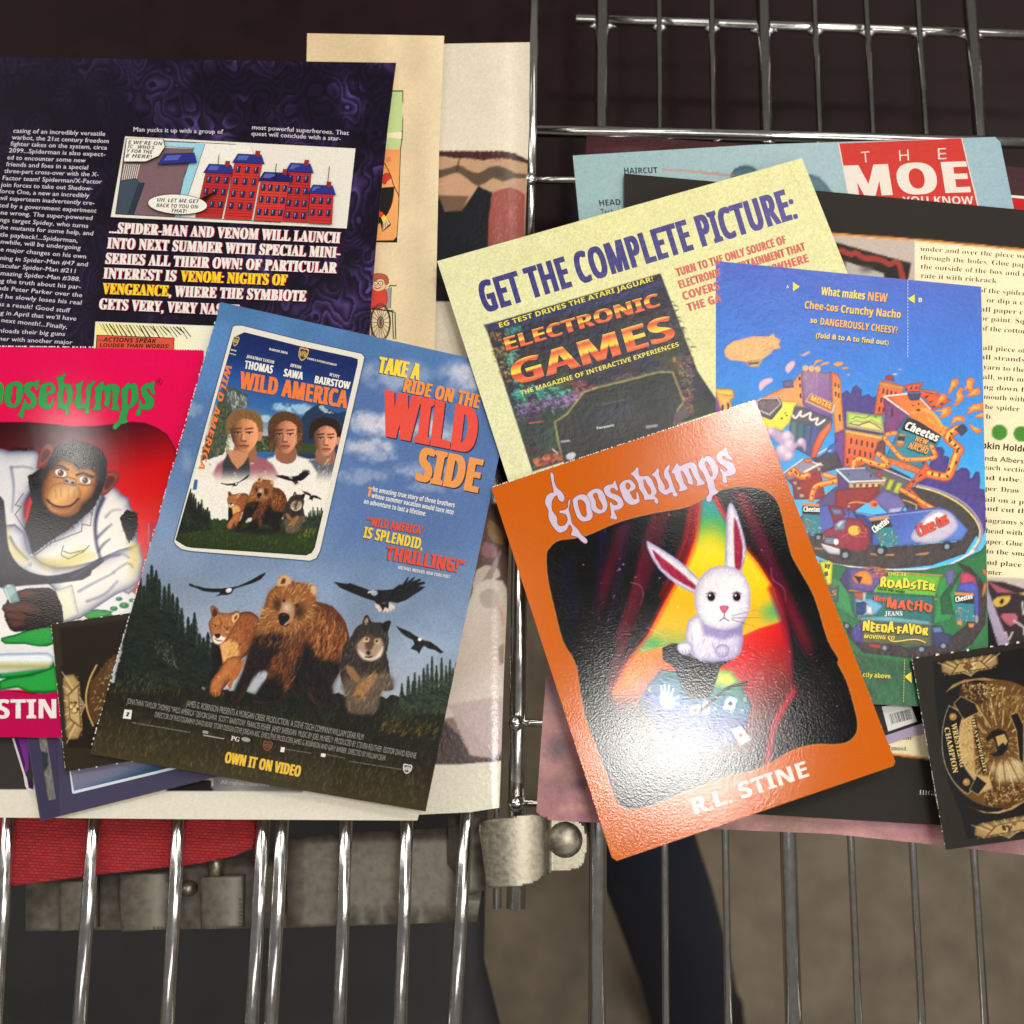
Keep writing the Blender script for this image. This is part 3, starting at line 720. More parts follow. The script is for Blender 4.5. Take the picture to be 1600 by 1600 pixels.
# ---------------------------------------------------------------- fashion / fantasy magazine page whose right edge curls down
z_fash = plane(1.5, 0, 0, 800, 800, lambda x, y: -np.clip((x-765)/58, 0, 1.4)**2*5)
S = Sheet('magazine_page', 'glossy page with a black dress photo, its right edge curling down beside the chrome rod', 'magazine page', O_FASH, z_fash, M_SLICK, part='page_stock', col=None, step=8)
cream = (222, 210, 186)
C = Picture(590, 60, 835, 1280, lambda X, Y: rgb(cream)*(1+(fbm(X, Y, 60, 3)-.5)*.06)[..., None], 1.3)
ph = K('D8', '600,246 1180,246 1300,262 1380,300 1420,330 1440,1400 600,1400')
C.poly(ph, (188, 150, 116)); C.poly(K('D8', '600,246 1180,246 1300,262 1380,300 1420,330 1420,350 1300,322 1200,300 1050,320 940,310 800,300 600,282'), (66, 34, 34), warp=2)
C.strokes(K('D8', '860,250 1200,250 1160,310 900,312'), 40, 6, 60, ('8a3848', '401c22', 'a8606a'), 1.6, .7, 40, 2)
C.poly(K('D8', '600,395 680,400 760,385 840,362 900,395 1000,430 1080,385 1170,368 1250,400 1320,432 1420,440 1420,480 1300,470 1200,500 1120,470 1000,540 900,470 840,430 760,440 680,470 600,470'), (92, 74, 58), soft=1.5, sm=2, warp=1)
C.blob(*K('D8', '1170,430')[0], 14, 12, (66, 54, 46), .9); C.poly(K('D8', '820,425 985,540 910,640 670,610 600,560'), (196, 150, 118), soft=2, sm=1)
C.poly(K('D8', '600,600 700,615 920,620 860,760 720,750 650,650'), (112, 84, 66), soft=1.5); C.line(K('D8', '845,290 830,360 825,410'), (30, 20, 18), 1.2)
C.poly(K('D8', '600,560 680,650 720,750 860,745 960,600 1000,535 1040,560 1115,590 1090,800 1080,1050 1075,1500 600,1500'), lin((690, 300), (690, 560), (24, 24, 30), (14, 14, 18)), soft=.8)
C.strokes(K('D8', '900,650 1080,620 1070,1000 900,1000'), 60, 16, 92, ('2c2c38', '0c0c10', '34343e'), 1.2, .5, 8, 3)
C.poly(K('D8', '1120,590 1200,560 1300,545 1390,610 1385,900 1360,1400 1080,1400 1080,1000 1090,760'), (150, 74, 62), soft=1); C.strokes(K('D8', '1120,590 1300,550 1385,640 1370,1300 1085,1300 1090,760'), 240, 15, 96, ('b0584c', '7a3430', 'c2786a', '94463e'), 1.5, .6, 10, 4)
C.poly(K('D8', '1250,545 1390,470 1400,610 1330,570'), (182, 140, 112), soft=1)
# lower picture: a pale gown among dry leaves
C.poly(K('px', '600,640 840,640 840,1190 760,1186 720,1190 660,1196 600,1196'), lin((700, 700), (700, 1190), (30, 22, 22), (60, 46, 42), (150, 128, 112), (120, 88, 84)), soft=1)
C.poly(K('px', '755,770 790,780 792,890 780,930 740,900 730,860'), (96, 66, 56), warp=4)
for s_, c in (('763,812 782,826 786,852 764,838', (150, 112, 62)), ('757,846 780,860 772,872 752,866', (146, 96, 100)), ('745,890 770,884 782,900 752,918 738,930', (192, 178, 160)), ('783,858 778,880 757,930 736,965 741,930 765,890', (150, 126, 122))): C.poly(K('px', s_), c, sm=2, warp=1)
C.poly(K('px', '746,912 775,906 792,920 793,1000 788,1160 765,1172 716,1120 668,1120 690,1010 724,960'), lin((690, 950), (800, 1100), (208, 196, 180), (190, 172, 158), (214, 202, 190)), soft=2, sm=2)
C.poly(K('px', '752,925 772,920 780,945 760,950 750,940'), (172, 158, 146), soft=2, sm=2); C.line(K('px', '774,940 784,958 786,975'), (196, 150, 128), 5, .9); C.poly(K('px', '778,1010 788,1006 787,1036 780,1040'), (150, 128, 110), soft=1)
C.strokes(K('px', '690,980 780,960 786,1140 680,1150'), 130, 16, 102, ('a08c80', 'e0d4c4', 'b8a296', 'c8b4ac'), 1.3, .35, 14, 6)
C.poly(K('px', '665,1130 690,1120 712,1145 735,1178 788,1184 788,1196 650,1200'), (62, 42, 40), warp=3); C.poly(K('px', '700,1100 786,1088 787,1170 772,1186 734,1180'), (182, 160, 156), soft=2, warp=2, a=.9)
C.poly(K('px', '598,1196 663,1194 720,1194 783,1189 840,1186 840,1290 598,1290'), (210, 203, 182)); C.speckle(.1)
S.fill('printed_face', S.out, C, step=2.0)
S.done()

# ---------------------------------------------------------------- comic page with cartoon panels
S = Sheet('comic_page', 'yellowed comic page with an orange cartoon panel and a child in a wheelchair', 'comic page', O_TOON, plane(3.2, 0, 0, 800, 800, lambda x, y: .5*np.cos(y/150)*np.clip((x-500)/150, 0, 1)+2.5*np.clip((y-1215)/65, 0, 1)**2*np.clip((x-250)/400, 0, 1)), M_MATT, part='page_stock', col=None)
C = Picture(-50, 45, 705, 1290, lambda X, Y: lin((580, 300), (690, 300), (214, 190, 150), (226, 204, 164), (216, 194, 156), (230, 210, 170))(X, Y)*(1+(fbm(X, Y, 40, 6)-.5)*.08)[..., None], 2.0)
C.poly(K('px', '-50,1216 700,1222 700,1300 -50,1300'), (222, 214, 196), soft=8)
C.poly(K('px', '-60,1080 56,1080 52,1234 -60,1235'), (52, 48, 44)); C.poly(K('B2', '1000,840 1255,830 1270,900 990,898'), (26, 22, 24)); C.poly(K('B2', '1255,700 1800,700 1800,905 1270,899'), lin((330, 1230), (420, 1230), (104, 104, 108), (150, 148, 146), (110, 108, 106)))
C.poly(K('B2', '-10,893 210,893 215,1075 -10,1072'), (220, 213, 196), soft=.8); C.poly(K('B2', '960,899 1900,905 1900,1080 240,1080'), (220, 213, 196), soft=.8)
C.speckle(.08); S.fill('printed_face', S.out, C, step=2.6)
ink = (32, 26, 24)
pp = K('D8', '-200,-260 375,-260 372,75 368,150 356,225 345,500 338,760 325,950 322,1008 -200,1004')
S.fill('cartoon_panel', pp, ink); S.fill('cartoon_panel', K('D8', '-200,-250 367,-250 366,75 290,88 250,92 -200,92'), (186, 204, 138)); S.fill('cartoon_panel', K('D8', '-200,98 250,96 300,92 364,84 360,146 270,132 -200,126'), (232, 220, 184))
S.fill('cartoon_panel', K('D8', '-200,140 280,138 360,154 348,222 240,226 -200,224'), (186, 204, 138))
S.fill('cartoon_panel', K('D8', '-200,230 350,230 338,520 330,800 318,960 290,988 -200,998'), lin((600, 230), (605, 380), (228, 150, 84), (236, 166, 100), (230, 156, 90)), step=10)
S.fill('cartoon_panel', K('D8', '222,300 270,290 275,330 230,340'), (220, 128, 84)); S.stroke('cartoon_panel', K('D8', '205,320 230,370 270,450 290,520 318,580 335,610 338,640'), 1.3, ink)
S.fill('cartoon_panel', offset(K('D8', '195,470 225,432 262,440 270,470 240,490 222,522 196,500'), .7), ink, sm=2); S.fill('cartoon_panel', K('D8', '195,470 225,432 262,440 270,470 240,490 222,522 196,500'), (206, 52, 44), sm=2)
S.fill('cartoon_panel', offset(K('D8', '165,740 200,755 262,845 268,860 200,915 190,860 170,800'), .7), ink); S.fill('cartoon_panel', K('D8', '165,740 200,755 215,775 190,800 170,790'), (214, 66, 40)); S.fill('cartoon_panel', K('D8', '190,800 215,775 240,808 205,840'), (240, 206, 60)); S.fill('cartoon_panel', K('D8', '205,842 240,810 262,850 202,910'), (226, 196, 150))
for a in ('212,850 212,905', '224,840 226,890', '236,828 242,876'): S.stroke('cartoon_panel', K('D8', a), .8, ink)
kid = 'cartoon_child'
def kf(s, c, sm=2): p = K('A2', s); p = smooth(p, sm) if sm else p; S.fill(kid, offset(p, .7), ink); S.fill(kid, p, c)
kf('770,1000 805,985 800,1110 775,1110', (150, 146, 140), 0); S.stroke(kid, K('A2', '790,985 800,975 830,978 836,970'), 1.6, ink)
kf('670,1010 720,1000 765,1000 780,1030 770,1100 690,1112 668,1100', (206, 66, 52)); kf('690,940 730,915 770,935 772,985 740,1008 700,1000', (226, 180, 136)); kf('690,935 700,910 740,905 780,920 788,960 770,968 762,940 730,935 705,950', (176, 88, 60))
for x in (712, 742):
    th = np.arange(14)*math.pi/7; c = K('A2', f'{x},962')[0]; q = np.stack((c[0]+3.6*np.cos(th), c[1]+3.6*np.sin(th)), 1); S.fill(kid, q, ink); S.fill(kid, (q-c)*.72+c, (236, 220, 196)); S.fill(kid, (q-c)*.25+c, ink)
S.stroke(kid, K('A2', '705,985 722,995 745,985'), .9, ink, 2)
for rr_ in (47, 43, 14): th = np.arange(41)*math.pi/20; c = K('A6', '745,90')[0]; S.stroke(kid, np.stack((c[0]-1+rr_*.33*np.cos(th), c[1]+rr_*.62*np.sin(th)), 1), 1.3, (70, 54, 46))
for i in range(9):
    c = K('A6', '742,90')[0]; a = i*math.pi/9; d = np.array((math.cos(a)*14, math.sin(a)*27)); S.stroke(kid, [c-d, c+d], .7, (90, 70, 58))
for s_ in ('680,12 820,20', '690,1 825,30', '812,25 818,190', '828,30 832,190', '685,20 690,170'): S.stroke(kid, K('A6', s_), 1.4, (64, 50, 44))
S.text('small_print', 'All rights reserved', *K('B2', '1312,856 1600,872'), 6.5, (196, 194, 190), 'r')
mg = 'picture_detail'
S.fill(mg, K('B2', '72,585 84,585 150,800 215,930 190,940 150,870 138,800'), (206, 200, 196)); S.fill(mg, K('B2', '84,585 170,590 172,770 150,800'), (112, 44, 128)); S.fill(mg, K('B2', '88,590 110,588 150,740 145,780'), (70, 22, 84)); S.fill(mg, K('B2', '160,820 200,850 195,890 170,880'), (58, 20, 70))
S.done()

# ---------------------------------------------------------------- purple comics-news page
S = Sheet('magazine_page', 'purple swirl magazine page with white columns of text and a comic strip', 'magazine page', O_MARV, plane(5, .05, 0, 800, 800, lambda x, y: .6*np.sin(x/120)+.8*np.clip((x-540)/70, 0, 1)**2), M_GLOSS, part='page_stock', col=None)
def swirl(X, Y):
    n = fbm(X, Y*.8, 62, 11, 3); t = (n*13) % 1; dk = np.clip((fbm(X, Y, 70, 31)-.36)*3, .15, 1)*np.clip(.35+(X-120)/420, .35, 1)
    b = (t**1.6*.9+.1)*dk
    return rgb((17, 10, 24))*(1-b[..., None])+rgb((92, 72, 140))*b[..., None]
C = Picture(-65, 80, 625, 870, swirl, 1.5); C.speckle(.15)
S.fill('printed_face', S.out, C, step=1.7)
tw = (214, 206, 214)
rows = [('casing of an incredibly versatile', 78, 65, 625, 85), ('warbot, the 21st century freedom', 70, 105, 645, 128), ('fighter takes on the system, circa', 62, 143, 635, 167), ('2099...Spiderman is also expect-', 52, 183, 625, 207), ('ed to encounter some new', 42, 225, 508, 243), ('friends and foes in a special', 35, 265, 522, 285), ('three-part cross-over with the X-', 25, 305, 585, 327), ('Factor team! Spiderman/X-Factor', 15, 347, 605, 370), ('join forces to take out Shadow-', 5, 387, 548, 410), ('force One, a new an incredibly', -5, 425, 530, 452), ('evil superteam inadvertently cre-', -15, 465, 560, 497), ('ated by a government experiment', -25, 508, 572, 543), ('gone wrong. The super-powered', -42, 550, 548, 586), ('beings target Spidey, who turns', -55, 592, 523, 633), ('to the mutants for some help, and', -62, 635, 552, 678), ('a little payback!...Spiderman,', -70, 678, 460, 720), ('meanwhile, will be undergoing', -72, 720, 478, 763), ('some major changes on his own', -75, 765, 510, 815), ('beginning in Spider-Man #47 and', -100, 815, 520, 862), ('Spectacular Spider-Man #211', -95, 860, 447, 902), ('and Amazing Spider-Man #388.', -110, 905, 475, 950), ('Telling the truth about his par-', -100, 950, 480, 997), ('friends Peter Parker over the', -80, 995, 487, 1045), ('and he slowly loses his real', -55, 1045, 483, 1090), ('life as a result! Good stuff', -80, 1090, 415, 1137), ('coming in April that we’ll have', -110, 1140, 452, 1185), ('in next month!...Finally,', -40, 1188, 398, 1234), ('unloads their big guns', -30, 1254, 385, 1276), ('summer with another major', -95, 1299, 430, 1326)]
S.lines('body_text', [(t, *K('A1', f'{a},{b} {c},{d}').ravel()) for t, a, b, c, d in rows], 6.8, tw, 'r', .012, .12)
S.lines('body_text', [(t, *K('A1', f'{a},{b} {c},{d}').ravel()) for t, a, b, c, d in (('Man yucks it up with a group of', 795, 58, 1328, 73), ('most powerful superheroes. That', 1500, 45, 2076, 80), ('quest will conclude with a star-', 1496, 82, 2028, 114))], 6.8, tw, 'r', .012, 0)
hw, hy, hr = (232, 222, 216), (242, 204, 40), (186, 36, 60)
for t, a, b, c, d, cl in (('...SPIDER-MAN AND VENOM WILL LAUNCH', 171, 364, 530, 380, hw), ('INTO NEXT SUMMER WITH SPECIAL MINI-', 167.5, 388, 530, 403, hw), ('SERIES ALL THEIR OWN! OF PARTICULAR', 165, 412, 525, 427, hw), ('INTEREST IS', 161.5, 435, 274, 439.5, hw), ('VENOM: NIGHTS OF', 282, 439.5, 447, 446, hy), ('VENGEANCE', 160, 459, 262, 463, hy), (', WHERE THE SYMBIOTE', 264, 463, 477, 471, hw), ('GETS VERY, VERY NASTY!', 155, 483, 372, 493, hw)):
    S.text('headline', t, (a, b), (c, d), 17, cl, 's', .05, .06, 2, shadow=((1.3, .3), hr))
# comic strip at the top (rooftops) and one below
PA = K('px', '195.5,213 555.5,232 541.7,357 173,339')
S.fill('comic_strip', PA, (226, 218, 204)); tp = fit([(0, 0), (360, 0), (360, 125), (0, 125)], PA)
q = lambda *p: tp(np.array(p, float))
def pn(c, *p, sm=0):
    p = q(*p); p = smooth(p, sm) if sm else p; S.fill('comic_strip', offset(p, .7), (18, 16, 22)); S.fill('comic_strip', p, c)
S.fill('comic_strip', q((4, 3), (356, 3), (356, 121), (4, 121)), (30, 24, 28)); S.fill('comic_strip', q((5, 4), (355, 4), (355, 120), (5, 120)), (232, 226, 214))
pn((122, 94, 98), (5, 16), (112, 14), (100, 60), (96, 120), (5, 120)); pn((150, 200, 216), (112, 5), (126, 5), (116, 60), (104, 120), (96, 120), (102, 60)); pn((160, 204, 218), (60, 4.5), (112, 4.5), (112, 12), (60, 12))
for k in range(8): S.stroke('comic_strip', q((8+k*3.2, 42), (7+k*3, 70)), 1.1, (224, 218, 206))
pn((62, 74, 88), (5, 68), (28, 64), (34, 70), (24, 120), (5, 120)); pn((44, 54, 68), (34, 70), (42, 70), (32, 120), (24, 120))
nv, nl = (44, 48, 128), (80, 96, 170)
# a plain stand-in for the strip's picture: brick town houses with dark blue roofs
def house(x0, x1, yt, yb, wall, roof, lean=0, seed=1):
    pn(wall, (x0+lean, yt), (x1+lean, yt), (x1, yb), (x0, yb)); h = yb-yt; w = x1-x0
    for k in range(1, int(h/4.2)): t = k*4.2/h; S.stroke('comic_strip', q((x0+lean*(1-t)+.8, yt+h*t), (x1+lean*(1-t)-.8, yt+h*t)), .45, (70, 14, 22))
    n = max(2, int(w/11))
    for r_ in range(int(h/19)):
        for c_ in range(n):
            y = yt+7+r_*19; t = 1-(y-yt)/h; x = x0+lean*t+(c_+.5)*w/n-2.6; pn((34, 38, 84), (x, y), (x+5.2, y), (x+5.2, y+9), (x, y+9)); S.fill('comic_strip', q((x+.6, y+.8), (x+2.2, y+.8), (x+1.2, y+8)), (150, 170, 214))
    pn(roof, (x0+lean-4, yt+1), (x0+lean+3, yt-12), (x1+lean-3, yt-12), (x1+lean+4, yt+1)); S.fill('comic_strip', q((x0+lean+2, yt-3), (x0+lean+5, yt-10), (x0+lean+w*.5, yt-10), (x0+lean+w*.4, yt-3)), nl)
    pn((150, 40, 40), (x1+lean-12, yt-10), (x1+lean-12, yt-18), (x1+lean-6, yt-18), (x1+lean-6, yt-9))
house(128, 168, 48, 119, (176, 46, 44), nv, 6); house(172, 214, 30, 119, (196, 50, 46), nv, 4); house(264, 300, 40, 119, (184, 44, 44), nv, -5); house(218, 262, 56, 119, (204, 60, 50), (30, 32, 96), 2); house(302, 338, 72, 119, (190, 48, 46), nv, -4)
for x in (150, 240, 322): S.stroke('comic_strip', q((x, 30 if x > 160 else 20), (x+1, 56 if x > 160 else 36)), 1.2, (24, 24, 34))
pn(nv, (58, 40), (66, 24), (112, 20), (118, 34)); S.fill('comic_strip', q((66, 34), (71, 26), (92, 24), (88, 32)), nl)
def balloon(cx, cy, rx, ry):
    th = np.arange(28)*math.pi/14; p = np.stack((cx+rx*np.cos(th), cy+ry*np.sin(th)), 1); S.fill('comic_strip', q(*(((p-(cx, cy))*1.03)+(cx, cy))), (20, 18, 20)); S.fill('comic_strip', q(*p), (234, 228, 216))
S.fill('comic_strip', K('A1', '752,100 975,104 985,150 950,205 870,240 735,240'), (20, 18, 20)); S.fill('comic_strip', K('A1', '755,102 970,106 980,150 945,202 868,236 738,237'), (234, 228, 216))
for t, a, b, c, d in (('E WE’RE ON', 762, 132, 968, 142), ('IC . WHO’S', 758, 157, 920, 166), ('Y FOR THE', 756, 184, 908, 192), ('E HERE?', 748, 212, 905, 220), ):
    S.text('comic_strip', t, *K('A1', f'{a},{b} {c},{d}'), 5.6, (24, 20, 22), 'bi', 0)
c = K('A1', '1057,492')[0]; th = np.arange(28)*math.pi/14; p = np.stack((c[0]+46*np.cos(th), c[1]+15*np.sin(th)+2.2*np.cos(th)), 1); S.fill('comic_strip', offset(p, .8), (20, 18, 20)); S.fill('comic_strip', K('A1', '1170,470 1305,400 1200,490'), (20, 18, 20)); S.fill('comic_strip', p, (234, 228, 216))
for t, a, b, cc, d in (('UH, LET ME GET', 935, 476, 1185, 486), ('BACK TO YOU ON', 930, 508, 1180, 518), ('THAT!', 1020, 540, 1110, 545)): S.text('comic_strip', t, *K('A1', f'{a},{b} {cc},{d}'), 5.8, (24, 20, 22), 'bi', 0)
S.fill('caption_strip', K('A5', '568,85 1300,112 1300,420 545,420'), (226, 218, 200)); S.fill('caption_strip', K('A5', '576,96 1300,120 1300,420 552,420'), lin((150, 505), (330, 520), (236, 226, 140), (232, 226, 176), (236, 232, 214)))
for k in range(26): x = 590+k*20; S.stroke('caption_strip', K('A5', f'{x},{98+k*.8:.0f} {x+46},{150+(k*37%50)}'), .5+(k*53 % 10)/7, (26, 20, 20))
S.fill('caption_strip', K('A5', '575,164 1038,182 1030,420 560,420'), (26, 20, 20)); S.fill('caption_strip', K('A5', '580,168 1034,186 1026,420 565,420'), (214, 78, 56))
S.text('caption_strip', '--ACTIONS SPEAK', *K('A5', '590,204 932,214'), 7, (26, 18, 18), 'bi', 0); S.text('caption_strip', 'LOUDER THAN WORDS!', *K('A5', '592,236 1008,244'), 6, (26, 18, 18), 'bi', 0)
S.done()

# ---------------------------------------------------------------- drippy title lettering, drawn once, used on two cards
GB = {
 'o': ('45,330 60,265 110,232 165,222 205,240 222,290 215,350 208,400 185,440 150,470 90,470 60,440 40,395', '125,270 150,262 165,280 155,330 158,400 135,440 108,425 100,390 118,340 115,300'),
 's': ('375,200 372,235 362,300 345,300 330,270 310,265 290,285 290,310 330,345 352,390 350,445 325,475 280,490 240,485 232,510 230,560 215,578 190,560 168,545 190,520 205,480 218,440 232,400 245,395 255,430 285,440 300,420 285,385 250,345 232,310 235,260 255,235 300,225 340,228',),
 'e': ('380,300 400,255 450,232 505,235 525,270 530,320 500,345 455,355 452,380 455,430 480,440 500,400 515,370 518,400 500,470 470,485 430,488 395,470 370,410 375,350', '455,265 475,258 490,285 480,310 450,330 440,300'),
 'b': ('540,185 580,170 605,155 625,140 632,160 618,185 612,230 640,245 680,255 700,300 695,370 690,430 660,460 650,465 665,500 655,540 635,545 625,520 635,500 610,490 570,480 548,470 560,420 550,350 565,300 560,240 550,205', '620,285 640,280 640,330 650,370 640,420 620,440 605,420 605,340 615,310'),
 'u': ('720,255 760,240 800,210 800,240 785,270 780,330 785,400 770,430 790,440 820,420 830,360 822,320 835,270 870,235 915,212 905,245 880,275 875,330 865,400 860,450 855,490 860,520 845,535 825,530 815,500 830,490 800,480 765,490 735,470 715,420 730,370 738,320 735,280',),
 'm': ('905,290 940,260 975,230 995,218 995,240 1010,260 1050,250 1100,250 1140,265 1148,310 1135,370 1130,430 1148,490 1100,500 1055,490 1075,480 1085,440 1080,380 1085,320 1070,305 1060,340 1055,420 1035,470 1015,460 1000,440 1010,400 1008,330 1000,305 985,310 975,370 965,440 975,490 930,500 880,490 905,470 915,420 910,370 920,320',),
 'p': ('1170,295 1200,265 1240,232 1245,250 1290,240 1320,265 1330,330 1325,400 1300,440 1260,480 1235,490 1225,530 1215,580 1230,610 1200,625 1160,635 1130,670 1105,682 1085,665 1100,630 1140,600 1155,540 1170,480 1175,400 1165,340', '1232,305 1255,290 1265,320 1262,380 1255,430 1235,450 1225,430 1228,380'),
 'S': ('1475,215 1485,240 1480,290 1492,330 1480,350 1455,330 1440,295 1415,290 1410,315 1440,350 1475,385 1478,440 1460,480 1410,497 1370,490 1355,500 1352,530 1340,552 1320,550 1305,530 1320,500 1335,460 1335,400 1355,405 1370,440 1400,435 1395,400 1365,350 1355,300 1370,265 1410,240 1450,235',)}
G1 = {'G': ('110,240 125,262 130,310 150,360 180,385 205,420 210,450 195,470 165,455 150,420 125,440 110,480 115,540 150,590 155,640 180,660 215,650 235,610 220,570 195,560 170,555 175,540 205,535 235,515 240,470 255,445 250,490 243,530 255,570 270,640 300,670 325,700 345,730 380,760 388,785 370,795 340,775 310,745 270,735 262,720 272,690 262,660 245,650 225,690 180,712 150,700 110,650 85,590 85,540 62,490 60,455 75,420 105,400 125,395 115,340 105,290 100,255',),
 'o': ('280,500 275,455 305,425 350,412 385,425 410,470 415,520 430,560 425,600 390,620 345,622 310,590 290,540', '315,460 345,455 375,490 380,540 385,570 370,590 345,575 330,540 318,500')}
def drippy(S, T, col, rim, rw, T1=None):
    for src, t, cr in ((GB, T, 'D4'), (G1, T1, 'C6')):
        if t is None: continue
        for k in src:
            ls = [smooth(t(K(cr, l)), 3) for l in src[k]]
            S.fill('title_lettering', offset(ls[0], rw), rim, [offset(h, -rw) for h in ls[1:]])
            S.fill('title_lettering', ls[0], col, ls[1:])

# ---------------------------------------------------------------- slate card under the belt card
S = Sheet('trading_card', 'slate blue card with a white framed panel, its corner sticking out below the others', 'card', O_SLATE, plane(5.6), M_GLOSS, part='card_stock', col=(66, 62, 86), thick=.35)
S.fill('printed_face', K('B2', '160,560 345,560 355,1045 248,1070'), (58, 54, 78))
C = Picture(50, 1130, 100, 1260, (112, 108, 104), .8); C.strokes(K('px', '55,1135 84,1135 90,1255 70,1255'), 90, 12, 80, ('4c4a48', '8e8880', '343436', 'a8a296'), 2.4, .6, 40, 3); C.poly(K('B2', '240,660 285,670 290,740 262,790 248,740'), (44, 48, 56), soft=1)
S.fill('side_picture', K('B2', '228,560 275,560 332,945 288,957'), C, step=2)
S.fill('framed_panel', K('B2', '330,560 396,640 430,912 440,915 1070,762 1300,600 800,560'), (206, 214, 220)); S.fill('framed_panel', K('B2', '345,560 412,730 440,898 1056,750 1280,600 800,560'), lin((180, 1195), (195, 1232), (120, 116, 138), (104, 112, 138), (50, 76, 104), (36, 56, 80)), step=6)
S.done()

# ---------------------------------------------------------------- pink card
ZP = plane(7.2, .15, .05, 100, 800, lambda x, y: .35*np.cos((x-90)/90))
S = Sheet('book_cover_card', 'pink card with green dripping lettering and a picture of an ape in a white coat', 'cover card', rough_edge(O_PINK, 0, .9, 2.0, 3, 1), ZP, M_PINK, part='card_stock', col=None, thick=.35)
pk = (222, 0, 84)
C = Picture(-80, 530, 340, 1165, lambda X, Y: lin((0, 540), (0, 1150), (208, 0, 88), (200, 0, 78), (178, 6, 82), (172, 10, 84))(X, Y), 1.0)
pic = np.concatenate((K('D4', '-480,640 0,620 250,618 500,640 700,660 900,660 1080,640 1180,622 1280,617 1400,630 1500,670 1600,735'), K('px', '272,700 282,740 284,900 280,1060 262,1078 200,1072 90,1079 52,1083 26,1080 0,1076 -78,1076')))
C.poly(offset(pic, 1.3), (60, 0, 26)); C.poly(pic, lin((60, 660), (90, 800), (62, 0, 26), (84, 0, 34), (136, 0, 34), (186, 4, 34), (196, 0, 26)), soft=.7)
C.strokes(K('px', '208,760 236,760 230,900 214,940 208,800'), 6, 60, 100, ('e05070', 'd8607c'), 2, .35, 20, 2)
# white bench top with a green spill
C.poly(K('px', '-80,900 60,890 190,915 215,930 290,930 290,1078 -80,1078'), lin((0, 900), (0, 1070), (206, 202, 206), (228, 224, 218), (196, 198, 206)), soft=2)
for s_ in ('2,997 22,992 44,984 62,978 84,980 84,1006 60,1010 38,1006 8,1006', '0,1064 20,1058 50,1054 86,1040 92,1080 46,1082 28,1074 0,1078', '130,958 150,952 176,956 160,966 140,968', '0,1046 40,1040 64,1030 84,1034 80,1046 40,1056 0,1060'):
    p = K('px', s_); C.poly(p, (20, 122, 56), sm=2, rim=((10, 60, 30), 2, .7)); C.poly(offset(p, -2.5), (90, 180, 90), soft=2.5, a=.5)
for x, y, r_ in ((178, 951, 4), (194, 946, 5), (186, 936, 3.5), (206, 938, 3), (172, 962, 3)): C.blob(x, y, r_*1.6, r_, (16, 110, 56), 1, 0, 1); C.blob(x-1, y-1, r_*.7, r_*.4, (150, 210, 160), .8)
C.poly(K('px', '-40,1026 60,1020 78,1022 84,1030 78,1042 60,1046 -40,1054'), lin((0, 1020), (0, 1052), (190, 200, 216), (226, 230, 232), (170, 168, 110), (214, 214, 220)), sm=2, rim=((90, 104, 124), 1.5, .8)); C.line(K('px', '-40,1030 60,1025 74,1027'), (250, 250, 250), 1.6, .8)
# the ape: coat, fur, plain closed-mouth face
wc = lin((0, 760), (230, 880), (206, 204, 204), (228, 222, 214), (222, 214, 204))
def coat(s_, **k): C.poly(K('D5', s_), wc, sm=2, soft=.8, rim=((48, 54, 92), 6, .8), **k)
coat('-200,300 0,215 90,240 350,235 430,290 420,480 330,700 260,820 280,1100 350,1350 330,1480 330,1600 -200,1600')
coat('1060,740 1190,630 1280,660 1320,710 1400,760 1415,840 1480,960 1490,1180 1510,1320 1510,1480 1500,1620 1400,1800 1000,1600 500,1500 340,1380 480,1240 760,1080 960,880')
C.poly(K('B1', '-300,390 90,300 160,420 190,480 330,560 560,520 830,420 830,640 690,720 480,860 460,865 370,880 330,700 250,640 180,620 60,560 -300,640'), wc, sm=2, soft=.8, rim=((48, 54, 92), 6, .8))
C.poly(K('B1', '320,700 430,660 470,840 375,880'), (222, 218, 196), soft=.8, rim=((90, 96, 120), 2, .6))
for s_, a in (('60,1000 100,1200 280,1400 330,1480 150,1400 80,1250', .6), ('350,1400 600,1420 900,1300 1050,1380 800,1500 500,1520', .6), ('1420,1250 1500,1250 1510,1480 1440,1600 1400,1450', .7)): C.poly(K('D5', s_), (206, 186, 92), soft=9, a=a)
C.poly(K('D5', '-200,760 10,740 50,860 70,1100 100,1320 200,1480 330,1560 520,1600 760,1560 960,1480 1090,1400 1130,1440 1000,1540 900,1640 300,1700 -200,1640'), (24, 20, 34), soft=1.5, sm=2, a=.93)
for s_, wd, a in (('1120,760 1060,900 1035,1060 1050,1250 1090,1400', 7, .85), ('1060,1180 1130,1110 1210,1040', 4, .7), ('1070,1330 1120,1260 1190,1200', 4, .7), ('1100,1430 1180,1390 1300,1370', 5, .7), ('1150,960 1220,890 1310,880', 3, .45), ('120,420 150,640 130,900', 4, .45), ('330,700 290,800 270,950', 5, .6), ('110,1180 180,1300 300,1420', 4, .5)): C.line(K('D5', s_), (40, 40, 74), wd, a, 4, .5, 2.2)
for s_ in ('430,620 520,560 640,500', '470,700 560,650 680,590', '520,760 620,720 700,640'): C.line(K('B1', s_), (90, 92, 126), 4, .6, 4, .4, 2)
for s_ in ('1150,1420 1300,1350 1400,1400', '1230,1560 1380,1460 1440,1500', '120,420 250,410 350,430'): C.line(K('D5', s_), (120, 122, 146), 4, .5, 2)
fb = ('14100f', '2c2422', '080707', '3e3430')
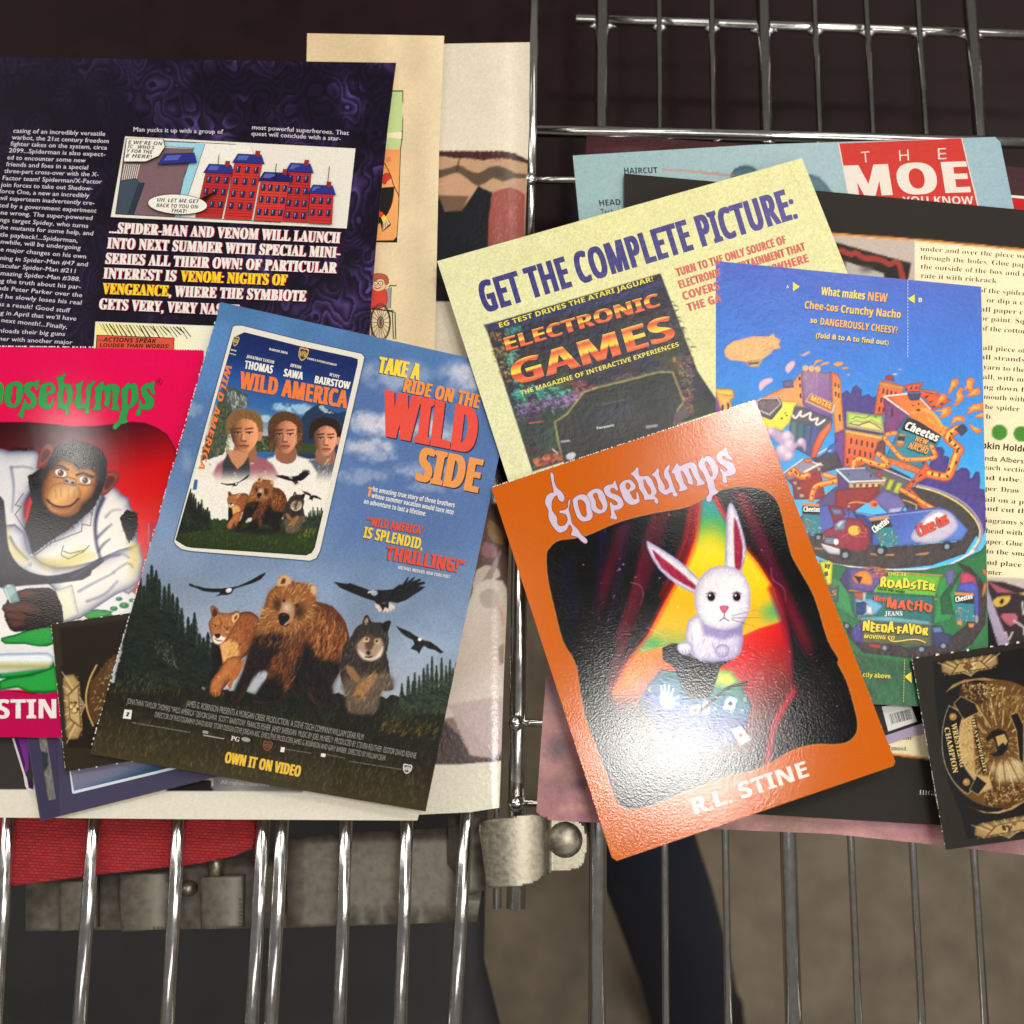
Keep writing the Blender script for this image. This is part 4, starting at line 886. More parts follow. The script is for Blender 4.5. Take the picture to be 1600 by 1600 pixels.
C.poly(K('D5', '300,520 440,430 1000,560 1080,740 1000,880 760,1080 520,1240 350,1360 290,1130 270,1080 350,800'), (18, 14, 14), warp=2); C.strokes(K('D5', '300,520 440,430 1000,560 1080,740 1000,880 760,1080 520,1240 350,1350 290,1130 350,800'), 260, 9, lambda x, y: 60+(x-70)*-.5+30, fb, 1.1, .8, 20, 3)
for s_ in ('430,270 480,180 540,165 585,210 570,300 470,410 400,430', '1140,500 1200,460 1280,475 1292,540 1230,640 1110,740 1090,640'):
    C.poly(K('D5', s_), (150, 84, 70), sm=2, rim=((70, 30, 30), 3, .7)); p = K('D5', s_); C.poly((p-p.mean(0))*.55+p.mean(0), (84, 40, 38), sm=2, soft=2)
C.poly(K('D5', '585,240 650,160 810,120 980,170 1100,240 1160,340 1160,500 1120,640 1040,800 900,960 720,1060 540,1080 420,1020 350,900 380,760 440,560 500,400'), (20, 16, 17), sm=2, warp=1.2, rim=((150, 120, 150), 1.2, .25))
C.strokes(K('D5', '600,230 800,140 1080,240 1150,480 1040,800 760,1050 500,1070 370,920 460,560'), 320, 8, lambda x, y: math.degrees(math.atan2(y-770, x-105)), fb, 1.1, .8, 20, 5)
sk = lin((75, 730), (145, 760), (150, 96, 54), (206, 150, 84), (190, 126, 66))
C.poly(K('D5', '590,380 680,330 800,370 860,430 960,420 1050,480 1050,600 1000,740 900,820 860,900 760,960 600,930 480,830 450,720 470,560'), sk, sm=2, soft=1.2, rim=((40, 18, 14), 5, .8))
C.strokes(K('D5', '600,390 800,380 1040,480 1000,720 860,880 600,900 470,720 500,560'), 160, 6, 85, ('5a2e1a', 'e0b070', '8a5230'), 1, .5, 25, 7)
for x, y in ((660, 480), (925, 560)):
    c = K('D5', f'{x},{y}')[0]; C.blob(c[0], c[1]-1, 15, 9, (44, 20, 16), .9, 16); C.blob(c[0], c[1], 9.5, 5.6, (226, 216, 206), 1, 16, 1); C.blob(c[0], c[1], 5, 5, (70, 36, 20), 1, 0, 1); C.blob(c[0], c[1], 2.6, 2.6, (10, 8, 8), 1, 0, 1); C.blob(c[0]-1.6, c[1]-1.6, 1.4, 1.4, (250, 250, 250), 1, 0, 1)
    C.line([(c[0]-13, c[1]-8), (c[0]-2, c[1]-11), (c[0]+12, c[1]-5)], (24, 12, 10), 3.4, .9, 2); C.line([(c[0]-11, c[1]+6), (c[0], c[1]+8), (c[0]+11, c[1]+7)], (60, 26, 18), 1.5, .8, 2)
C.poly(K('D5', '500,740 560,620 680,580 820,600 880,680 860,820 780,930 640,940 530,880'), lin((80, 750), (120, 800), (196, 150, 96), (216, 170, 110), (160, 104, 62)), sm=2, soft=2, rim=((90, 46, 26), 4, .6))
C.poly(K('D5', '685,560 720,515 770,530 820,545 835,590 800,625 740,605 700,600'), (196, 160, 130), sm=2, rim=((50, 24, 18), 2, .7))
for x, y in ((725, 568), (790, 588)): c = K('D5', f'{x},{y}')[0]; C.blob(c[0], c[1], 4.4, 3, (16, 8, 8), 1, 20)
C.line(K('D5', '510,770 580,830 680,850 780,830 850,760'), (60, 22, 20), 3.2, .95, 3); C.line(K('D5', '560,850 680,880 780,855'), (150, 70, 60), 4, .55, 2)
for s_ in ('600,660 610,760', '660,640 665,740', '740,650 745,760', '810,660 800,750'): C.line(K('D5', s_), (120, 74, 46), 1, .5)
for s_ in ('255,700 165,830 230,845 165,930 290,1130 370,1380', '1000,870 985,1055 895,1035 885,1115 560,1240 370,1380', '690,1270 665,1370 740,1415 900,1340 970,1270', '690,1330 760,1355 920,1320'): C.line(K('D5', s_), (58, 54, 60), 1.1, .9)
for y in (1380, 1475): c = K('D5', f'{345 if y<1400 else 325},{y}')[0]; C.blob(c[0], c[1], 4, 3.4, (150, 164, 180), 1, 0, 1); C.blob(c[0]-1, c[1]-1, 1.5, 1.5, (240, 244, 248), 1)
for s_ in ('1300,960 1380,880 1490,920 1500,1040 1460,1160 1400,1240 1340,1100',): C.poly(K('D5', s_), (16, 13, 14), warp=1.5); C.strokes(K('D5', s_), 70, 9, 60, fb, 1.2, .9, 60, 6)
C.strokes(K('D5', '100,225 330,215 340,240 110,245'), 40, 6, -80, fb, 1.2, .9, 30, 8)
# hand with a glass tube
C.poly(K('B1', '240,680 330,700 380,880 250,920 130,940 60,930 20,800 100,700'), (40, 26, 24), sm=2, warp=1)
for i, s_ in enumerate(('20,780 150,760 240,800 230,840 130,830 30,830', '30,825 140,830 160,870 60,880', '45,870 140,872 150,905 70,915', '110,700 180,690 240,720 200,740 120,745')): C.poly(K('B1', s_), (96, 58, 46), sm=2, rim=((30, 16, 14), 2.4, .8))
C.strokes(K('B1', '180,720 330,720 370,880 200,920'), 90, 8, 150, fb, 1.1, .8, 25, 9)
C.poly(K('B1', '15,680 85,660 120,760 60,775'), (150, 178, 176), soft=1, a=.85, rim=((60, 80, 84), 1.6, .8)); C.line(K('B1', '30,690 62,765'), (236, 244, 244), 1.6, .8); C.blob(*K('B1', '50,668')[0], 10, 4, (206, 220, 222), .9, -12)
C.poly(K('B1', '875,300 925,290 920,400 880,440'), (150, 60, 80), soft=1.5, a=.6); C.line(K('B1', '885,300 882,420'), (226, 190, 206), 1.2, .7)
C.punch(1.16, 1.05, .5); C.speckle(.05, 1.4)
S.fill('printed_face', S.out, C, step=1.2)
nicks(S, (-70, 540), (150, 542.5), 70, 2.2, (232, 226, 220), 3, 'perforated_edge', .9)
drippy(S, lambda p: p, (38, 150, 70), (44, 20, 26), .55)
S.fill('title_lettering', smooth(K('D4', '-160,330 -130,260 -80,230 -20,222 20,245 38,300 25,360 22,420 -10,452 -90,466 -140,440 -165,395'), 3), (38, 150, 70), [smooth(K('D4', '-80,270 -50,262 -35,280 -45,330 -42,400 -65,440 -92,425 -100,390 -82,340'), 3)])
th = np.arange(24)*math.pi/12; c = K('D4', '1533,226')[0]; S.stroke('title_lettering', np.stack((c[0]+4.6*np.cos(th), c[1]+4.8*np.sin(th)), 1), .7, (70, 10, 40), 0, True); S.text('title_lettering', 'R', c+(-2, 2.4), c+(2.2, 2.4), 4.8, (70, 10, 40), 'r', .02)
S.text('author_name', 'R.L. STINE', (-86, 1123), (112, 1122), 30, (232, 226, 220), 'b', .025)
S.done()

# ---------------------------------------------------------------- championship belt cards
gold = ('6a4a1c', 'c09a50', 'e6c884', '8a6428', '3c2810', 'f0dca8')
def fan(C, T, w, h, n=11):
    """a fluted gold side plate w x h, drawn through T"""
    q = lambda *p: T(np.array(p, float))
    p = q((0, .18*h), (.06*w, 0), (.94*w, 0), (w, .18*h), (w, .7*h), (.86*w, h), (.14*w, h), (0, .7*h)); C.poly(p, (176, 146, 96), soft=.8, rim=((60, 40, 18), 2, .8))
    for i in range(n):
        t = i/(n-1); C.line(q((.5*w, 1.25*h), (w*(t*1.1-.05), .0)), (88, 62, 30) if i % 2 else (226, 200, 150), 1.4, .8)
    p = q((.30*w, .28*h), (.70*w, .28*h), (.84*w, .92*h), (.16*w, .92*h)); C.poly(p, (96, 70, 36), soft=.8); C.poly(q((.32*w, .33*h), (.68*w, .33*h), (.80*w, .86*h), (.20*w, .86*h)), (190, 160, 106), soft=.7)
    for k in range(16):
        x, y = random.uniform(.4, .6)*w, random.uniform(.4, .8)*h; c = q((x, y))[0]; C.blob(c[0], c[1], 3.4, 2.4, random.choice(((70, 46, 22), (226, 196, 140), (120, 86, 44))), .9, random.uniform(0, 180), 1)
    for t in np.linspace(.05, .95, 12): c = q((t*w, .97*h-.25*h*abs(t-.5)**2))[0]; C.blob(c[0], c[1], 1.4, 1.4, (236, 214, 160), .9)
S = Sheet('trading_card', 'dark brown card with part of a gold belt, overlapping the pink card', 'card', rough_edge(O_BELTL, 3, .7, 6, 4), plane(8.6), M_GLOSS, part='card_stock', col=None, thick=.3)
C = Picture(75, 950, 250, 1210, (46, 38, 26), .8)
C.poly(K('B1', '355,920 900,850 900,1400 395,1400'), (34, 22, 13), soft=3); C.poly(K('B2', '360,150 800,60 800,650 405,640'), (34, 23, 14), soft=3)
fan(C, fit([(0, 0), (100, 0), (100, 30), (0, 30)], K('B2', '400,600 365,205 475,205 490,580')), 100, 30)
C.poly(K('B2', '640,120 700,80 760,60 760,500 560,500 520,400 540,250'), (84, 56, 26), soft=1.5, warp=2)
C.strokes(K('B2', '600,200 700,100 760,100 740,480 570,480 535,330'), 200, 5, 60, gold, 1.5, .8, 90, 4)
C.line(K('B2', '575,150 535,230 512,330 520,420 555,510'), (206, 168, 104), 2.6, .95, 3); C.line(K('B2', '582,150 545,230 524,330'), (90, 60, 26), 1.2, .9, 3)
C.strokes(K('B2', '640,120 700,60 740,60 700,260 640,240'), 40, 9, 100, ('6a4a2a', '3c2816', '8a6840'), 2, .8, 20, 5)
C.speckle(.15); S.fill('printed_face', S.out, C, step=1.1)
nicks(S, (81, 975), (214, 956), 4, 2.6, (216, 208, 196), 4); nicks(S, (103, 1206), (223, 1187), 4, 2.2, (216, 208, 196), 6); nicks(S, (80, 976), (102, 1204), 70, 1.1, (190, 184, 172), 3, flat=1, keep=.4); S.done()

# ---------------------------------------------------------------- film advert page
zW = plane(10.5, -.15, 0, 480, 870, lambda x, y: .9*np.sin((x+y*.28)/160)+6*np.clip((x-520)/250, 0, 1)*np.clip((y-1020)/240, 0, 1))
S = Sheet('advert_page', 'blue film advert page with bear, puma and wolf, torn along its left edge', 'advert page', rough_edge(O_WILD, 3, 1.5, 4, 5), zW, M_SATIN, part='page_stock', col=None)
pap = lin((555, 520), (400, 1225), (82, 122, 164), (84, 118, 160), (96, 120, 154), (126, 140, 160), (160, 164, 168), (164, 166, 166))
C = Picture(126, 460, 815, 1282, lambda X, Y: pap(X, Y)*(1+(fbm(X, Y, 90, 2)-.5)*.25)[..., None], 1.0)
C.poly(K('px', '500,540 830,560 790,860 520,860'), (84, 106, 150), soft=60, a=.7)
for i, (x, y, rx, ry, a) in enumerate(((620, 588, 70, 34, .55), (720, 590, 50, 34, .75), (735, 578, 40, 20, .6), (585, 662, 66, 26, .95), (565, 655, 44, 18, .8), (668, 668, 42, 30, .85), (700, 682, 30, 24, .6), (560, 698, 70, 20, .8), (590, 712, 40, 16, .5), (655, 735, 60, 18, .55), (560, 745, 60, 16, .4), (680, 760, 60, 14, .35), (310, 545, 22, 12, .4), (300, 640, 22, 16, .35), (292, 720, 16, 30, .3))):
    cloud(C, x, y, rx, ry, (188, 186, 196), a, i)
C.poly(K('px', '120,1062 345,1076 405,1086 470,1070 560,1092 640,1086 730,1092 730,1290 100,1290'), lin((430, 1080), (400, 1240), (30, 33, 20), (32, 30, 18), (54, 48, 30), (72, 64, 40)), warp=5)
wooded(C, lambda p: np.asarray(p, float), 1, True)
GP = K('px', '150,1066 340,1082 640,1100 712,1112 668,1264 142,1176')
grass(C, GP, 1500, ('5c5a34', '2a2a16', '7a7044', '46482a', '1c1c10', '8c7e50'), 10, 2, .5)
grass(C, K('px', '150,1120 660,1200 664,1262 142,1174'), 700, ('9a8a58', '6e6440', '3a341e', '5c5432'), 11, 8, .45)
grass(C, K('px', '600,1120 690,1128 676,1160 590,1146'), 140, ('b08a44', 'c89a50', '8a6c38'), 9, 9, .5, -60)
grass(C, K('px', '190,1050 270,1058 290,1085 175,1085'), 160, ('7a7440', '5a5a30', '8c8450'), 8, 7, .5)
animals(C); eagles(C)
grass(C, K('px', '330,1096 640,1110 640,1140 330,1118'), 260, ('3a3c22', '22241a', '54522e'), 10, 12, .6)
C.punch(1.18, 1.0, .45); C.speckle(.12)
S.fill('printed_face', S.out, C, step=1.12)
nicks(S, (343, 478), (141, 1172), 170, 1.7, (206, 202, 198), 5, flat=1, keep=.35)
nicks(S, (330, 520), (150, 1140), 90, 1.9, (224, 220, 214), 9, flat=0, keep=.35)
# headline block
dk = (40, 36, 58)
def T6(t, a, h, col, sh, st='b', off=.045, part='headline', sx=0, crop='A6'):
    (p0, p1) = K(crop, a); S.text(part, t, p0, p1, h*CROPS[crop][2], col, st, off, sx, 3, shadow=(sh, dk))
T6('TAKE A', '725,388 966,433', 96, (244, 208, 62), (-1.4, 1.2))
T6('RIDE ON THE', '876,503 1322,602', 82, (232, 140, 66), (-1.2, 1))
S.text('headline', 'WILD', *K('A6', '748,764 1288,872'), 72, (224, 74, 58), 'b', .045, -.08, 4, shadow=((1.6, 2.2), dk))
S.text('headline', 'SIDE', *K('A6', '954,1030 1310,1104'), 53, (228, 146, 72), 'b', .045, -.02, 4, shadow=((1.6, 2), dk))
wt = (226, 222, 214)
S.text('body_text', 'T', *K('B3', '896,158 912,161'), 15, (236, 150, 70), 'b', .06)
S.lines('body_text', [(t, *K('B3', a).ravel()) for t, a in (('he amazing true story of three brothers', '921,136 1285,208'), ('whose summer vacation would turn into', '914,164 1280,240'), ('an adventure to last a lifetime.', '880,190 1157,247'))], 7.6, wt, 'b', .01)
T6('“‘WILD AMERICA’', '892,287 1138,330', 40, (206, 82, 56), (-.6, .6), 'b', .03, 'quotation', 0, 'B3')
T6('IS SPLENDID,', '878,342 1140,396', 50, (226, 196, 66), (-.8, .7), 'b', .03, 'quotation', 0, 'B3')
T6('THRILLING!”', '978,440 1322,503', 62, (210, 74, 54), (-.9, .8), 'b', .04, 'quotation', 0, 'B3')
S.text('quotation', 'MICHAEL MEDVED, NEW YORK POST', *K('B3', '1034,482 1266,526'), 5, wt, 'b', .0)
T6('OWN IT ON VIDEO', '603,376 936,440', 50, (226, 184, 60), (.8, .9), 'b', .04, 'video_line', 0, 'B4')
cg = (150, 148, 138)
for t, a, h in (('JAMES G. ROBINSON PRESENTS A MORGAN CREEK PRODUCTION  A STEVE TISCH COMPANY/WILLIAM DEAR FILM', '430,124 1220,276', 28), ('JONATHAN TAYLOR THOMAS “WILD AMERICA” DEVON SAWA  SCOTT BAIRSTOW  FRANCES FISHER  JAMEY SHERIDAN  MUSIC BY JOEL McNEELY  PRODUCED BY STEVEN REUTHER  EDITOR DAVID RENNIE', '165,112 1456,358', 26), ('DIRECTOR OF PHOTOGRAPHY DAVID BURR  STORY DESIGN STEVE JORDAN ASC  EXECUTIVE PRODUCERS JAMES G. ROBINSON AND GARY BARBER  DIRECTED BY WILLIAM DEAR', '290,172 1320,368', 24)):
    p0, p1 = K('B4', a); S.text('credits', t, p0, p1, h*.35, cg, 'r', -.004)
p0, p1 = K('B4', '190,200 450,244'); S.text('credits', 'PRINTS AND ADVERTISING BY DELUXE SOUNDTRACK', p0, p1, 2, cg)
S.text('credits', 'PG', *K('B4', '630,276 668,283'), 7, wt, 's', 0)
S.fill('credits', K('B4', '156,138 190,142 184,182 148,178'), wt); S.fill('credits', K('B4', '165,150 180,152 172,168 178,172 160,168 168,158'), (30, 30, 24))
for cx, cy, rx, ry in ((698, 273, 20, 10),):
    th = np.arange(20)*math.pi/10; c = K('B4', f'{cx},{cy}')[0]; S.fill('credits', np.stack((c[0]+rx*.35*np.cos(th), c[1]+ry*.35*np.sin(th)+.06*rx*np.cos(th)), 1), cg)
S.fill('credits', K('B4', '506,232 530,236 528,248 504,244'), cg); S.fill('credits', K('B4', '508,250 602,268 600,272 506,256'), cg); S.fill('credits', K('B4', '855,306 872,308 868,330 851,328'), wt); S.fill('credits', K('B4', '1034,334 1054,337 1052,352 1032,349'), wt)
for a in ('875,318 990,336', '1058,342 1140,358', '1160,372 1390,408'): S.text('credits', 'available on home video and in stereo sound', *K('B4', a), 2, cg)
SHIELD = np.array([(-.5, -.42), (-.25, -.5), (0, -.44), (.25, -.5), (.5, -.42), (.5, -.05), (.42, .2), (.22, .4), (0, .52), (-.22, .4), (-.42, .2), (-.5, -.05)])
def shield(S, part, c, w, h, rot, rim, body):
    a = R(rot); M = np.array(((math.cos(a), math.sin(a)), (-math.sin(a), math.cos(a))))
    q = SHIELD*(w, h); f = lambda p: p @ M+c
    S.fill(part, f(q), rim); S.fill(part, f(q*.80), body)
    S.text(part, 'WB', f(np.array([(-.36*w, .16*h)]))[0], f(np.array([(.36*w, .16*h)]))[0], h*.36, rim, 'b', 0, warp=lambda x, y, L, H: (x, y*(1.25-.5*np.abs(x/L-.5)*1.6)))
shield(S, 'credits', K('B4', '1418,404')[0], 14, 15, 12, wt, (70, 66, 46)); shield(S, 'credits', K('B4', '794,302')[0], 15, 16, 12, (130, 70, 40), (60, 50, 34))
# the cassette case pictured on it
CASE_O = K('px', '364,511 368,509 378,509 470,532 556,551 565,553 569,558 567,568 500,860 494,872 484,876 440,872 300,861 284,858 276,852 272,846')
CASE_I = K('px', '365,527 382,519 470,541 550,558 559,561 559,568 492,856 487,864 478,868 420,864 300,856 290,854 274,844')
S.fill('video_case', offset(CASE_O, 1.2), (58, 84, 120), step=12); S.fill('video_case', CASE_O, (222, 216, 200), step=12)
ax = lambda X, Y: ((X-460)*-.218+(Y-540)*.976)
ramp = np.array([(28, 44, 92), (30, 54, 106), (46, 88, 146), (60, 104, 150), (150, 160, 166), (216, 208, 196), (212, 206, 194), (206, 202, 190)])/255
def casebg(X, Y):
    t = np.clip(ax(X, Y)/250, 0, 1)*7; i = np.clip(t.astype(int), 0, 6); w = (t-i)[..., None]
    return ramp[i]*(1-w)+ramp[i+1]*w
C = Picture(266, 505, 572, 880, casebg, .85)
for i, (x, y, rx, ry) in enumerate(((470, 640, 34, 12), (440, 636, 22, 9), (500, 645, 20, 8), (415, 655, 20, 8))): cloud(C, x, y, rx, ry, (170, 192, 206), .8, i)
C.poly(K('C3', '1080,900 1130,820 1200,770 1260,745 1330,800 1420,830 1500,810 1500,1000 1420,1240 1050,1240'), (42, 60, 84), warp=1.5); C.poly(K('C3', '1240,770 1275,755 1330,810 1380,830 1300,835'), (150, 164, 176), warp=2)
C.poly(K('C3', '400,600 480,600 610,680 620,760 480,800 440,1000 400,1200 190,1260 240,1060'), (74, 82, 76), warp=3); C.strokes(K('C3', '420,600 600,680 610,750 480,790 420,700'), 90, 8, 80, ('b8bab8', '8a9294', '5a646c', 'd0d0ca'), 1.3, .8, 20, 3)
C.strokes(K('C3', '330,760 450,760 440,1180 230,1200'), 160, 6, 60, ('4c5a2c', '2c381c', '6c6e3a', '8a8448', '1c2414'), 1.6, .8, 50, 4)
C.poly(K('C3', '640,1030 850,1040 1010,1100 1400,1100 1390,1200 640,1180'), (62, 74, 48), warp=2); C.strokes(K('C3', '640,1040 860,1050 840,1170 650,1170'), 60, 5, 20, ('b0a890', '302c24', '6c6850'), 1.3, .8, 50, 5)
C.poly(K('C3', '620,1170 860,1175 830,1300 640,1300'), (58, 100, 150), warp=1.5)
def lad(x, y, s, skin, hair, shirt, long=0, seed=1, turn=0):
    """a boy's head and shoulders; light falls from the right"""
    q = lambda *p: [(x+a*s, y+b*s) for a, b in p]
    C.poly(q((-1.5, 2.7), (-1.45, 1.7), (-.55, 1.3), (.6, 1.25), (1.5, 1.7), (1.7, 2.8)), shirt, soft=2.5, sm=2)
    C.poly(q((-.5, .6), (.52, .6), (.62, 1.45), (.1, 1.75), (-.55, 1.45)), np.array(skin)*.72, soft=1, sm=2)
    C.poly(q((-1.0, .1), (-.98, -.7), (-.5, -1.22), (.2, -1.28), (.85, -.95), (1.02, -.2), (.92, .05 if not long else .6), (.6, .1), (-.62, .1), (-.9, .05 if not long else .8)), hair, soft=.8, sm=2)
    C.poly(q((.72, .0), (.95, -.02), (.93, .35), (.7, .45)), np.array(skin)*.9, sm=2)
    f = q((-.68, -.45), (0, -.78), (.62, -.5), (.74, .1), (.6, .62), (.22, 1.08), (-.12, 1.12), (-.5, .72), (-.72, .2))
    C.poly(f, lin((x-.7*s, y), (x+.6*s, y-.1*s), np.array(skin)*.42, np.array(skin)*.8, skin, np.array(skin)*1.1), soft=.9, sm=2)
    for e in (-.33+turn, .3+turn):
        C.line(q((e-.2, -.2), (e+.19, -.24)), np.array(hair)*.6, .08*s, .8); C.blob(x+e*s, y+.03*s, .17*s, .10*s, (228, 214, 200), .8); C.blob(x+e*s, y+.03*s, .10*s, .10*s, (30, 20, 18), 1)
        C.line(q((e-.17, -.02), (e+.17, -.03)), (50, 28, 20), .07*s, .8)
    C.poly(q((-.05+turn, .0), (.06+turn, .0), (.14+turn, .42), (-.1+turn, .44)), np.array(skin)*1.12, soft=1.4, a=.6); C.line(q((-.12+turn, .45), (.12+turn, .46)), np.array(skin)*.45, .09*s, .8); C.line(q((-.1+turn, .1), (-.16+turn, .4)), np.array(skin)*.5, .1*s, .5)
    C.line(q((-.22+turn, .72), (0+turn, .69), (.24+turn, .72)), (120, 56, 46), .10*s, .9); C.line(q((-.12+turn, .82), (.14+turn, .82)), np.array(skin)*.6, .1*s, .5)
    top = q((-.98, -.05), (-.95, -.7), (-.5, -1.2), (.2, -1.26), (.85, -.9), (1.0, -.1), (.74, -.42), (.4, -.78), (-.15, -.74), (-.66, -.36), (-.8, -.02))
    C.poly(top, hair, soft=.8, sm=2)
    C.strokes(top, 90, (.26*s), lambda X, Y: 70+60*(X-x)/s, [tuple(np.clip(np.array(hair)*g/255, 0, 1)*255) for g in (.35, .6, 1.1, 1.35)], .8, .45, 10, seed)
    if long:
        for sg in (-1, 1): C.strokes(q((sg*.62, -.4), (sg*1.02, -.2), (sg*.95, .75), (sg*.7, .6)), 40, .6*s, 88, [tuple(np.clip(np.array(hair)*g/255, 0, 1)*255) for g in (.5, .9, 1.5)], 1.1, .9, 8, seed+1)
lad(508, 684, 25, (204, 142, 112), (50, 34, 26), (96, 100, 108), 0, 2, .06)
C.strokes(K('C3', '1230,1290 1350,1180 1390,1230 1350,1400 1240,1400'), 40, 9, 115, ('d8d4cc', '2c3038', '6c7078'), 1, .8, 12, 6)
lad(446, 678, 27, (196, 134, 104), (92, 64, 44), (216, 210, 200), 1, 3, -.02)
lad(382, 676, 29, (202, 140, 102), (128, 96, 60), (150, 96, 104), 0, 4, -.04)
C.poly(K('C3', '430,1190 480,1200 520,1330 620,1220 640,1420 380,1420 390,1280'), (60, 62, 66), soft=2); C.poly(K('C3', '430,1180 520,1330 620,1210 580,1180 470,1160'), (186, 132, 100), soft=1.2, sm=2)
for k in range(40):
    x, y = random.uniform(318, 420), random.uniform(712, 752)
    if 345 < x < 392 and y < 735: continue
    C.blob(x, y, 3.2, 2.2, random.choice(((222, 206, 208), (120, 60, 78), (90, 70, 100), (236, 226, 224))), .6)
C.poly(K('px', '270,742 540,742 520,812 260,812'), (218, 211, 199), soft=13, a=.96)
SM = fit(K('B3', '525,690 810,770 905,855 215,1010 640,860 200,650 525,510'), K('B3', '410,135 530,170 565,195 278,280 490,250 268,140 425,75'))
C.poly(K('C4', '60,760 100,640 240,630 600,640 760,660 1000,640 1390,600 1380,980 60,900'), lin((390, 800), (380, 870), (40, 50, 28), (46, 62, 26), (40, 54, 22)), warp=3)
wooded(C, fit(K('B3', '0,560 190,800 0,900 1295,900 1180,880'), K('B3', '90,130 225,220 70,270 697,200 655,225')), .55, False, .6)
C.poly(K('C4', '250,280 280,285 270,370 235,375'), (60, 96, 140), soft=1)
grass(C, K('C4', '130,640 1340,680 1290,940 150,860'), 700, ('5c6a2c', '36441a', '1e2a10', '70783a', '4a5a24'), 5, 4, .55); grass(C, K('C4', '1140,740 1340,720 1310,800 1160,810'), 60, ('a09a44', '8a8638'), 5, 5, .6)
animals(C, SM, .43, .45)
eagles(C, fit(K('B3', '105,555 440,505 750,545 1135,535 1025,738 1237,858'), K('B3', '243,100 385,70 462,58 640,45 608,135 693,172')), .45)
C.punch(1.18, 1.0, .5); C.speckle(.10, 1.4)
S.fill('video_case/case_cover', CASE_I, C, step=.95)
og = (230, 118, 52)
CC = 'video_case/case_lettering'
S.text(CC, 'WILD AMERICA', *K('C3', '538,612 1490,790'), 27.5, og, 'b', .04, -.06, 3, shadow=((-.7, .9), (24, 26, 50)))
S.text(CC, 'WILD AMERICA', *K('C3', '418,404 170,1326'), 9.6, og, 'bi', .03, 0, 3)
for t, a, h, st in (('JONATHAN TAYLOR', '600,337 846,390', 27, 's'), ('THOMAS', '582,432 828,478', 72, 'b'), ('DEVON', '990,415 1086,438', 28, 's'), ('SAWA', '930,500 1098,534', 68, 'b'), ('SCOTT', '1340,496 1428,520', 26, 's'), ('BAIRSTOW', '1208,562 1518,618', 66, 'b'), ('WARNER BROS.', '800,268 968,306', 20, 's'), ('FAMILY ENTERTAINMENT', '1142,350 1404,412', 18, 's'), ('WB', '458,270 508,282', 12, 'b'), ('VIDEO', '442,300 504,316', 10, 'b')):
    S.text(CC, t, *K('C3', a), h*.175, (232, 226, 212), st, .035 if h > 40 else .02)
shield(S, CC, K('C3', '1106,306')[0], 15, 21, 14, (214, 170, 84), (60, 52, 62)); shield(S, CC, K('C3', '505,190')[0], 9, 16, 14, (208, 176, 110), (70, 60, 60))
S.done()

# ================================================================ right-hand stack
S = Sheet('magazine_page', 'purplish pink photo page lowest on the right, lying straight on the wires', 'magazine page', O_SKIN, plane(-.6, .05, 0, 800, 800, lambda x, y: -1.2*np.clip((y-1250)/80, 0, 1.2)*(.6+.4*np.sin(x/60))), M_SATIN, part='page_stock', col=None)
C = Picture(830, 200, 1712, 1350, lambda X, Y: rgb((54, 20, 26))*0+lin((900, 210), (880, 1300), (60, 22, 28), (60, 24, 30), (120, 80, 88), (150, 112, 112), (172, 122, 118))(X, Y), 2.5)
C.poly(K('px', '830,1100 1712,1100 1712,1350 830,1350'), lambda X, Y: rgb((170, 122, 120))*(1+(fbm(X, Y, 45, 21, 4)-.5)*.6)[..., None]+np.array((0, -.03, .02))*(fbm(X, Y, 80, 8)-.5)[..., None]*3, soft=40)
for x, y, rx, ry, c in ((870, 1170, 30, 34, (112, 90, 96)), (905, 1225, 24, 14, (104, 72, 84)), (880, 1100, 40, 50, (186, 152, 158)), (900, 1262, 40, 10, (206, 160, 136)), (1010, 1290, 60, 8, (206, 150, 132)), (1300, 1290, 90, 12, (150, 104, 112)), (1560, 1310, 60, 14, (140, 96, 102)), (1420, 1312, 60, 8, (190, 132, 128)), (980, 235, 80, 10, (90, 44, 46))): C.blob(x, y, rx, ry, c, .8)
C.strokes(K('px', '845,1250 1130,1280 1480,1310 1470,1322 1130,1296 850,1278'), 160, 14, 6, ('c89684', '8a5c62', 'dcb49c', 'a06c72'), 1.3, .35, 25, 3)
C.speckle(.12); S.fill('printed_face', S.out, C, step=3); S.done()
S = Sheet('magazine_cover', 'bright red cover edge peeking out behind the blue page at the right', 'magazine cover', O_RED, plane(.25), M_GLOSS, part='cover_stock', col=(190, 22, 26))
S.fill('white_edge', K('px', '1570,304 1720,316 1720,320 1570,308'), (226, 220, 212)); S.done()

S = Sheet('magazine_page', 'pale blue page headed with big white letters on a red block', 'magazine page', O_MOE, plane(1.0, .02), M_SATIN, part='page_stock', col=None)
C = Picture(885, 205, 1605, 605, lambda X, Y: lin((900, 250), (1580, 250), (150, 178, 178), (162, 186, 190), (150, 178, 188))(X, Y), 2)
for s_, g in (('A3', '1300,320 1320,285 1360,265 1400,260 1440,272 1470,300 1470,360 1300,360'), ('A4', '300,310 330,312 380,330 420,370 460,425 300,425')): C.poly(K(s_, g), lin((1150, 260), (1150, 280), (66, 98, 112), (92, 122, 130)), rim=((44, 66, 76), 3, .6), warp=1)
C.line(K('A3', '895,283 1320,320'), (206, 110, 100), 2.2, .95); C.speckle(.12); S.fill('printed_face', S.out, C, step=2.6)
S.fill('red_block', K('A4', '493,130 1230,97 1330,500 558,460'), (228, 214, 204)); S.fill('red_block', K('A4', '500,130 1226,99 1322,500 562,460'), (200, 50, 40), step=8)
w_ = (228, 216, 202)
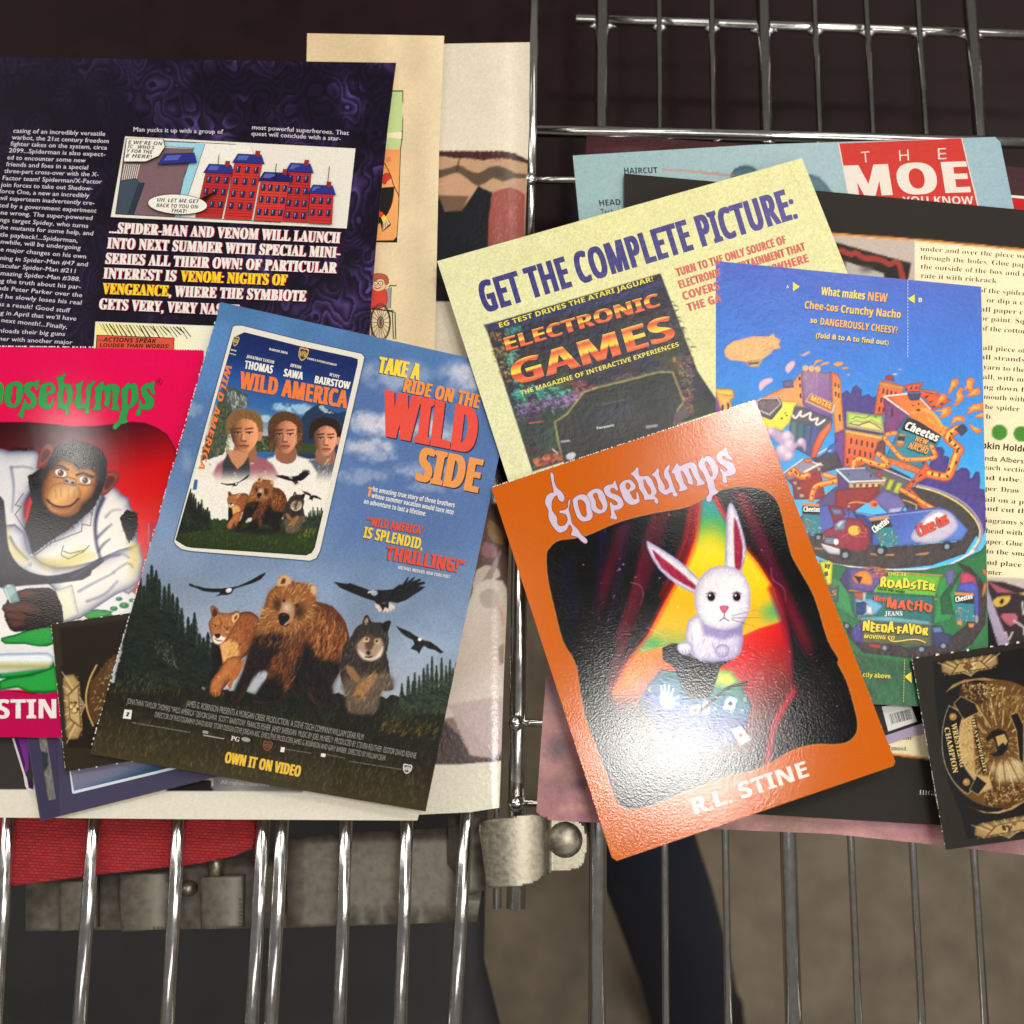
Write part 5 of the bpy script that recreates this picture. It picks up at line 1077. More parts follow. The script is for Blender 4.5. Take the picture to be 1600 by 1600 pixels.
for t, a, h in (('T', '634,246 684,242', 68), ('H', '860,236 916,232', 68), ('E', '1090,226 1140,223', 68)): S.text('red_block', t, *K('A4', a), h*.2625, w_, 'r', -.012)
S.text('title_lettering', 'MOE', *K('A4', '566,446 1274,420'), 49, w_, 'b', .05, -.12); S.text('title_lettering', 'YOU KNOW', *K('A4', '880,492 1300,490'), 12, w_, 'b', .0, -.1)
tx = (34, 36, 40)
S.text('body_text', 'HAIRCUT', *K('A3', '670,310 868,306'), 9.2, tx, 'b', 0, -.1); S.text('body_text#2', 'HEAD', *K('A3', '522,502 648,496'), 9.4, tx, 'b', 0, -.1); S.text('body_text#2', 'Technique', *K('A3', '526,548 700,546'), 7.6, tx, 'r', 0, -.1); S.text('body_text#2', 'the cut', *K('A3', '540,584 680,582'), 7.6, tx, 'r', 0, -.1)
S.done()

S = Sheet('magazine_page', 'black bordered craft page with cream columns of serif text and a paper cat', 'magazine page', O_CRAFT, plane(2.8, .02, 0, 800, 800, lambda x, y: .35*np.sin(x/170+y/240)), M_MATT, part='page_stock', col=None)
C = Picture(960, 260, 1750, 1330, (44, 40, 36), 1.6)
IN = np.concatenate((K('A4', '-400,590 300,640 460,662 1000,700 1600,757 2100,800'), K('D7', '2600,600 1385,506 1120,472 400,405'), K('px', '985,1150')))
C.poly(IN, (218, 142, 72)); ins = np.concatenate((K('A4', '-400,604 300,654 460,676 1000,714 1600,771 2100,814'), K('D7', '2600,582 1385,490 1120,456 400,390'), K('px', '992,1146'))); C.poly(ins, lambda X, Y: rgb((246, 231, 190))*(1+(fbm(X, Y, 50, 4)-.5)*.05)[..., None])
C.poly(K('A4', '300,655 460,678 952,712 950,960 300,960'), (196, 178, 166)); C.poly(K('A4', '470,715 700,780 930,842 905,960 500,960 470,850'), (52, 44, 42)); C.line(K('A4', '510,765 570,790 600,780 640,810 700,815 760,828 800,850 850,836 880,940'), (160, 66, 56), 8.5, 1, 3); C.poly(K('A4', '480,810 560,840 770,905 765,960 480,960'), (190, 180, 168)); C.blob(*K('A4', '660,880')[0], 18, 9, (110, 108, 112), .9); C.blob(*K('A4', '520,850')[0], 8, 12, (40, 34, 32), 1)
for x, y in ((760, 1485), (922, 1496)): c = K('D6', f'{x},{y}')[0]; th = np.arange(30)*math.pi/15; C.poly(np.stack((c[0]+12.4*np.cos(th), c[1]+12.2*np.sin(th)), 1), (74, 138, 52))
# paper cat at the foot of the page
C.poly(K('B8', '1300,540 1700,548 1720,1000 1300,980'), (196, 184, 172)); C.poly(K('B8', '1380,560 1480,570 1700,640 1700,980 1520,950 1400,720'), (58, 46, 48), soft=.8); C.poly(K('B8', '1380,560 1460,600 1560,638 1440,632'), (164, 88, 104)); C.poly(K('B8', '1560,640 1700,600 1700,660'), (190, 160, 110))
C.poly(K('B8', '1415,690 1440,660 1520,650 1500,700 1440,718'), (212, 176, 80), sm=2); C.blob(*K('B8', '1468,685')[0], 3, 5, (34, 28, 28), 1, 20, 1); C.poly(K('B8', '1465,760 1550,758 1558,800 1520,832 1480,800'), (182, 96, 112), sm=2)
for s_ in ('1590,690 1598,760', '1540,800 1600,840 1600,880', '1470,920 1510,910 1530,870', '1490,870 1500,900'): C.line(K('B8', s_), (214, 206, 200), 3, 1, 2)
C.poly(K('B8', '1340,560 1380,600 1440,760 1516,940 1500,1000 1450,960 1380,760'), (176, 160, 184)); C.poly(K('B8', '1376,720 1450,960 1376,1000'), (34, 30, 32))
C.speckle(.06); S.fill('printed_face', S.out, C, step=2.2)
sl = .0735
for t, x, y, x1 in (('under and over the piece wo-', 178, 150, 978), ('through the holes. Glue paper', 180, 214, 1012), ('the outside of the box and deco-', 182, 281, 1072), ('rate it with rickrack.', 183, 347, 748), ('For the body of the spider,', 248, 428, 962), ('or dip a cot-', 668, 528, 1010), ('all paper cup', 622, 595, 1010), ('or paint. Squeeze', 622, 662, 1090), ('of the cotton', 622, 735, 962), ('all piece of yarn', 640, 878, 1100), ('all strands. Tie', 622, 945, 1080), ('yarn to the', 640, 1020, 944), ('all, with more', 640, 1092, 1030), ('ing down for', 624, 1165, 1005), ('mouth with', 646, 1238, 944), ('the spider', 632, 1310, 908), ('b.', 660, 1384, 708)):
    p = K('D6', f'{x},{y} {x1},{y+(x1-x)*sl:.1f}'); S.text('body_text', t, *p, 7.6, tx, 's', -.012, 0, 2)
for t, x, y, x1 in (('for each section you', 1350, 983, 1700), ('end tube. Cut', 1385, 1033, 1690), ('paper. Draw', 1380, 1083, 1580)): S.text('body_text', t, *K('A8', f'{x},{y} {x1},{y+(x1-x)*sl:.1f}'), 7.6, tx, 's', -.012)
for t, x, y, x1 in (('tail on a piece', 1350, 88, 1690), ('and cut them', 1350, 142, 1690), ('diagrams show', 1340, 212, 1690), ('head with', 1372, 276, 1590), ('paper. Glue to', 1345, 338, 1645), ('to the small', 1376, 398, 1650), ('and place at', 1350, 463, 1650), ('center.', 1345, 520, 1475)): S.text('body_text', t, *K('B8', f'{x},{y} {x1},{y+(x1-x)*sl:.1f}'), 7.6, tx, 's', -.012)
S.text('subheading', 'Napkin Holder', *K('A8', '1350,885 1632,910'), 10, tx, 'b', 0); S.text('body_text', 'Amanda Albers Hill', *K('A8', '1340,940 1665,966'), 8, tx, 'r', 0)
S.text('body_text#2', 'the', *K('D7', '1180,356 1250,358'), 8, tx, 's', -.012); S.text('body_text#2', 'almost.', *K('D7', '1050,434 1215,440'), 8, tx, 's', -.012); S.text('footer', 'HIGHLIGHTS', *K('D7', '1300,760 1640,784'), 7.4, (206, 202, 196), 's', -.015)
S.done()

S = Sheet('coupon_slip', 'black slip with a barcode and lavender edge between the ad page and the craft page', 'slip', K('px', '1300,1085 1500,1006 1532,1115 1338,1179'), plane(4), M_GLOSS, part='slip_stock', col=(30, 26, 26))
S.fill('lavender_edge', K('px', '1334,1166 1528,1101 1532,1115 1338,1179'), (172, 154, 180)); S.fill('barcode_label', K('C7', '-10,552 185,520 235,655 35,724'), (222, 218, 212))
T = fit([(0, 0), (100, 0), (100, 100), (0, 100)], K('C7', '0,558 185,524 228,650 38,712'))
x = 14
while x < 90:
    b = random.choice((1.2, 2, 3)); S.fill('barcode_label', T([(x, 34), (x+b, 34), (x+b, 82 if x > 18 else 88), (x, 82 if x > 18 else 88)]), (34, 32, 34)); x += b+random.choice((1.3, 1.8, 3))
S.done()

# ---------------------------------------------------------------- cream subscription card
def band_text(S, part, t, p0, p1, h, stops, st, off, rim=None):
    v, f = text_shape(t, st, 0, 3); p0 = np.array(p0, float); d = np.array(p1, float)-p0; u = d/np.hypot(*d); up = np.array((u[1], -u[0]))
    v = np.stack(((v[:, 0]-v[:, 0].min())/np.ptp(v[:, 0])*np.hypot(*d), v[:, 1]/CAP[st]*h), 1); v, f = subdiv(v, f, 3)
    q = p0+v[:, :1]*u+v[:, 1:]*up; f = f.copy(); a = q[f]; ar = (a[:, 1, 0]-a[:, 0, 0])*(a[:, 2, 1]-a[:, 0, 1])-(a[:, 1, 1]-a[:, 0, 1])*(a[:, 2, 0]-a[:, 0, 0]); f[ar > 0] = f[ar > 0][:, ::-1]
    c = np.array([rgb(k) for _, k in stops]); ys = np.array([y for y, _ in stops]); y = v[:, 1]/h
    if rim:
        for o in rim[1]: S.add(part, q+o, f, rgb(rim[0]))
    for k_ in (-1, 1, 0): S.add(part, q+u*off*h*k_, f, np.stack([np.interp(y, ys, c[:, k]) for k in range(3)], 1))
zG = plane(9.4, -.85, .1, 1000, 500, lambda x, y: .4*np.cos((x-1000)/140))
S = Sheet('subscription_card', 'cream yellow card with slanting purple headline and a game magazine cover', 'card', O_GET, zG, M_SHEEN, part='card_stock', col=None, thick=.35)
C = Picture(675, 240, 1410, 780, lambda X, Y: lin((700, 600), (1300, 400), (218, 216, 170), (222, 217, 154), (226, 221, 160))(X, Y)*(1+(fbm(X, Y, 30, 5)-.5)*.05)[..., None], 1.2)
CV = K('px', '758,508 1032,427 1090,580 1130,640 832,737')
C.poly(CV, lambda X, Y: (lambda n, m: np.stack((.10+.30*np.clip(n-.5, 0, 1)*3*m, .09+.20*np.clip(m-.45, 0, 1)*2, .12+.14*np.clip(1-n-m*.5, 0, 1)), -1))(fbm(X, Y, 26, 41, 4), fbm(X, Y, 44, 47, 4)))
C.poly(K('A7', '60,105 150,85 560,-10 1120,-160 1130,-110 560,40 200,130 80,140'), (38, 40, 84), soft=2)
for s_, c, n in (('90,150 180,130 230,260 240,420 200,480 120,330', ('c8b060', '7a5a34', '3a2c24', 'a0803c'), 120), ('180,130 270,105 280,130 195,165', ('3a9a86', '2a6a5c'), 50), ('190,270 260,240 250,470 210,400', ('6ac0a8', '3a8a7a', '204a44'), 70), ('215,500 280,450 560,480 590,510 250,590', ('2f9c8c', '44b8a0', '1a5a54', '56c4ac'), 190), ('235,590 620,490 640,540 470,620 450,590 260,670', ('8a64a0', '6a4a80', 'a884b8', '3a2c48'), 220), ('355,950 350,900 500,860 520,905', ('c84a28', 'e07a38', '6a2418'), 120), ('560,430 640,420 740,480 620,540', ('9a3a34', '6a3a5a', 'c05a44'), 60), ('1180,300 1290,280 1300,640 1210,600 1250,480', ('a04a34', '5a6a40', '70406a', 'c08a3c'), 130), ('780,420 1200,330 1180,390 880,450', ('4a3a34', '7a4a34', '3a4a6a'), 70), ('1060,120 1180,-60 1300,250 1200,280', ('23222a', '3c3a44', '504a3c'), 120)):
    C.strokes(K('A7', s_), n, 7, 20, c, 2.6, .85, 60, 5)
C.poly(K('A7', '310,630 380,620 385,660 330,680'), (60, 30, 70)); C.line(K('A7', '330,690 410,680'), (210, 90, 60), 2)
con = K('A7', '490,685 560,640 620,560 660,510 750,480 880,450 1100,392 1180,392 1215,480 1245,560 1212,605 1185,700 1300,690 1300,760 540,930 510,800')
C.poly(offset(con, 3), (200, 180, 80), soft=3, a=.8); C.poly(con, lin((950, 600), (950, 720), (24, 28, 26), (34, 36, 36), (16, 17, 18)), soft=1); C.poly(K('A7', '640,640 930,560 950,640 700,690'), (36, 38, 62), soft=4, a=.8); C.line(K('A7', '760,580 900,550'), (110, 112, 118), 1.2, .8); C.line(K('A7', '770,762 870,748'), (70, 70, 76), 1, .8)
C.poly(K('A7', '515,795 570,788 575,802 520,806'), (168, 160, 166)); C.poly(K('A7', '1022,704 1095,696 1098,712 1026,722'), (150, 142, 150)); C.poly(K('A7', '550,880 590,862 610,880 585,910 555,905'), (196, 192, 200), sm=2); C.line(K('A7', '470,845 500,870'), (226, 214, 190), 2); C.poly(K('A7', '1190,640 1260,590 1290,640 1200,700'), (90, 70, 80), warp=2)
C.line(K('A4', '180,250 210,285 560,920'), (206, 200, 130), 2.2, .5)
C.speckle(.16, 1.5); S.fill('printed_face', S.out, C, step=1.5)
vi = lin((750, 480), (1240, 320), (46, 40, 112), (56, 48, 120), (84, 70, 142))  # violet grows paler to the right, glare put into the ink
S.text('headline', 'GET THE COMPLETE PICTURE:', (759, 489), (1246, 341), 50, vi, 'b', .03)
ye = (232, 216, 70)
S.text('cover_lettering', 'EG TEST DRIVES THE ATARI JAGUAR!', (781, 512), (1021, 439), 7.6, ye, 'b', .0); S.text('cover_lettering#2', 'THE MAGAZINE OF INTERACTIVE EXPERIENCES', *K('A7', '282,524 1224,232'), 7.0, ye, 'b', 0)
st_ = [(0, (206, 70, 44)), (.12, (232, 120, 50)), (.42, (204, 52, 40)), (.46, (236, 214, 60)), (.62, (240, 190, 60)), (.85, (214, 70, 44)), (1, (238, 206, 70))]
band_text(S, 'cover_lettering#3', 'ELECTRONIC', (793, 548), (1032, 478), 21, st_, 'b', .05, ((30, 20, 22), ((1.2, 1.2), (-1, -.8)))); band_text(S, 'cover_lettering#4', 'GAMES', (806, 602), (1055, 529), 38, st_, 'b', .05, ((30, 16, 18), ((1.6, 1.6), (-1.4, -1))))
S.text('cover_lettering#5', 'Panasonic', *K('A7', '735,728 838,708'), 4.2, (214, 214, 218), 'b', 0)
rd = (208, 96, 84)
for t, a in (('TURN TO THE ONLY SOURCE OF', (1059, 432, 1229, 380)), ('ELECTRONIC ENTERTAINMENT THAT', (1063, 451, 1259, 391)), ('COVERS YOU EVERYWHERE', (1069, 469, 1264, 409)), ('THE GAMES ARE', (1076, 487, 1190, 452))): S.text('side_text', t, a[:2], a[2:], 13, rd, 'b', .04)
S.done()

# ---------------------------------------------------------------- blue snack advert
zA = plane(8.6, -.1, .1, 1300, 750, lambda x, y: .5*np.sin((x-1080)/150))
S = Sheet('advert_page', 'blue snack advert page with a crooked orange cartoon city and a fold line', 'advert page', O_AD, zA, M_SHEEN, part='page_stock', col=None)
C = Picture(1060, 395, 1555, 1120, lambda X, Y: lin((1330, 430), (1310, 800), (76, 102, 184), (54, 118, 200), (44, 146, 214), (86, 184, 224))(X, Y)*(1+(fbm(X, Y, 22, 4)-.5)*.06)[..., None], 1.0)
def A(c, s, col, **k): k.setdefault('rim', ((34, 14, 40), 1.7, .5)); k.setdefault('soft', .5); C.poly(K(c, s), col, **k)
OR, OD, YE, PU, PD = (224, 116, 54), (190, 74, 36), (240, 192, 84), (122, 72, 140), (74, 56, 128)
# skyline
A('A8', '740,640 760,636 780,622 800,640 805,610 825,598 848,620 850,650 880,640 900,656 930,640 930,900 720,900', PD)
A('D1', '860,1010 880,1020 905,1008 960,1010 990,1050 970,1110 1010,1110 1045,1130 1030,1190 1010,1270 1130,1280 1180,1240 1240,1248 1282,1300 1268,1362 1300,1360 1340,1288 1385,1290 1392,1400 1380,1480 1440,1490 1452,1640 1460,1800 600,1800 500,1600 700,1400 800,1300', PD)
A('B8', '900,0 1400,60 1378,240 1340,330 1300,260 1200,150 1050,60', (78, 62, 132))
# far left building, orange hill and towers
A('A8', '108,740 120,700 165,615 180,640 215,700 205,760', PU); A('A8', '165,615 200,610 250,618 264,650 244,668 256,720 200,740 185,680', (232, 178, 96)); A('A8', '165,614 250,616 262,650 230,650 180,640', YE)
for s_ in ('200,690 210,690 208,720 198,720', '225,680 233,680 236,710 228,712'): A('A8', s_, (60, 40, 70))
A('C8', '60,450 300,340 420,280 500,165 525,160 560,400 560,560 300,500', lin((1190, 600), (1260, 640), (230, 150, 100), (236, 160, 90))); A('C8', '310,260 420,240 440,330 320,340', (110, 104, 146))
for s_ in ('490,210 510,212 512,250 492,250', '500,290 520,292 522,330 504,328', '505,400 525,400 530,450 508,450'): A('C8', s_, (90, 50, 60))
A('C8', '520,190 545,110 600,130 640,120 720,140 790,160 860,148 885,430 870,690 700,640 540,520', lin((1250, 580), (1300, 640), (160, 130, 150), (126, 84, 152))); C.strokes(K('C8', '540,130 720,140 700,400 560,380'), 70, 6, 85, ('b8a0b0', '8a6a9a', 'a88aa0'), 1.4, .6, 12, 3)
for x, y in ((570, 110), (640, 115), (710, 120)): C.blob(*K('C8', f'{x},{y}')[0], 5, 5, (226, 170, 120), 1, 0, 1)
A('C8', '860,148 940,180 975,250 985,480 1012,810 905,855 885,650 870,420', lin((1300, 580), (1318, 600), (226, 100, 48), (236, 150, 70)))
for s_ in ('905,275 922,280 915,325 900,322', '940,290 958,295 955,340 940,336', '905,375 925,380 922,435 905,430', '940,390 955,395 955,450 940,445', '950,640 968,640 972,715 955,710'): A('C8', s_, (44, 22, 40))
A('C8', '290,480 500,490 440,570 400,730 310,825 100,800 50,690', (232, 214, 74)); C.poly(K('C8', '290,480 440,560 420,640 200,700'), (244, 232, 96), soft=4, a=.6)
for s_ in ('330,620 350,612 345,635', '285,680 310,672 318,688 292,692', '340,650 370,640 365,660'): A('C8', s_, (70, 66, 50))
A('C8', '10,480 60,446 270,442 312,518 300,560 190,694 150,690 22,622 5,540', (90, 84, 86)); A('C8', '8,478 60,444 265,442 300,515 165,655 20,590', (226, 220, 212)); A('C8', '28,490 70,465 250,462 280,512 160,628 35,575', (112, 98, 98))
C.strokes(K('C8', '40,490 250,470 270,512 160,618 45,575'), 80, 3, 30, ('8a7c7c', '5e5254', 'a08e8c'), 1.2, .7, 90, 4)
A('C8', '450,550 560,560 880,690 870,760 700,900 640,1130 430,1010 388,800 400,720', lin((1240, 640), (1270, 710), (104, 92, 100), (88, 86, 104), (70, 86, 130)))
for i, c in enumerate(((84, 130, 126), (68, 116, 124), (74, 104, 140), (84, 96, 158))): A('C8', f'{400+i*85},{700+i*18} {480+i*85},{716+i*18} {470+i*70},{960+i*20} {400+i*70},{930+i*20}', c, a=.8)
C.line(K('C8', '430,650 440,670 470,670 520,600 510,640 540,660 580,640 630,620 620,680 650,700 710,680 690,740 720,750 790,700'), (230, 222, 206), 3.4, 1, 3)
A('C8', '630,388 925,520 890,625 870,630 562,490', (234, 216, 190)); A('C8', '640,410 895,520 865,605 590,478', (236, 132, 60))
A('C8', '860,705 870,790 780,940 715,1080 680,1156 628,1120 650,1000 720,850', lin((1290, 660), (1270, 715), (232, 130, 70), (206, 80, 60)))
sm_ = '100,830 170,790 260,800 310,850 330,830 380,820 440,880 450,960 520,900 570,930 580,1000 560,1060 540,1010 480,1000 440,1060 450,1100 400,1160 330,1170 260,1150 220,1090 230,1010 290,980 240,950 200,900 130,880'
A('C8', sm_, (196, 168, 192), sm=2, soft=1.2, rim=((140, 104, 144), 3, .6))
for x, y, r_ in ((180, 830, 60), (360, 880, 70), (310, 1040, 80), (520, 950, 45), (380, 1110, 60), (390, 980, 60)): c = K('C8', f'{x},{y}')[0]; C.blob(c[0]-1, c[1]-1.5, r_*.15, r_*.15, (234, 216, 224), .9)
A('C8', '900,860 1025,800 1012,1240 930,1210', (116, 66, 134)); A('C8', '640,1130 720,1120 900,1000 1000,1240 760,1300', (70, 58, 70)); C.line(K('C8', '720,1080 840,1010 930,980'), (206, 200, 206), 2.2); A('C8', '820,1020 880,970 940,980 920,1050 850,1090 810,1070', (66, 104, 170), sm=2); C.blob(*K('C8', '850,1050')[0], 5, 3, (150, 220, 226), .9)
# billboard and orange brick building
A('C8', '1028,605 1060,596 1455,650 1475,860 1460,872 1030,796', (70, 66, 100)); A('C8', '1035,605 1062,600 1450,655 1468,850 1040,780', (226, 226, 196)); A('C8', '1045,612 1066,608 1442,662 1458,838 1050,772', (186, 214, 96)); A('C8', '1050,740 1140,700 1220,720 1320,690 1455,770 1457,835 1052,770', (226, 214, 130), sm=1); C.line(K('C8', '1080,740 1180,760 1300,720 1430,800'), (40, 36, 34), 1.4, .9, 2); C.line(K('C8', '1100,690 1160,660 1240,680 1300,650'), (60, 50, 30), 1.2, .7, 2); C.blob(*K('C8', '1365,660')[0], 2.6, 2.2, (70, 140, 50), 1, 0, 1)
A('C8', '1020,806 1450,886 1440,930 1395,960 1340,1240 1005,1240', lin((1330, 680), (1320, 725), OR, (216, 80, 46))); A('C8', '1020,806 1450,880 1440,930 1025,850', YE, soft=1.5); A('C8', '1400,960 1480,900 1480,1100 1350,1080', (110, 66, 60))
for r_, y in enumerate((905, 1020, 1130)):
    for i in range(5):
        if r_ == 2 and i > 1: continue
        x = 1085-r_*22+i*60; yy = y+i*12; A('C8', f'{x},{yy} {x+18},{yy+3} {x+14},{yy+66} {x-4},{yy+62}', (56, 18, 22)); A('C8', f'{x-6},{yy+62} {x+18},{yy+66} {x+16},{yy+76} {x-8},{yy+72}', (236, 190, 130))
# tall orange tower, warped roof and purple wall
A('D1', '250,262 300,250 530,310 520,450 440,640 180,640 195,560 215,420', lin((1370, 600), (1400, 640), OR, (206, 96, 50))); A('D1', '245,270 530,330 520,352 245,296', YE, soft=.8); A('D1', '310,240 320,200 350,190 400,196 425,262', (170, 52, 46))
for r_ in range(3):
    for i in range(4): x = 288+i*46-r_*22; y = 340+r_*102+i*14; A('D1', f'{x},{y} {x+16},{y+3} {x+6},{y+62} {x-10},{y+58}', (64, 24, 24))
A('D1', '520,310 560,296 745,268 742,296 700,342 935,378 890,400 1072,470 960,552 850,584 740,450 560,380', (218, 92, 48)); A('D1', '690,346 940,376 890,410 760,380', (232, 130, 70)); A('D1', '740,378 880,405 820,400', (70, 26, 26))
for s_ in ('545,340 565,335 560,362 545,365', '605,328 625,325 615,352 600,356', '660,322 680,322 665,350 650,352', '760,440 800,418 812,426 770,456', '815,490 855,478 850,490 820,508', '850,545 890,530 885,550 855,562', '935,512 978,505 960,525 940,528'): A('D1', s_, (44, 20, 24))
A('D1', '335,430 560,400 620,470 720,455 830,570 960,760 1035,885 940,910 700,760 560,640', lin((1400, 620), (1470, 680), (230, 116, 48), (236, 140, 56))); C.strokes(K('D1', '600,600 760,560 1020,860 940,900 740,780'), 90, 4, 40, ('c25c24', 'f0b04c', 'd87830', 'f6c860'), 1.6, .8, 60, 5)
C.line(K('D1', '740,580 850,620 940,740 1010,860'), (240, 176, 70), 5, .8, 2)
C.line(K('D1', '300,430 560,402'), (238, 220, 210), 2.6); C.line(K('D1', '305,436 580,640'), (240, 222, 214), 2.8); C.line(K('D1', '710,455 830,578'), (238, 222, 214), 1.8)
A('D1', '290,446 330,470 585,650 530,700 430,850 300,840 310,640', (124, 62, 116)); A('D1', '385,570 402,566 400,660 380,664', (56, 28, 60)); A('D1', '565,385 600,372 700,372 724,388 700,470 600,478 575,440', (66, 60, 104)); C.line(K('D1', '566,386 640,396 722,388'), (140, 136, 176), 1.2)
for s_ in ('610,520 650,540 630,545', '680,512 704,505 700,535', '665,585 695,572 715,590 690,604'): A('D1', s_, (50, 22, 28))
# the bag of snacks leaning on the building
A('D1', '550,660 640,690 800,780 955,880 920,960 850,1080 720,1250 520,1200 320,1110 400,960 480,780', (36, 132, 148), warp=.8); A('D1', '570,672 700,720 944,876 884,976 700,880 498,810 520,750', (24, 22, 28), warp=.6)
A('D1', '470,850 552,860 520,1010 430,990', (214, 160, 96)); A('D1', '465,880 540,885 530,940 450,930', (40, 36, 44)); A('D1', '440,960 515,975 505,1010 430,995', (226, 130, 56))
# purple street canyon, grey flats, yellow windows
A('D1', '-10,1240 100,1190 260,1240 620,1370 560,1470 480,1600 -10,1600', (98, 92, 100)); A('D1', '130,1230 380,1240 600,1350 590,1400 380,1290 150,1250', (60, 50, 70)); C.line(K('D1', '200,1225 380,1290 600,1385'), (222, 216, 216), 1.8)
for s_ in ('280,1340 335,1350 300,1450 250,1430', '360,1370 425,1380 370,1500 312,1490', '450,1405 510,1420 460,1540 400,1520'): A('D1', s_, (196, 206, 60))
A('D1', '330,1115 520,1175 720,1250 860,1290 840,1330 700,1330 500,1250 350,1190', (226, 120, 54)); A('D1', '720,1255 780,1170 860,1300 800,1350 640,1440 560,1560 500,1640 480,1580 560,1440', (218, 98, 44))
for s_ in ('720,1190 760,1170 750,1200', '770,1285 800,1270 790,1300 765,1310', '690,1340 730,1310 735,1325 700,1350', '620,1400 660,1380 650,1400 625,1418'): A('D1', s_, (36, 22, 26))
C.strokes(K('D1', '350,1120 700,1250 690,1320 380,1200'), 60, 4, 20, ('c86428', 'f0a858', 'a84a20'), 1.4, .7, 80, 6)
def pipe(c, s, w, seed=1):
    p = smooth(K(c, s), 4, False); C.line(p, (176, 66, 32), w, 1, 0); C.line(p, (228, 118, 44), w*.78, 1, 0, 0, 1); C.line(p-(w*.10, w*.10), (246, 196, 84), w*.34, .9, 0, 0, 1.2)
    rr = random.Random(seed)
    for k in range(2, len(p)-1, 3):
        g = math.degrees(math.atan2(*(p[k+1]-p[k])[::-1])); o = rr.uniform(-.22, .22)*w; C.blob(p[k][0]+o, p[k][1]+o, w*.24, w*.12, (26, 18, 22), 1, g+rr.choice((0, 0, 90)), 1)
pipe('D1', '430,850 330,868 318,920 400,1020 500,1130 600,1150 870,1128 858,1040 840,1000', 7.5); pipe('C8', '1122,1285 1130,1170 1200,1145 1340,1190 1470,1222 1510,1190 1400,1090', 10, 2)
pipe('D1', '815,1310 920,1335 1020,1340 1070,1250 1130,1090 1160,1040 1090,970 1030,910 1060,850 1140,800', 14, 3); A('D1', '1110,800 1190,742 1260,810 1180,886', (60, 60, 82)); A('D1', '1180,748 1196,742 1260,806 1250,820', (120, 124, 146)); C.blob(*K('D1', '1215,775')[0], 7, 3, (24, 22, 30), .9, 45)
# red brick blocks
A('C8', '310,1330 540,1150 770,1220 740,1260 800,1600 440,1600 420,1440', (128, 58, 72)); A('C8', '310,1320 530,1150 760,1215 600,1290 380,1390', (150, 140, 156)); C.line(K('C8', '310,1315 540,1146 765,1214'), (226, 220, 214), 2); A('C8', '545,1140 640,1130 650,1180 570,1190', (228, 130, 70), sm=1)
A('C8', '470,1420 740,1260 800,1600 540,1600', (150, 44, 42))
for s_ in ('420,1400 470,1400 475,1430 450,1440', '470,1460 520,1460 520,1490 480,1490', '500,1540 550,1540 555,1580 510,1580', '700,1230 745,1240 740,1280 715,1280', '745,1310 785,1320 780,1350 750,1350', '765,1390 805,1400 800,1420 770,1420', '790,1520 830,1520 830,1555 800,1555'): A('C8', s_, (226, 206, 160))
pipe('C8', '400,1310 440,1275 480,1320 540,1345 600,1330', 11, 4); pipe('C8', '640,1600 660,1510 710,1445 920,1395 910,1360 790,1325', 9, 5); C.line(K('C8', '560,1290 740,1195'), (220, 216, 196), 3.4)
A('C8', '930,1262 1245,1245 1475,1385 1465,1410 1070,1405', (110, 112, 146)); C.line(K('C8', '925,1262 1070,1402 1470,1388'), (236, 226, 212), 2.4); C.line(K('C8', '925,1262 1245,1245'), (226, 220, 214), 1.6)
A('C8', '930,1290 1065,1420 1070,1600 940,1600', (98, 62, 122)); A('C8', '1065,1420 1460,1400 1420,1475 1070,1470', (232, 196, 130)); A('C8', '1065,1470 1420,1472 1385,1640 1065,1640', (160, 44, 46)); C.strokes(K('C8', '1070,1475 1415,1475 1380,1620 1070,1620'), 70, 4, 0, ('82262c', 'bc5850', '6c1e26'), 1, .6, 4, 7)
for x in range(1110, 1400, 70): A('C8', f'{x},1428 {x+40},1426 {x+30},1462 {x+8},1462', (150, 60, 44))
for s_ in ('1050,1300 1085,1320 1060,1325', '1300,1320 1325,1320 1315,1355'): A('C8', s_, (30, 30, 40))
A('C8', '1370,1300 1420,1280 1450,1330 1400,1360', (190, 62, 84))
# overpass, truck, trailers
A('B8', '200,240 480,0 600,20 560,140 400,160 330,260 340,470 200,400', (92, 82, 124), soft=1); A('B8', '480,20 740,0 720,60 560,170 470,160', (142, 42, 44)); C.strokes(K('B8', '490,20 730,10 700,80 560,150'), 90, 4, 2, ('76222a', 'a84a44', '5c1a22'), 1, .6, 6, 8)
A('B8', '700,80 760,20 880,60 900,110 860,170 790,160', (112, 104, 158), sm=1); A('B8', '800,130 880,120 860,165 790,160', (176, 186, 214)); C.line(K('B8', '560,100 600,92 660,100'), (224, 150, 80), 2); C.blob(*K('B8', '705,105')[0], 7, 6, (222, 110, 52), 1, 0, 1); C.blob(*K('B8', '712,108')[0], 3.5, 3, (150, 44, 40), 1, 0, 1)
A('B8', '850,50 960,0 1180,60 1300,160 1330,270 1250,400 1050,470 800,495 500,470 330,400 320,290 800,360 1200,330 1120,170 900,120', (66, 56, 54)); C.strokes(K('B8', '330,300 1300,180 1330,280 1240,400 1040,465 800,490 400,450 340,360'), 260, 3, 0, ('7a6a62', '4a3e3e', '8e7c70', '3a3030'), 1.1, .6, 90, 9)
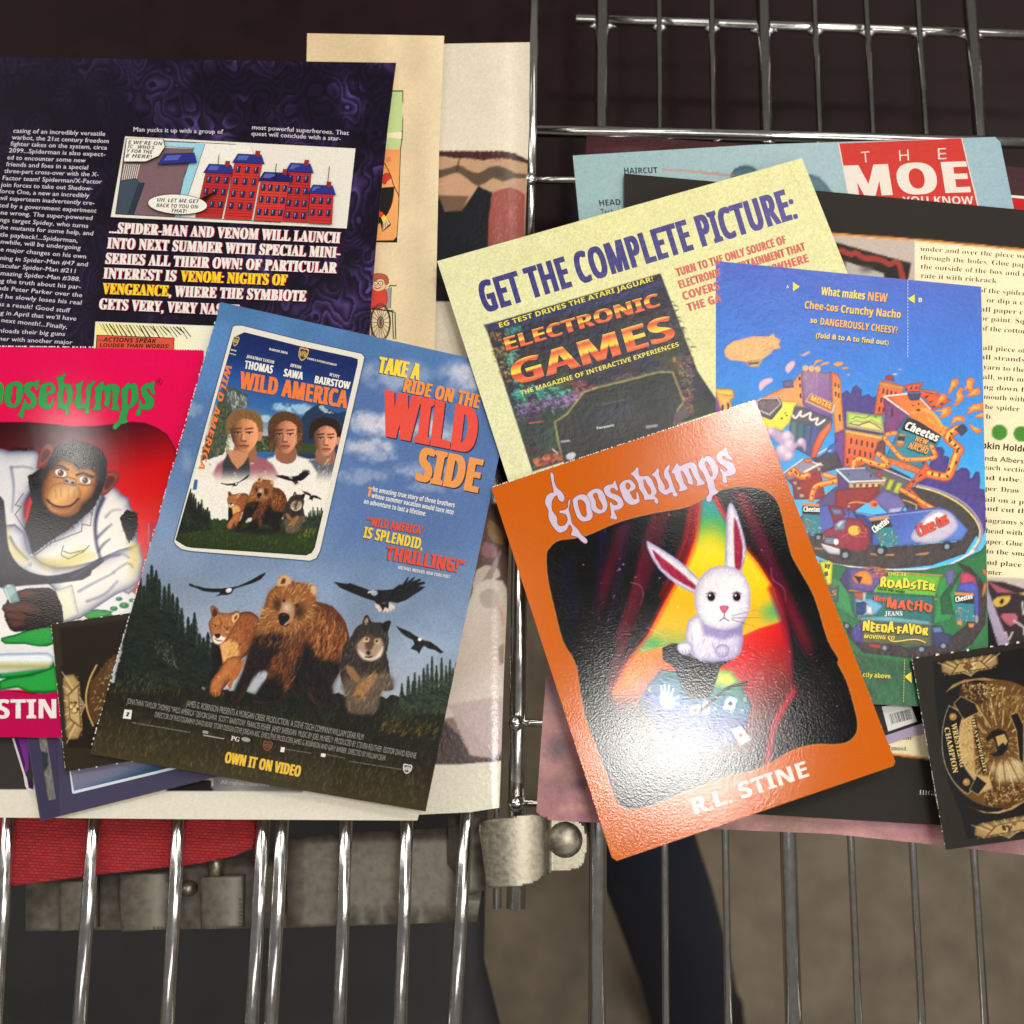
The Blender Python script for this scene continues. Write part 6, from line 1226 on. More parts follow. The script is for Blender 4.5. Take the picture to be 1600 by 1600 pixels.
C.line(K('B8', '880,80 960,110 960,150 1040,180'), (228, 186, 96), 2, .9, 2); C.line(K('B8', '960,0 1100,40 1240,120 1330,230 1330,320 1280,390'), (236, 214, 120), 2.6, 1, 3); C.line(K('B8', '970,-8 1110,30 1255,110 1345,230 1340,330 1280,405 1150,470 1000,496 830,498'), (150, 140, 176), 3.4, 1, 3); C.line(K('B8', '340,455 450,462 560,478 800,496 1000,494 1160,465 1300,385'), (222, 220, 226), 3, 1, 3)
for s_ in ('350,362 400,368 405,378 352,374', '680,396 740,400 735,412 690,408', '770,402 830,400 826,414 780,414', '950,402 1040,390 1030,404 960,412'): A('B8', s_, (230, 170, 70))
A('D1', '560,1450 600,1470 760,1640 900,1800 860,1800 700,1680', (222, 110, 48)); pipe('B8', '870,20 940,60 1020,110 1080,140', 7, 6)
A('B8', '420,110 600,150 640,190 480,290 350,290 300,260 380,120', (86, 100, 170), soft=1); A('B8', '430,110 520,120 540,170 470,230', (132, 42, 64)); A('B8', '450,130 510,138 520,165 470,170', (110, 140, 170))
A('B8', '580,150 700,170 1100,120 1170,150 1270,260 1230,320 1000,340 860,356 690,350 640,240', lin((1400, 800), (1450, 850), (70, 88, 164), (96, 130, 200))); A('B8', '580,150 640,160 700,240 700,350 640,260', (54, 60, 126)); C.line(K('B8', '600,158 720,180 1080,140'), (150, 176, 220), 1.2)
A('B8', '388,300 402,270 460,240 495,195 560,185 640,200 672,240 690,330 660,380 600,392 520,372 420,352', (146, 42, 62), sm=1, rim=((70, 16, 36), 3, .6)); A('B8', '470,230 500,200 545,196 530,260 470,262', (124, 142, 166), sm=1); A('B8', '480,225 510,203 535,203 500,250', (214, 220, 226), sm=1); A('B8', '410,300 480,290 500,350 420,345', (90, 90, 104)); A('B8', '395,340 500,372 520,410 440,400 400,365', (206, 208, 214)); C.line(K('B8', '398,345 500,378'), (250, 250, 250), 1.4)
for y in (310, 322, 334): C.line(K('B8', f'415,{y} 480,{y+6}'), (200, 200, 206), 1, .9)
C.blob(*K('B8', '400,302')[0], 3, 4, (244, 240, 226), 1, 0, 1); C.blob(*K('B8', '482,330')[0], 4, 5, (244, 240, 226), 1, 0, 1); C.line(K('B8', '520,300 560,280 600,300 660,296'), (214, 110, 130), 1.6, .7, 2); C.blob(*K('B8', '590,262')[0], 10, 8, (228, 188, 70), .95, 0, 1); C.strokes(K('B8', '600,230 660,225 660,280 610,270'), 30, 6, 10, ('e08a3a', '2a2020', 'd05030'), 1.2, .9, 20, 3)
for x, y, r_ in ((540, 405, 40), (750, 380, 42), (1145, 355, 36), (380, 300, 30)): c = K('B8', f'{x},{y}')[0]; C.blob(c[0], c[1], r_*.25, r_*.22, (34, 30, 36), 1, 0, 1); C.blob(c[0]-1, c[1]+1, r_*.12, r_*.12, (140, 150, 160), 1, 0, 1)
C.line(K('B8', '555,120 558,180'), (60, 70, 90), 1.6); C.blob(*K('B8', '557,118')[0], 4, 3, (180, 190, 200), .9)
def bag(c, s):
    P4 = K(c, s); T = fit([(0, 0), (10, 0), (10, 16), (0, 16)], P4); q = lambda *p: T(np.array(p, float))
    C.poly(q((0, 0), (10, 0), (10, 16), (0, 16)), (40, 128, 140)); C.poly(q((0, 0), (10, 0), (10, 1.5), (0, 1.5)), (226, 130, 60)); C.poly(q((0, 2), (10, 2), (10, 6), (0, 6)), (24, 22, 28)); C.strokes(q((0, 8), (10, 8), (10, 16), (0, 16)), 30, 4, 30, ('e0843a', 'c85a28', 'f2b060', 'f0e8e0'), 1.5, .9, 80, 4)
    return T
b1 = bag('B8', '270,95 390,105 380,280 295,275'); b2 = bag('B8', '680,190 790,175 865,350 745,355')
A('B8', '925,300 960,240 1010,180 1060,145 1110,138 1165,160 1205,215 1195,265 1120,320 1050,338 960,332', (196, 190, 204), sm=2, rim=((120, 110, 150), 3, .6)); A('B8', '950,280 1020,180 1090,145 1140,160 1080,220 1000,290', (240, 236, 238), soft=3, sm=1)
# cheesy puffs flying about
for s_ in ('1080,240 1130,232 1146,262 1130,310 1090,340 1050,400 1028,398 1040,350 1062,320 1065,270', '1250,228 1290,222 1322,240 1318,290 1300,320 1318,340 1300,380 1262,370 1255,340 1210,366 1205,350 1240,320 1236,270', '1160,335 1188,332 1192,360 1180,390 1205,420 1200,460 1165,500 1120,540 1084,530 1120,505 1130,450 1125,400 1142,370', '1330,352 1370,338 1394,370 1370,410 1310,425 1250,436 1236,424 1280,400', '945,410 990,400 1010,430 1000,470 950,500 900,540 880,530 920,480', '1000,552 1050,550 1072,590 1040,640 990,670 940,676 930,660 980,630 960,600 900,605 870,580 930,590', '1310,520 1380,518 1450,490 1450,560 1400,590 1340,590 1290,620 1250,630 1246,612 1280,590 1250,560 1290,560', '1450,610 1452,660 1400,672 1340,668 1344,650 1400,630', '1090,670 1150,655 1200,662 1222,695 1200,720 1150,705 1100,730 1070,758 1060,745 1080,700', '1265,740 1300,760 1340,790 1390,796 1406,826 1380,846 1330,835 1300,800', '980,770 1020,775 1030,800 1000,820 970,800'):
    p = K('D1', s_); C.poly(offset(p, .6), (170, 70, 30), sm=2); C.poly(p, (228, 122, 48), sm=2); C.poly((p-p.mean(0))*.55+p.mean(0)-(1, 1), (246, 178, 80), sm=2, soft=1.5, a=.8)
for s_, c in (('1270,560 1290,562 1310,575 1300,585 1280,575', (240, 190, 110)), ): pass
for s_ in ('665,70 690,20 760,12 750,30 700,50 680,80', '735,80 780,45 845,42 830,62 780,75', '885,65 930,40 1000,42 990,75 930,90', '980,110 1040,98 1065,112 1010,122', '1040,178 1075,180 1070,195 1045,190'): p = K('C8', s_); C.poly(p, (236, 170, 90), sm=2, rim=((200, 96, 50), 1.4, .7))
for s_ in ('340,110 380,50 440,25 455,70 420,120 370,170', '40,300 90,240 180,220 200,260 120,310 60,370'): p = K('C8', s_); C.poly(p, (226, 190, 206), sm=2, rim=((190, 110, 130), 2, .5))
A('D1', '385,185 410,165 462,170 440,195', (228, 232, 240), sm=1); A('D1', '455,125 480,115 515,128 490,140', (228, 232, 240), sm=1)
A('A8', '560,460 600,440 618,445 580,466', (222, 200, 210), sm=1)
# airship
A('A8', '212,440 225,415 255,395 340,372 420,372 440,358 448,375 475,390 465,408 475,428 440,432 430,450 390,478 370,515 330,515 310,490 240,482 218,465', (226, 178, 120), sm=1, rim=((190, 130, 90), 3, .5)); C.strokes(K('A8', '230,430 430,380 460,420 320,480 240,470'), 110, 5, -12, ('c89064', 'f0d09a', 'a87458', 'd8a878'), 1.4, .6, 15, 5); A('A8', '315,488 385,478 368,514 330,514', (232, 190, 120)); A('A8', '320,494 372,488 368,502 326,504', (140, 110, 100))
# lower green half
A('B8', '380,440 460,460 560,480 830,500 1010,496 1180,460 1345,380 1400,300 1400,1240 700,1300 380,1260', (34, 112, 62)); A('B8', '450,540 540,560 600,800 480,720', (52, 140, 78), sm=1, soft=2); A('B8', '540,490 830,500 830,560 560,640 500,560', (70, 60, 108))
A('B8', '1100,540 1200,520 1220,700 1160,800 1060,820 1080,620', (46, 140, 74), sm=1, soft=2); A('B8', '1180,560 1230,500 1160,640 1180,760 1110,760 1100,660', (30, 92, 52), sm=1, soft=2)
A('B8', '1130,500 1190,490 1180,580 1140,590', (110, 104, 150)); A('B8', '1200,450 1280,480 1350,560 1378,680 1370,820 1290,940 1150,1020 900,1020 640,990 560,900 520,800 640,880 900,960 1120,930 1250,830 1330,700 1300,580', (58, 46, 48), sm=1); C.strokes(K('B8', '560,900 1300,900 1150,1020 640,990'), 150, 3, 0, ('7a6660', '3a2c30', '8a766c'), 1.1, .6, 90, 10); C.strokes(K('B8', '1310,600 1370,680 1360,820 1280,930 1240,850 1330,720'), 60, 3, 0, ('7a6660', '3a2c30'), 1.1, .6, 90, 11)
A('B8', '380,450 440,440 462,456 455,580 430,590', (232, 222, 60)); A('B8', '395,590 500,590 495,690 440,680', (40, 108, 96)); A('B8', '400,592 500,586 500,596 400,602', (180, 130, 70))
A('B8', '550,490 590,485 1110,530 1070,668 570,620', (108, 176, 52)); A('B8', '550,490 700,486 800,520 720,600 700,630 575,615', (104, 84, 150)); C.line(K('B8', '560,618 800,650 1080,672'), (180, 120, 70), 2.4); C.line(K('B8', '840,512 1112,530'), (200, 130, 80), 2)
A('B8', '580,540 610,510 660,500 690,530 700,560 690,590 640,580 600,575', (222, 140, 50), sm=2, rim=((140, 70, 30), 2, .6)); A('B8', '585,530 640,540 620,580', (30, 26, 30)); C.strokes(K('B8', '640,490 700,470 780,490 760,540 700,540'), 60, 7, -12, ('e0883a', '2a1c1c', 'd06028', 'b84a20'), 1.6, .9, 15, 6)
A('B8', '570,630 620,625 1065,650 1060,810 600,780 580,740', (34, 112, 108)); A('B8', '590,660 700,670 765,710 720,760 610,775', (110, 176, 206), sm=1); A('B8', '585,628 650,630 645,680 590,665', (180, 90, 50)); A('B8', '640,630 660,632 655,690 640,690', (226, 226, 226)); A('B8', '600,690 650,685 690,720 640,765 600,765', (40, 70, 120)); A('B8', '660,700 700,720 700,765 660,760', (226, 228, 226))
A('B8', '600,780 700,770 1040,800 1050,820 1050,830 630,800', (150, 150, 110)); A('B8', '628,795 1050,830 1050,952 635,930', (96, 100, 74)); A('B8', '580,850 630,795 640,930 590,925 575,880', (84, 72, 150), sm=1); A('B8', '610,780 780,770 1030,800 1048,826 640,796', (112, 176, 176), sm=1)
A('B8', '1052,830 1110,828 1130,870 1170,885 1170,940 1100,960 1052,952', (58, 64, 104), sm=1, rim=((24, 24, 56), 3, .6)); A('B8', '1055,838 1105,836 1118,868 1062,872', (96, 140, 176)); A('B8', '675,935 760,945 755,970 680,955', (190, 52, 58))
for x, y, r_ in ((770, 962, 26), (990, 970, 28), (1120, 950, 28), (545, 830, 24)): c = K('B8', f'{x},{y}')[0]; C.blob(c[0], c[1], r_*.25, r_*.22, (40, 38, 46), 1, 0, 1); C.blob(c[0], c[1], r_*.15, r_*.14, (130, 150, 160), 1, 0, 1)
A('B8', '1220,520 1260,508 1310,540 1320,590 1220,580', (190, 70, 100), sm=1); A('B8', '1190,620 1220,580 1290,566 1330,600 1330,760 1310,830 1300,640', (84, 96, 180), sm=1); b3 = bag('B8', '1182,640 1305,625 1300,815 1198,790'); A('B8', '1198,795 1235,800 1232,832 1200,822', (228, 160, 90)); A('B8', '1268,815 1305,815 1300,842 1270,838', (228, 160, 90)); C.blob(*K('B8', '1318,790')[0], 3, 7, (140, 150, 160), 1, 0, 1)
for s_ in ('1348,485 1376,500 1378,535 1358,520', '1360,580 1378,570 1376,610 1355,665 1350,640'): A('B8', s_, (226, 130, 60), sm=1)
C.line(K('B8', '1330,505 1325,560'), (60, 80, 100), 2)
C.poly(K('px', '1280,1040 1330,1020 1440,1040 1450,1110 1300,1110'), lambda X, Y: rgb((34, 92, 58))*(1+(fbm(X, Y, 16, 6)-.5)*.35)[..., None], soft=5); C.punch(1.12, 1.05, .5); C.speckle(.12, 1.3)
S.fill('printed_face', S.out, C, step=1.25)
yl, bk = (244, 214, 86), (24, 22, 30)
HT = 'headline'
for t, a, h, c in (('What makes', '660,180 862,202', 46, yl), ('NEW', '877,206 966,214', 50, (240, 168, 84)), ('Chee-tos', '584,242 738,258', 42, (242, 186, 84)), ('Crunchy Nacho', '752,262 1028,288', 44, (242, 196, 90)), ('so', '610,308 640,312', 30, yl), ('DANGEROUSLY CHEESY?', '656,318 1012,360', 40, (240, 180, 88)), ('(fold B to A to find out)', '636,378 972,412', 28, yl)): S.text(HT, t, *K('A8', a), h*.3375*.82, c, 'b', .02, 0, 3, shadow=((.8, .9), (40, 50, 110)))
S.text(HT, 'A', *K('A8', '499,150 512,150'), 5, (226, 226, 230), 'r', .02); S.text(HT, 'B', *K('A8', '1112,214 1128,214'), 7, (230, 230, 220), 'b', .0)
FM = 'fold_marks'
for s_ in ('530,120 562,142 530,164', '1062,198 1094,178 1094,220'): S.fill('fold_arrow#'+s_, K('A8', s_), (236, 220, 60))
for k in range(24): S.stroke('fold_line', K('A8', f'1062,{113+k*15} 1062,{122+k*15}'), 1, (214, 220, 232))
for k in range(15): x = 762-k*.7; S.stroke('fold_line#2', K('D2', f'{x},{918+k*26} {x-.5},{934+k*26}'), 1, (220, 206, 90))
S.fill('fold_arrow', K('D2', '762,1070 822,1028 826,1128'), (240, 216, 60))
SG = 'sign_lettering'
for t, c, a, h, cl, st, f in (('MOTEL', 'C8', '625,475 858,572', 62, (246, 206, 90), 'b', .02), ('ctly above.', 'D2', '388,1072 645,1086', 40, yl, 'b', .0), ('CHESTER', 'D2', '616,165 778,172', 30, yl, 'b', .02), ('TASTE THE ROAD', 'D2', '520,294 762,324', 20, bk, 'b', .02), ('Wear', 'D2', '488,392 606,402', 46, (224, 90, 44), 'bi', .03), ('JEANS', 'D2', '585,526 742,526', 40, (230, 230, 226), 's', .03), ('MOVING CO', 'D2', '398,726 672,742', 34, (236, 206, 60), 'bi', .03), ('ky', 'D2', '55,100 105,92', 40, (50, 60, 30), 'bi', .02), ('8', 'D2', '50,170 80,170', 40, (50, 60, 30), 'b', .02), ('S', 'D2', '112,346 150,346', 46, (224, 130, 60), 'b', .03)):
    k = CROPS[c][2]; S.text(f'{SG}#{t}', t, *K(c, a), h*k, cl, st, f)
def wob(x, y, L, h):
    return x, y*(1+.22*np.sin(x/L*19))+h*.08*np.sin(x/L*31)
for t, c, a, h, cl in (('ROADSTER', 'D2', '548,268 1032,300', 76, (244, 220, 60)), ('MACHO', 'D2', '606,456 1002,492', 84, (224, 92, 44)), ('NEEDA·FAVOR', 'D2', '392,662 970,698', 80, (240, 212, 56))):
    k = CROPS[c][2]; S.text(f'{SG}#{t}', t, *K(c, a), h*k, cl, 'b', .055, 0, 3, shadow=((.9, .9), bk), warp=wob)
S.stroke(SG+'#MOVING CO', K('D2', '620,722 640,750 700,755 800,740 880,740 950,765'), 1.8, (236, 206, 90), 3)
BG = 'bag_lettering'
S.text(BG, 'Cheetos', *K('D1', '535,800 900,950'), 13, (238, 236, 226), 'bi', .05, 0, 3)
for t, a, h in (('NEW', '650,935 790,985', 60), ('CRUNCHY', '625,985 790,1040', 46), ('NACHO', '575,1020 790,1090', 70)): S.text(BG+'#new', t, *K('D1', a), h*.1375, (234, 160, 70), 'bi', .03, 0, 2, shadow=((.6, .6), bk))
for c, a, h in (('B8', '288,150 384,152', 30), ('B8', '712,278 800,215', 40), ('D2', '1222,405 1372,372', 46)): S.text(BG+'#'+c+a, 'Cheetos', *K(c, a), h*CROPS[c][2], (238, 236, 226), 'bi', .04)
S.text('truck_lettering', 'Chee-tos', *K('B8', '985,300 1160,218'), 19, (214, 70, 40), 'bi', .05)
S.done()

# ---------------------------------------------------------------- gold belt card at the lower right
S = Sheet('trading_card', 'dark brown card with an engraved gold championship belt plate, at the lower right edge', 'card', rough_edge(O_BELTR, 5, .6, 6, 14), plane(10.6, .1), M_GLOSS, part='card_stock', col=None, thick=.35)
C = Picture(1418, 985, 1705, 1335, (48, 42, 31), .8)
C.poly(K('C7', '345,240 960,150 1300,110 1300,1420 980,1440 580,1468 540,1300 450,1080 410,860 370,600'), (24, 18, 13), soft=1.2)
fan(C, fit([(0, 0), (100, 0), (100, 30), (0, 30)], K('C7', '800,176 390,250 420,335 792,290')), 100, 30, 15)
fan(C, fit([(0, 0), (100, 0), (100, 30), (0, 30)], K('C7', '640,1380 1120,1270 1120,1400 630,1470')), 100, 30, 15)
ce = K('C7', '800,810')[0]; th = np.arange(60)*math.pi/30
el = lambda rx, ry, cx=0, cy=0: np.stack((ce[0]+cx+rx*np.cos(th), ce[1]+cy+ry*np.sin(th)), 1)
C.poly(K('C7', '430,455 480,400 560,365 700,350 820,370 870,405 860,415 760,375 640,368 540,392 470,430'), (196, 158, 96), sm=1, rim=((90, 62, 28), 2, .6)); C.poly(K('C7', '590,1245 640,1265 720,1285 800,1280 900,1240 1000,1170 1000,1200 900,1265 800,1295 700,1290'), (186, 150, 96), sm=1)
C.poly(el(88, 100), (112, 78, 36), soft=1.2); C.strokes(el(78, 90), 900, 8, lambda x, y: math.degrees(math.atan2(y-ce[1], x-ce[0])), gold, 1.7, .7, 8, 5)
C.poly(K('C7', '540,400 600,380 730,390 770,480 700,520 560,560 525,480'), (70, 48, 22), warp=3); C.strokes(K('C7', '540,390 740,390 760,480 580,540'), 150, 4, 0, gold, 1.8, .85, 90, 6)
C.poly(K('C7', '680,1130 760,1060 980,1080 980,1180 860,1270 720,1240'), (92, 60, 28), warp=3); C.strokes(K('C7', '680,1130 980,1080 960,1200 740,1240'), 200, 5, 30, gold+('b06a34',), 1.8, .85, 90, 7)
C.poly(K('C7', '740,960 980,900 980,1060 800,1080'), (226, 206, 160), soft=8, a=.7)
for i in range(34):
    g = R(i*360/34+4); C.line([ce+np.array((math.cos(g)*26+2, math.sin(g)*30)), ce+np.array((math.cos(g)*62, math.sin(g)*72))], (92, 62, 28) if i % 2 else (230, 202, 140), 1.5, .75)
C.poly(K('C7', '520,660 620,610 640,1020 740,1040 760,1120 660,1160 560,1050 520,900'), (196, 164, 108), soft=2); C.strokes(K('C7', '520,660 620,620 660,1030 600,1080 530,900'), 120, 6, 80, gold+('a8442a',), 1.4, .6, 40, 8)
# black side band
C.poly(K('C7', '458,545 550,605 530,700 526,800 540,900 575,985 640,1070 590,1158 500,1085 440,980 412,860 410,730 430,620'), (22, 18, 15), soft=.6)
for s_ in ('458,545 550,605 530,700 526,800 540,900 575,985 640,1070', '458,545 430,620 410,730 412,860 440,980 500,1085 590,1158 640,1070'): C.line(K('C7', s_), (196, 184, 156), 1.1, .9, 3)
for a in ('485,622', '578,1076'): c = K('C7', a)[0]; C.blob(c[0], c[1], 6, 6, (176, 134, 70), 1, 0, 1); C.blob(c[0]-1, c[1]-1, 3, 3, (226, 196, 130), .9)
for s_ in ('490,530 540,480 640,530 665,590 560,640 540,610', '650,1030 720,1085 660,1165 600,1130', '880,610 935,590 975,680 975,950 945,920 925,720'): p = K('C7', s_); C.poly(p, (28, 22, 18)); C.line(np.concatenate((p, p[:1])), (206, 178, 120), 1.1, .9)
C.poly(K('C7', '610,640 640,630 722,1000 690,1016'), (24, 19, 15)); 
C.poly(K('C7', '712,770 750,720 800,702 850,720 872,780 865,850 820,895 770,900 740,880 790,860 780,800 760,770 720,800'), (22, 20, 20), sm=1, rim=((120, 90, 40), 1.5, .6)); C.poly(K('C7', '780,760 840,740 865,790 850,820 830,800 800,830'), (196, 160, 100), sm=1)
C.strokes(K('C7', '820,480 960,470 980,600 880,600 760,520'), 140, 7, 60, ('8a6a34', 'c0a060', '5a4018', 'a07c3c'), 1.6, .7, 40, 9); C.strokes(K('C7', '560,380 860,400 820,470 700,500'), 60, 2, 0, ('f0dca8', 'e6c884'), 1.8, .9, 90, 12)
C.punch(1.25, .95, .36); C.a *= .84; C.speckle(.14, 1.3); S.fill('printed_face', S.out, C, step=1.05)
nicks(S, (1425, 1030), (1477, 1326), 90, 1.3, (196, 190, 178), 3, flat=1, keep=.5)
nicks(S, (1427, 1028.5), (1610, 1001), 7, 3.4, (216, 208, 196), 4)
gl = (206, 176, 112)
for t, a, h in (('HEAVYWEIGHT', '612,640 700,1008', 22), ('WRESTLING', '472,672 536,975', 36), ('CHAMPION', '424,700 486,1014', 36)): S.text('engraved_lettering', t, *K('C7', a), h*.225, gl, 's', .02)
S.done()

# ---------------------------------------------------------------- orange card on top of everything
zO = plane(14.2, .05, -.1, 1080, 980, lambda x, y: .9*np.cos(((x-1080)*.94+(y-980)*.34)/190)-.5)
O_ORG = rough_edge(K('px', '768,762 1180,625 1399,1190 1396,1197 964,1345 956,1340'), 0, .9, 2.2, 8, 1)
S = Sheet('book_cover_card', 'orange card with lilac dripping lettering and a white rabbit on a stage, topmost', 'cover card', O_ORG, zO, M_CARD, part='card_stock', col=None, thick=.4, step=10)
C = Picture(752, 615, 1412, 1358, lambda X, Y: lin((900, 700), (1200, 1300), (200, 92, 4), (204, 98, 2), (202, 94, 3))(X, Y), .9)
edge = np.concatenate((K('B6', '230,600 240,575 270,548 320,540 380,528 480,485 560,460 650,440 740,425 800,403 850,375 880,358 940,345 1000,344 1060,360 1100,400 1122,470 1150,590 1180,650 1240,760 1290,920 1330,990'), K('B7', '1280,220 1320,300 1350,400 1368,480 1362,530 1328,566 1270,578 1200,577 1130,586 1060,612 1000,650 930,686 860,706 800,720 600,790 500,832 430,856 370,868 330,860 298,830 275,770 230,650 180,520 150,420 130,300 118,228 80,150'), K('B6', '330,985 292,925 262,810 235,690')))
edge = smooth(edge, 3)
C.poly(offset(edge, 1.5), (214, 176, 130), a=.8); C.poly(offset(edge, .7), (40, 20, 10)); C.poly(edge, (12, 8, 18))
msk = (C.sdf(edge, (slice(None), slice(None))) < .3); keep = C.a.copy()
q5 = lambda s: K('C5', s)
# stage glow, floor
gl_ = lin(q5('1000,20')[0], q5('900,960')[0], (40, 140, 150), (70, 150, 90), (210, 196, 50), (232, 186, 36), (226, 170, 40), (216, 176, 60), (120, 160, 90))
C.poly(q5('930,10 1000,-10 1060,20 1110,130 1210,290 1300,400 1400,560 1440,700 1460,800 1500,1000 1500,1300 1450,1500 1400,2000 380,2000 380,1200 480,1010 600,850 720,620 840,400 900,240'), gl_)
for x, y, rx, ry, c, a in ((1400, 700, 40, 30, (90, 160, 110), .9), (640, 900, 26, 14, (90, 160, 90), .9), (1000, 300, 40, 60, (236, 200, 50), .7), (1300, 480, 40, 70, (236, 190, 40), .7)): c0 = q5(f'{x},{y}')[0]; C.blob(c0[0], c0[1], rx, ry, c, a)
C.poly(q5('540,960 700,925 900,930 1100,900 1300,810 1460,760 1520,1000 1530,1300 1450,1640 1400,2000 360,2000 370,1200 480,1010'), lin(q5('700,930')[0], q5('1300,1560')[0], (232, 130, 40), (222, 70, 40), (190, 32, 36), (120, 24, 26), (50, 16, 16)), soft=2.5)
for i in range(22):
    t = i/21; a = q5(f'{1180-t*700:.0f},{880+t*120:.0f}')[0]; b = q5(f'{1620-t*1500:.0f},{1240+t*500:.0f}')[0]; C.line([a, b], (60, 10, 14), .9, .45)
# curtains
def curtain(s, folds, seed):
    p = q5(s); w = C.win(p.min(0), p.max(0), 3); d = C.sdf(p, w); X, Y = C.X[w], C.Y[w]
    (ax, ay), (bx, by), amp = folds; t = (X-ax)*bx+(Y-ay)*by+amp*np.sin((X*by-Y*bx)/60)
    f = (.5+.5*np.sin(t))**2; g = np.clip(.35+.65*noise(X, Y, 90, seed), 0, 1)
    col = rgb((12, 7, 22))*(1-(f*g)[..., None])+(rgb((128, 12, 40))*.75+rgb((58, 10, 60))*.25)*(f*g)[..., None]
    al = np.clip(.5-d/1.4, 0, 1)[..., None]; C.a[w] = C.a[w]*(1-al)+col*al
    rim = np.clip(.5-d/1.4, 0, 1)*np.exp(np.minimum(d, 0)/7); return w, rim
curtain('-60,250 225,236 400,180 600,110 800,60 935,15 905,240 850,400 720,630 600,860 480,1010 385,1200 390,1300 350,1400 330,1640 330,2000 -100,2000', ((880, 850), (.105, .035), 1.2), 3)
for s_, c, wd, a in (('930,15 902,230 850,390 725,620 605,850 485,1005 385,1195', (206, 40, 36), 9, .8), ('880,40 850,230 790,390 690,600', (226, 36, 40), 12, .55), ('650,110 600,260 560,420 500,640 420,860', (150, 16, 60), 14, .45), ('480,160 440,400 380,700 300,1000', (70, 20, 74), 16, .45), ('330,210 300,500 270,800', (44, 18, 70), 14, .5)): C.line(q5(s_), c, wd, a, 4, .5, 5)
C.poly(q5('-60,250 225,236 300,700 330,1100 300,2000 -100,2000'), (6, 5, 16), soft=22, a=.75); C.poly(q5('60,380 130,340 180,700 120,900'), (10, 14, 52), soft=14, a=.6)
curtain('1020,-20 1120,-60 1400,-20 1460,300 1620,700 1720,1000 1800,1200 1540,1180 1510,1160 1505,1000 1470,760 1400,560 1300,400 1205,285 1110,130 1040,20', ((1200, 850), (-.10, .045), 1.0), 7)
for s_, c, wd, a in (('1030,-5 1108,128 1205,285', (216, 30, 50), 8, .9), ('1205,285 1300,400 1400,560 1465,760 1500,1000', (196, 56, 36), 7, .7), ('1380,560 1460,780 1500,1000 1515,1150', (120, 14, 60), 10, .7), ('1260,160 1330,300 1440,520', (60, 20, 70), 10, .5)): C.line(q5(s_), c, wd, a, 4, .3, 4)
curtain('1530,1180 1800,1150 1900,1500 1850,2000 1300,2000 1340,1740 1370,1560 1400,1400 1470,1280', ((1260, 1120), (.11, -.03), 1.0), 9)
C.line(q5('1535,1185 1470,1285 1405,1400 1372,1560 1340,1720'), (176, 16, 52), 11, .85, 4, .2, 4); C.line(q5('1540,1182 1660,1195 1800,1165'), (10, 6, 14), 7, .8, 3, 0, 3)
C.poly(q5('1560,1000 1700,900 1800,1300 1800,1600 1700,1660 1600,1400'), (6, 5, 16), soft=18, a=.6)
# plain table with cards, and an ordinary white rabbit with a hat behind it
C.poly(q5('690,1065 790,1072 1040,1066 1130,1072 1185,1140 1255,1285 1230,1400 1120,1560 900,1600 640,1500 540,1280 600,1170'), lin(q5('1000,1066')[0], q5('860,1480')[0], (70, 140, 84), (28, 110, 130), (24, 84, 150), (18, 44, 110)), rim=((10, 24, 70), 5, .5), soft=.8)
C.poly(q5('1040,1068 1128,1074 1180,1145 1120,1180 1010,1160'), (214, 206, 84), soft=9, a=.8)
for k in range(9): C.line(q5(f'{1000+k*28},{1350+k*6} {985+k*26},{1560-k*10}'), (10, 30, 84), 5, .5, 0, .5, 3)
for x, y in ((620, 1190), (840, 1290), (965, 1250), (1030, 1310), (1130, 1330), (1200, 1320), (1215, 1250), (800, 1340)):
    c0 = q5(f'{x},{y}')[0]
    for k in range(3): g = R(k*60+15); C.line([c0-3*np.array((math.cos(g), math.sin(g))), c0+3*np.array((math.cos(g), math.sin(g)))], (206, 196, 110), 1, .9)
# hat
C.poly(q5('700,930 760,900 1100,930 1140,970 1120,1010 1060,1050 1010,1230 940,1255 860,1250 820,1180 780,1060 700,1000'), (16, 15, 24), sm=1, rim=((70, 72, 110), 3, .5)); C.line(q5('705,960 820,1010 980,1030 1120,1000'), (60, 62, 92), 3, .6, 3, 0, 2)
wf = lin(q5('900,500')[0], q5('1200,900')[0], (214, 206, 206), (232, 228, 226), (196, 186, 206))
def hairs(s, n, L, ang, seed): C.strokes(q5(s), n, L, ang, ('f4f2f0', 'd8d2d8', 'b8b4c4', 'ffffff'), 1.1, .7, 16, seed)
C.poly(q5('860,760 960,720 1130,720 1200,800 1190,960 1100,1010 940,1010 850,930'), wf, sm=2, soft=1.2, rim=((96, 90, 140), 6, .6)); hairs('860,780 1180,780 1160,980 900,990', 160, 8, 95, 2)
for s_, inn, ang in (('600,262 640,280 800,380 950,520 990,580 930,600 800,540 690,450 620,340', '640,320 700,370 840,480 930,570 820,520 700,430', 40), ('1105,60 1130,20 1160,70 1200,190 1222,300 1205,420 1170,480 1110,470 1090,420 1098,200', '1150,120 1180,200 1200,310 1190,420 1160,460 1150,300', 88)):
    C.poly(q5(s_), wf, sm=2, soft=.9, rim=((60, 66, 140), 3, .6)); C.poly(q5(inn), (150, 32, 62), sm=2, soft=2.2, a=.9, rim=((90, 10, 50), 3, .5)); hairs(s_, 110, 8, ang, 4)
    C.poly(q5(inn), (140, 26, 58), sm=2, soft=2.5, a=.65)
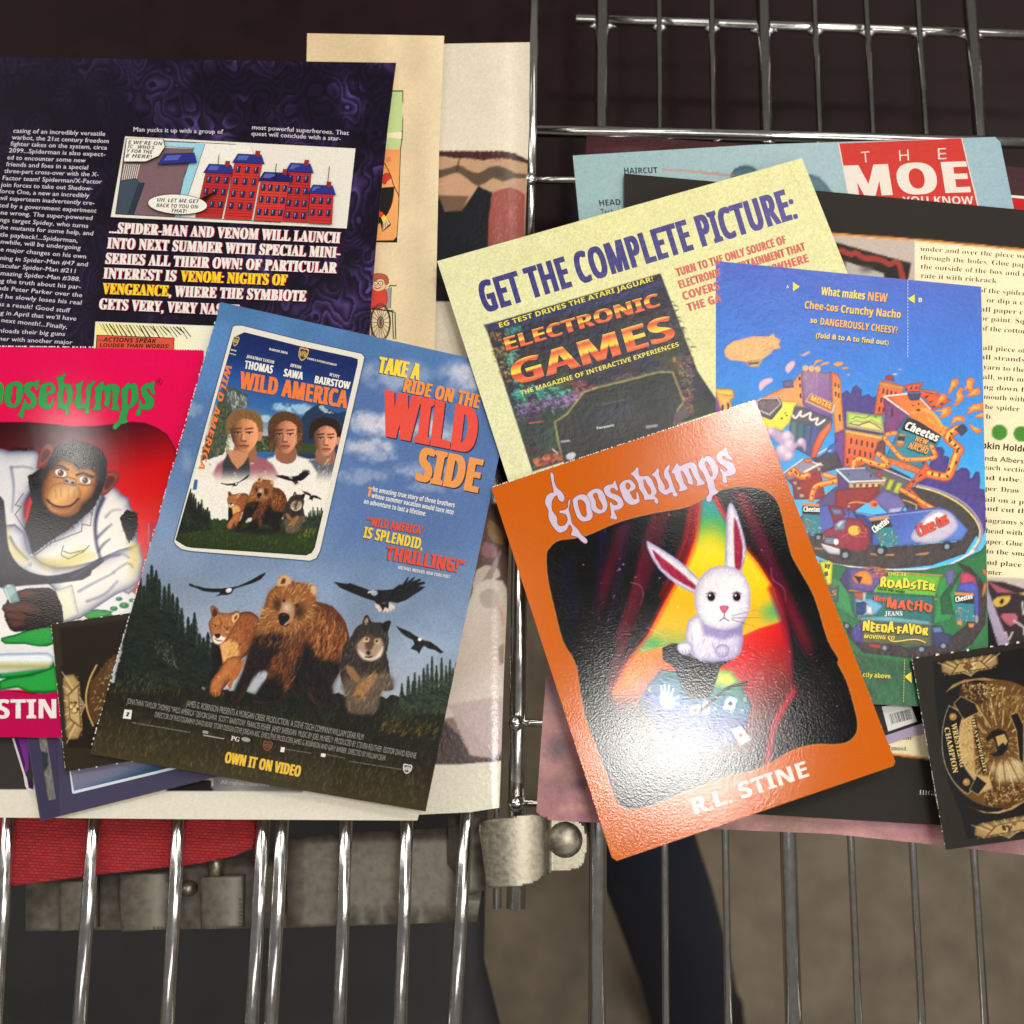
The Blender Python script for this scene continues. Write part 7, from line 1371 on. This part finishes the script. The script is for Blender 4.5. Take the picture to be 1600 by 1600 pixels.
C.poly(q5('930,500 1000,430 1100,415 1190,450 1240,530 1250,640 1230,740 1160,820 1060,830 960,790 910,700 900,590'), wf, sm=2, soft=1, rim=((110, 100, 150), 6, .55)); hairs('930,520 1100,425 1230,530 1230,720 1060,810 930,700', 260, 7, lambda x, y: math.degrees(math.atan2(y-945, x-1128)), 6)
C.strokes(q5('930,500 1100,425 1230,530 1230,720 1060,810 930,700'), 120, 6, lambda x, y: math.degrees(math.atan2(y-945, x-1128)), ('b0a4c0', 'a096b4', 'e8e4e8'), 1, .5, 20, 12)
C.poly(q5('935,770 1000,805 1090,825 1180,800 1215,760 1190,850 1080,880 960,850'), (120, 108, 160), soft=5, a=.7)
C.strokes(q5('870,830 1180,830 1150,990 900,990'), 150, 9, 92, ('a8a0bc', 'f4f0f2', 'c8c0d0', '8c84ac'), 1.1, .6, 14, 13)
for x in (1005, 1165):
    c0 = q5(f'{x},610')[0]; C.blob(c0[0], c0[1], 12, 13, (140, 120, 160), .7); C.blob(c0[0], c0[1], 6.2, 7.0, (44, 24, 20), 1, 0, 1); C.blob(c0[0], c0[1]+.6, 3.4, 4.2, (10, 8, 10), 1, 0, 1); C.blob(c0[0]-2, c0[1]-2.4, 1.8, 1.8, (250, 250, 250), 1, 0, 1); C.line([(c0[0]-7, c0[1]-5), (c0[0], c0[1]-8), (c0[0]+7, c0[1]-5)], (90, 70, 100), 1.4, .7, 2)
for x in (1040, 1130): c0 = q5(f'{x},735')[0]; C.blob(c0[0], c0[1], 17, 14, (240, 236, 232), .95); C.strokes(np.array([(c0[0]-12, c0[1]-8), (c0[0]+12, c0[1]-8), (c0[0]+12, c0[1]+9), (c0[0]-12, c0[1]+9)]), 26, 5, 80, ('ffffff', 'c4bcd0'), .9, .5, 30, 14)
C.poly(q5('1058,668 1114,668 1102,700 1086,712 1070,702'), (206, 110, 134), sm=2, soft=.8, rim=((120, 50, 80), 1.5, .6)); C.line(q5('1086,710 1086,740 1058,760'), (96, 54, 80), 1.4, .95, 2); C.line(q5('1086,740 1114,760'), (96, 54, 80), 1.4, .95)
for s_ in ('1040,730 900,700', '1040,742 890,750', '1042,752 900,800', '1132,730 1290,690', '1134,742 1310,740', '1132,752 1290,800'): C.line(q5(s_), (236, 232, 236) if s_[0:3] == '104' else (60, 40, 60), .9, .8, 0, .7)
for s_ in ('790,915 830,890 880,900 890,950 850,975 805,960', '1030,930 1075,905 1115,925 1110,975 1065,990 1035,970'):
    C.poly(q5(s_), wf, sm=2, soft=.9, rim=((90, 84, 140), 3, .7)); p = q5(s_).mean(0)
    for k in (-4, 1, 6): C.line([(p[0]+k, p[1]+2), (p[0]+k+.6, p[1]+8)], (130, 116, 150), 1, .8)
# cards, glove, wand
for s_, sym, c in (('860,1300 930,1282 945,1330 880,1352', 'h', (190, 30, 36)), ('950,1270 985,1262 1000,1338 950,1345', 'h', (190, 30, 36)), ('1110,1230 1168,1250 1145,1324 1078,1305', 'c', (20, 20, 24)), ('1128,1440 1190,1418 1252,1500 1190,1538', 'd', (200, 30, 36))):
    p = q5(s_); C.poly(p, (226, 226, 230), soft=.6); m_ = p.mean(0)
    if sym == 'd': C.poly(m_+np.array([(0, -5.5), (4, 0), (0, 5.5), (-4, 0)]), c)
    else:
        for dx, dy in ((-1.8, .6), (1.8, .6), (0, -1.8)): C.blob(m_[0]+dx, m_[1]+(dy if sym == 'c' else -dy*.6), 2.3, 2.3, c, 1, 0, 1)
        C.line([m_, m_+(0, 4)], c, 1.6)
    for k in (0, 2): C.blob(*(p[k]*.8+m_*.2), 1.4, 2, c, .8, 0, 1)
C.line(q5('900,1350 970,1300 1080,1200 1150,1165 1225,1148'), (22, 22, 26), 4.6, 1, 3, -.3); C.line(q5('905,1345 925,1330'), (220, 220, 224), 3, .9)
C.poly(q5('690,1215 740,1210 770,1240 770,1300 710,1306 685,1260'), (206, 216, 220), sm=2, soft=1.2); 
for s_ in ('700,1220 692,1170', '718,1214 714,1160', '738,1214 742,1165', '756,1224 768,1186', '766,1250 800,1236', '766,1275 800,1275'): C.line(q5(s_), (206, 216, 222), 3.2, .95)
rr = random.Random(5)
for k in range(110):
    x, y = rr.uniform(880, 1380), rr.uniform(800, 1150); C.blob(x, y, rr.uniform(.6, 1.7), rr.uniform(.6, 1.7), rr.choice(((240, 230, 200), (200, 180, 210), (240, 150, 130))), rr.uniform(.3, .9), 0, 1)
for s_ in ('500,520 560,540 580,600 560,660', '600,800 700,850 720,890 680,910', '560,930 640,1000 620,1050 660,1080', '470,1080 540,1100 530,1150 600,1160', '960,290 990,310 970,380 940,410', '1260,440 1290,480 1280,530 1240,540', '1380,430 1390,500 1460,560 1470,640'): C.line(q5(s_), (226, 206, 180), 1.5, .45, 4, .4, .9)
C.poly(q5('330,1250 560,1260 700,1500 900,1560 1150,1600 1350,1800 1300,2050 250,2050'), (14, 8, 14), soft=26, a=.9)
C.punch(1.2, 1.08, .4); C.speckle(.05, 1.3)
C.a[:] = np.where(msk[..., None], C.a, keep)
C.line(K('B7', '270,1040 320,1075'), (226, 190, 150), 1.2, .8); C.line(K('B7', '60,390 70,410'), (232, 180, 120), 2, .5)
S.fill('printed_face', S.out, C, step=1.15)
nicks(S, (769, 761), (1178, 625.5), 112, 1.9, (232, 226, 214), 3, 'perforated_edge', .9)
nicks(S, (1182, 630), (1397, 1186), 60, .9, (222, 190, 150), 4, 'perforated_edge', .5)
O6 = fit(K('D4', '205,575 1100,680 625,145 835,532 640,545 1328,552 130,470 40,395 1475,215 1140,500'), K('C6', '620,618 1340,462 778,195 1085,428 945,485 1455,315 490,575 412,500 1470,60 1300,335'))
drippy(S, O6, (206, 186, 206), (60, 24, 40), .7, lambda p: p)
S.text('author_name', 'R.L. STINE', *K('B7', '648,893 1155,722'), 25, (230, 220, 206), 'b', .022)
S.done()
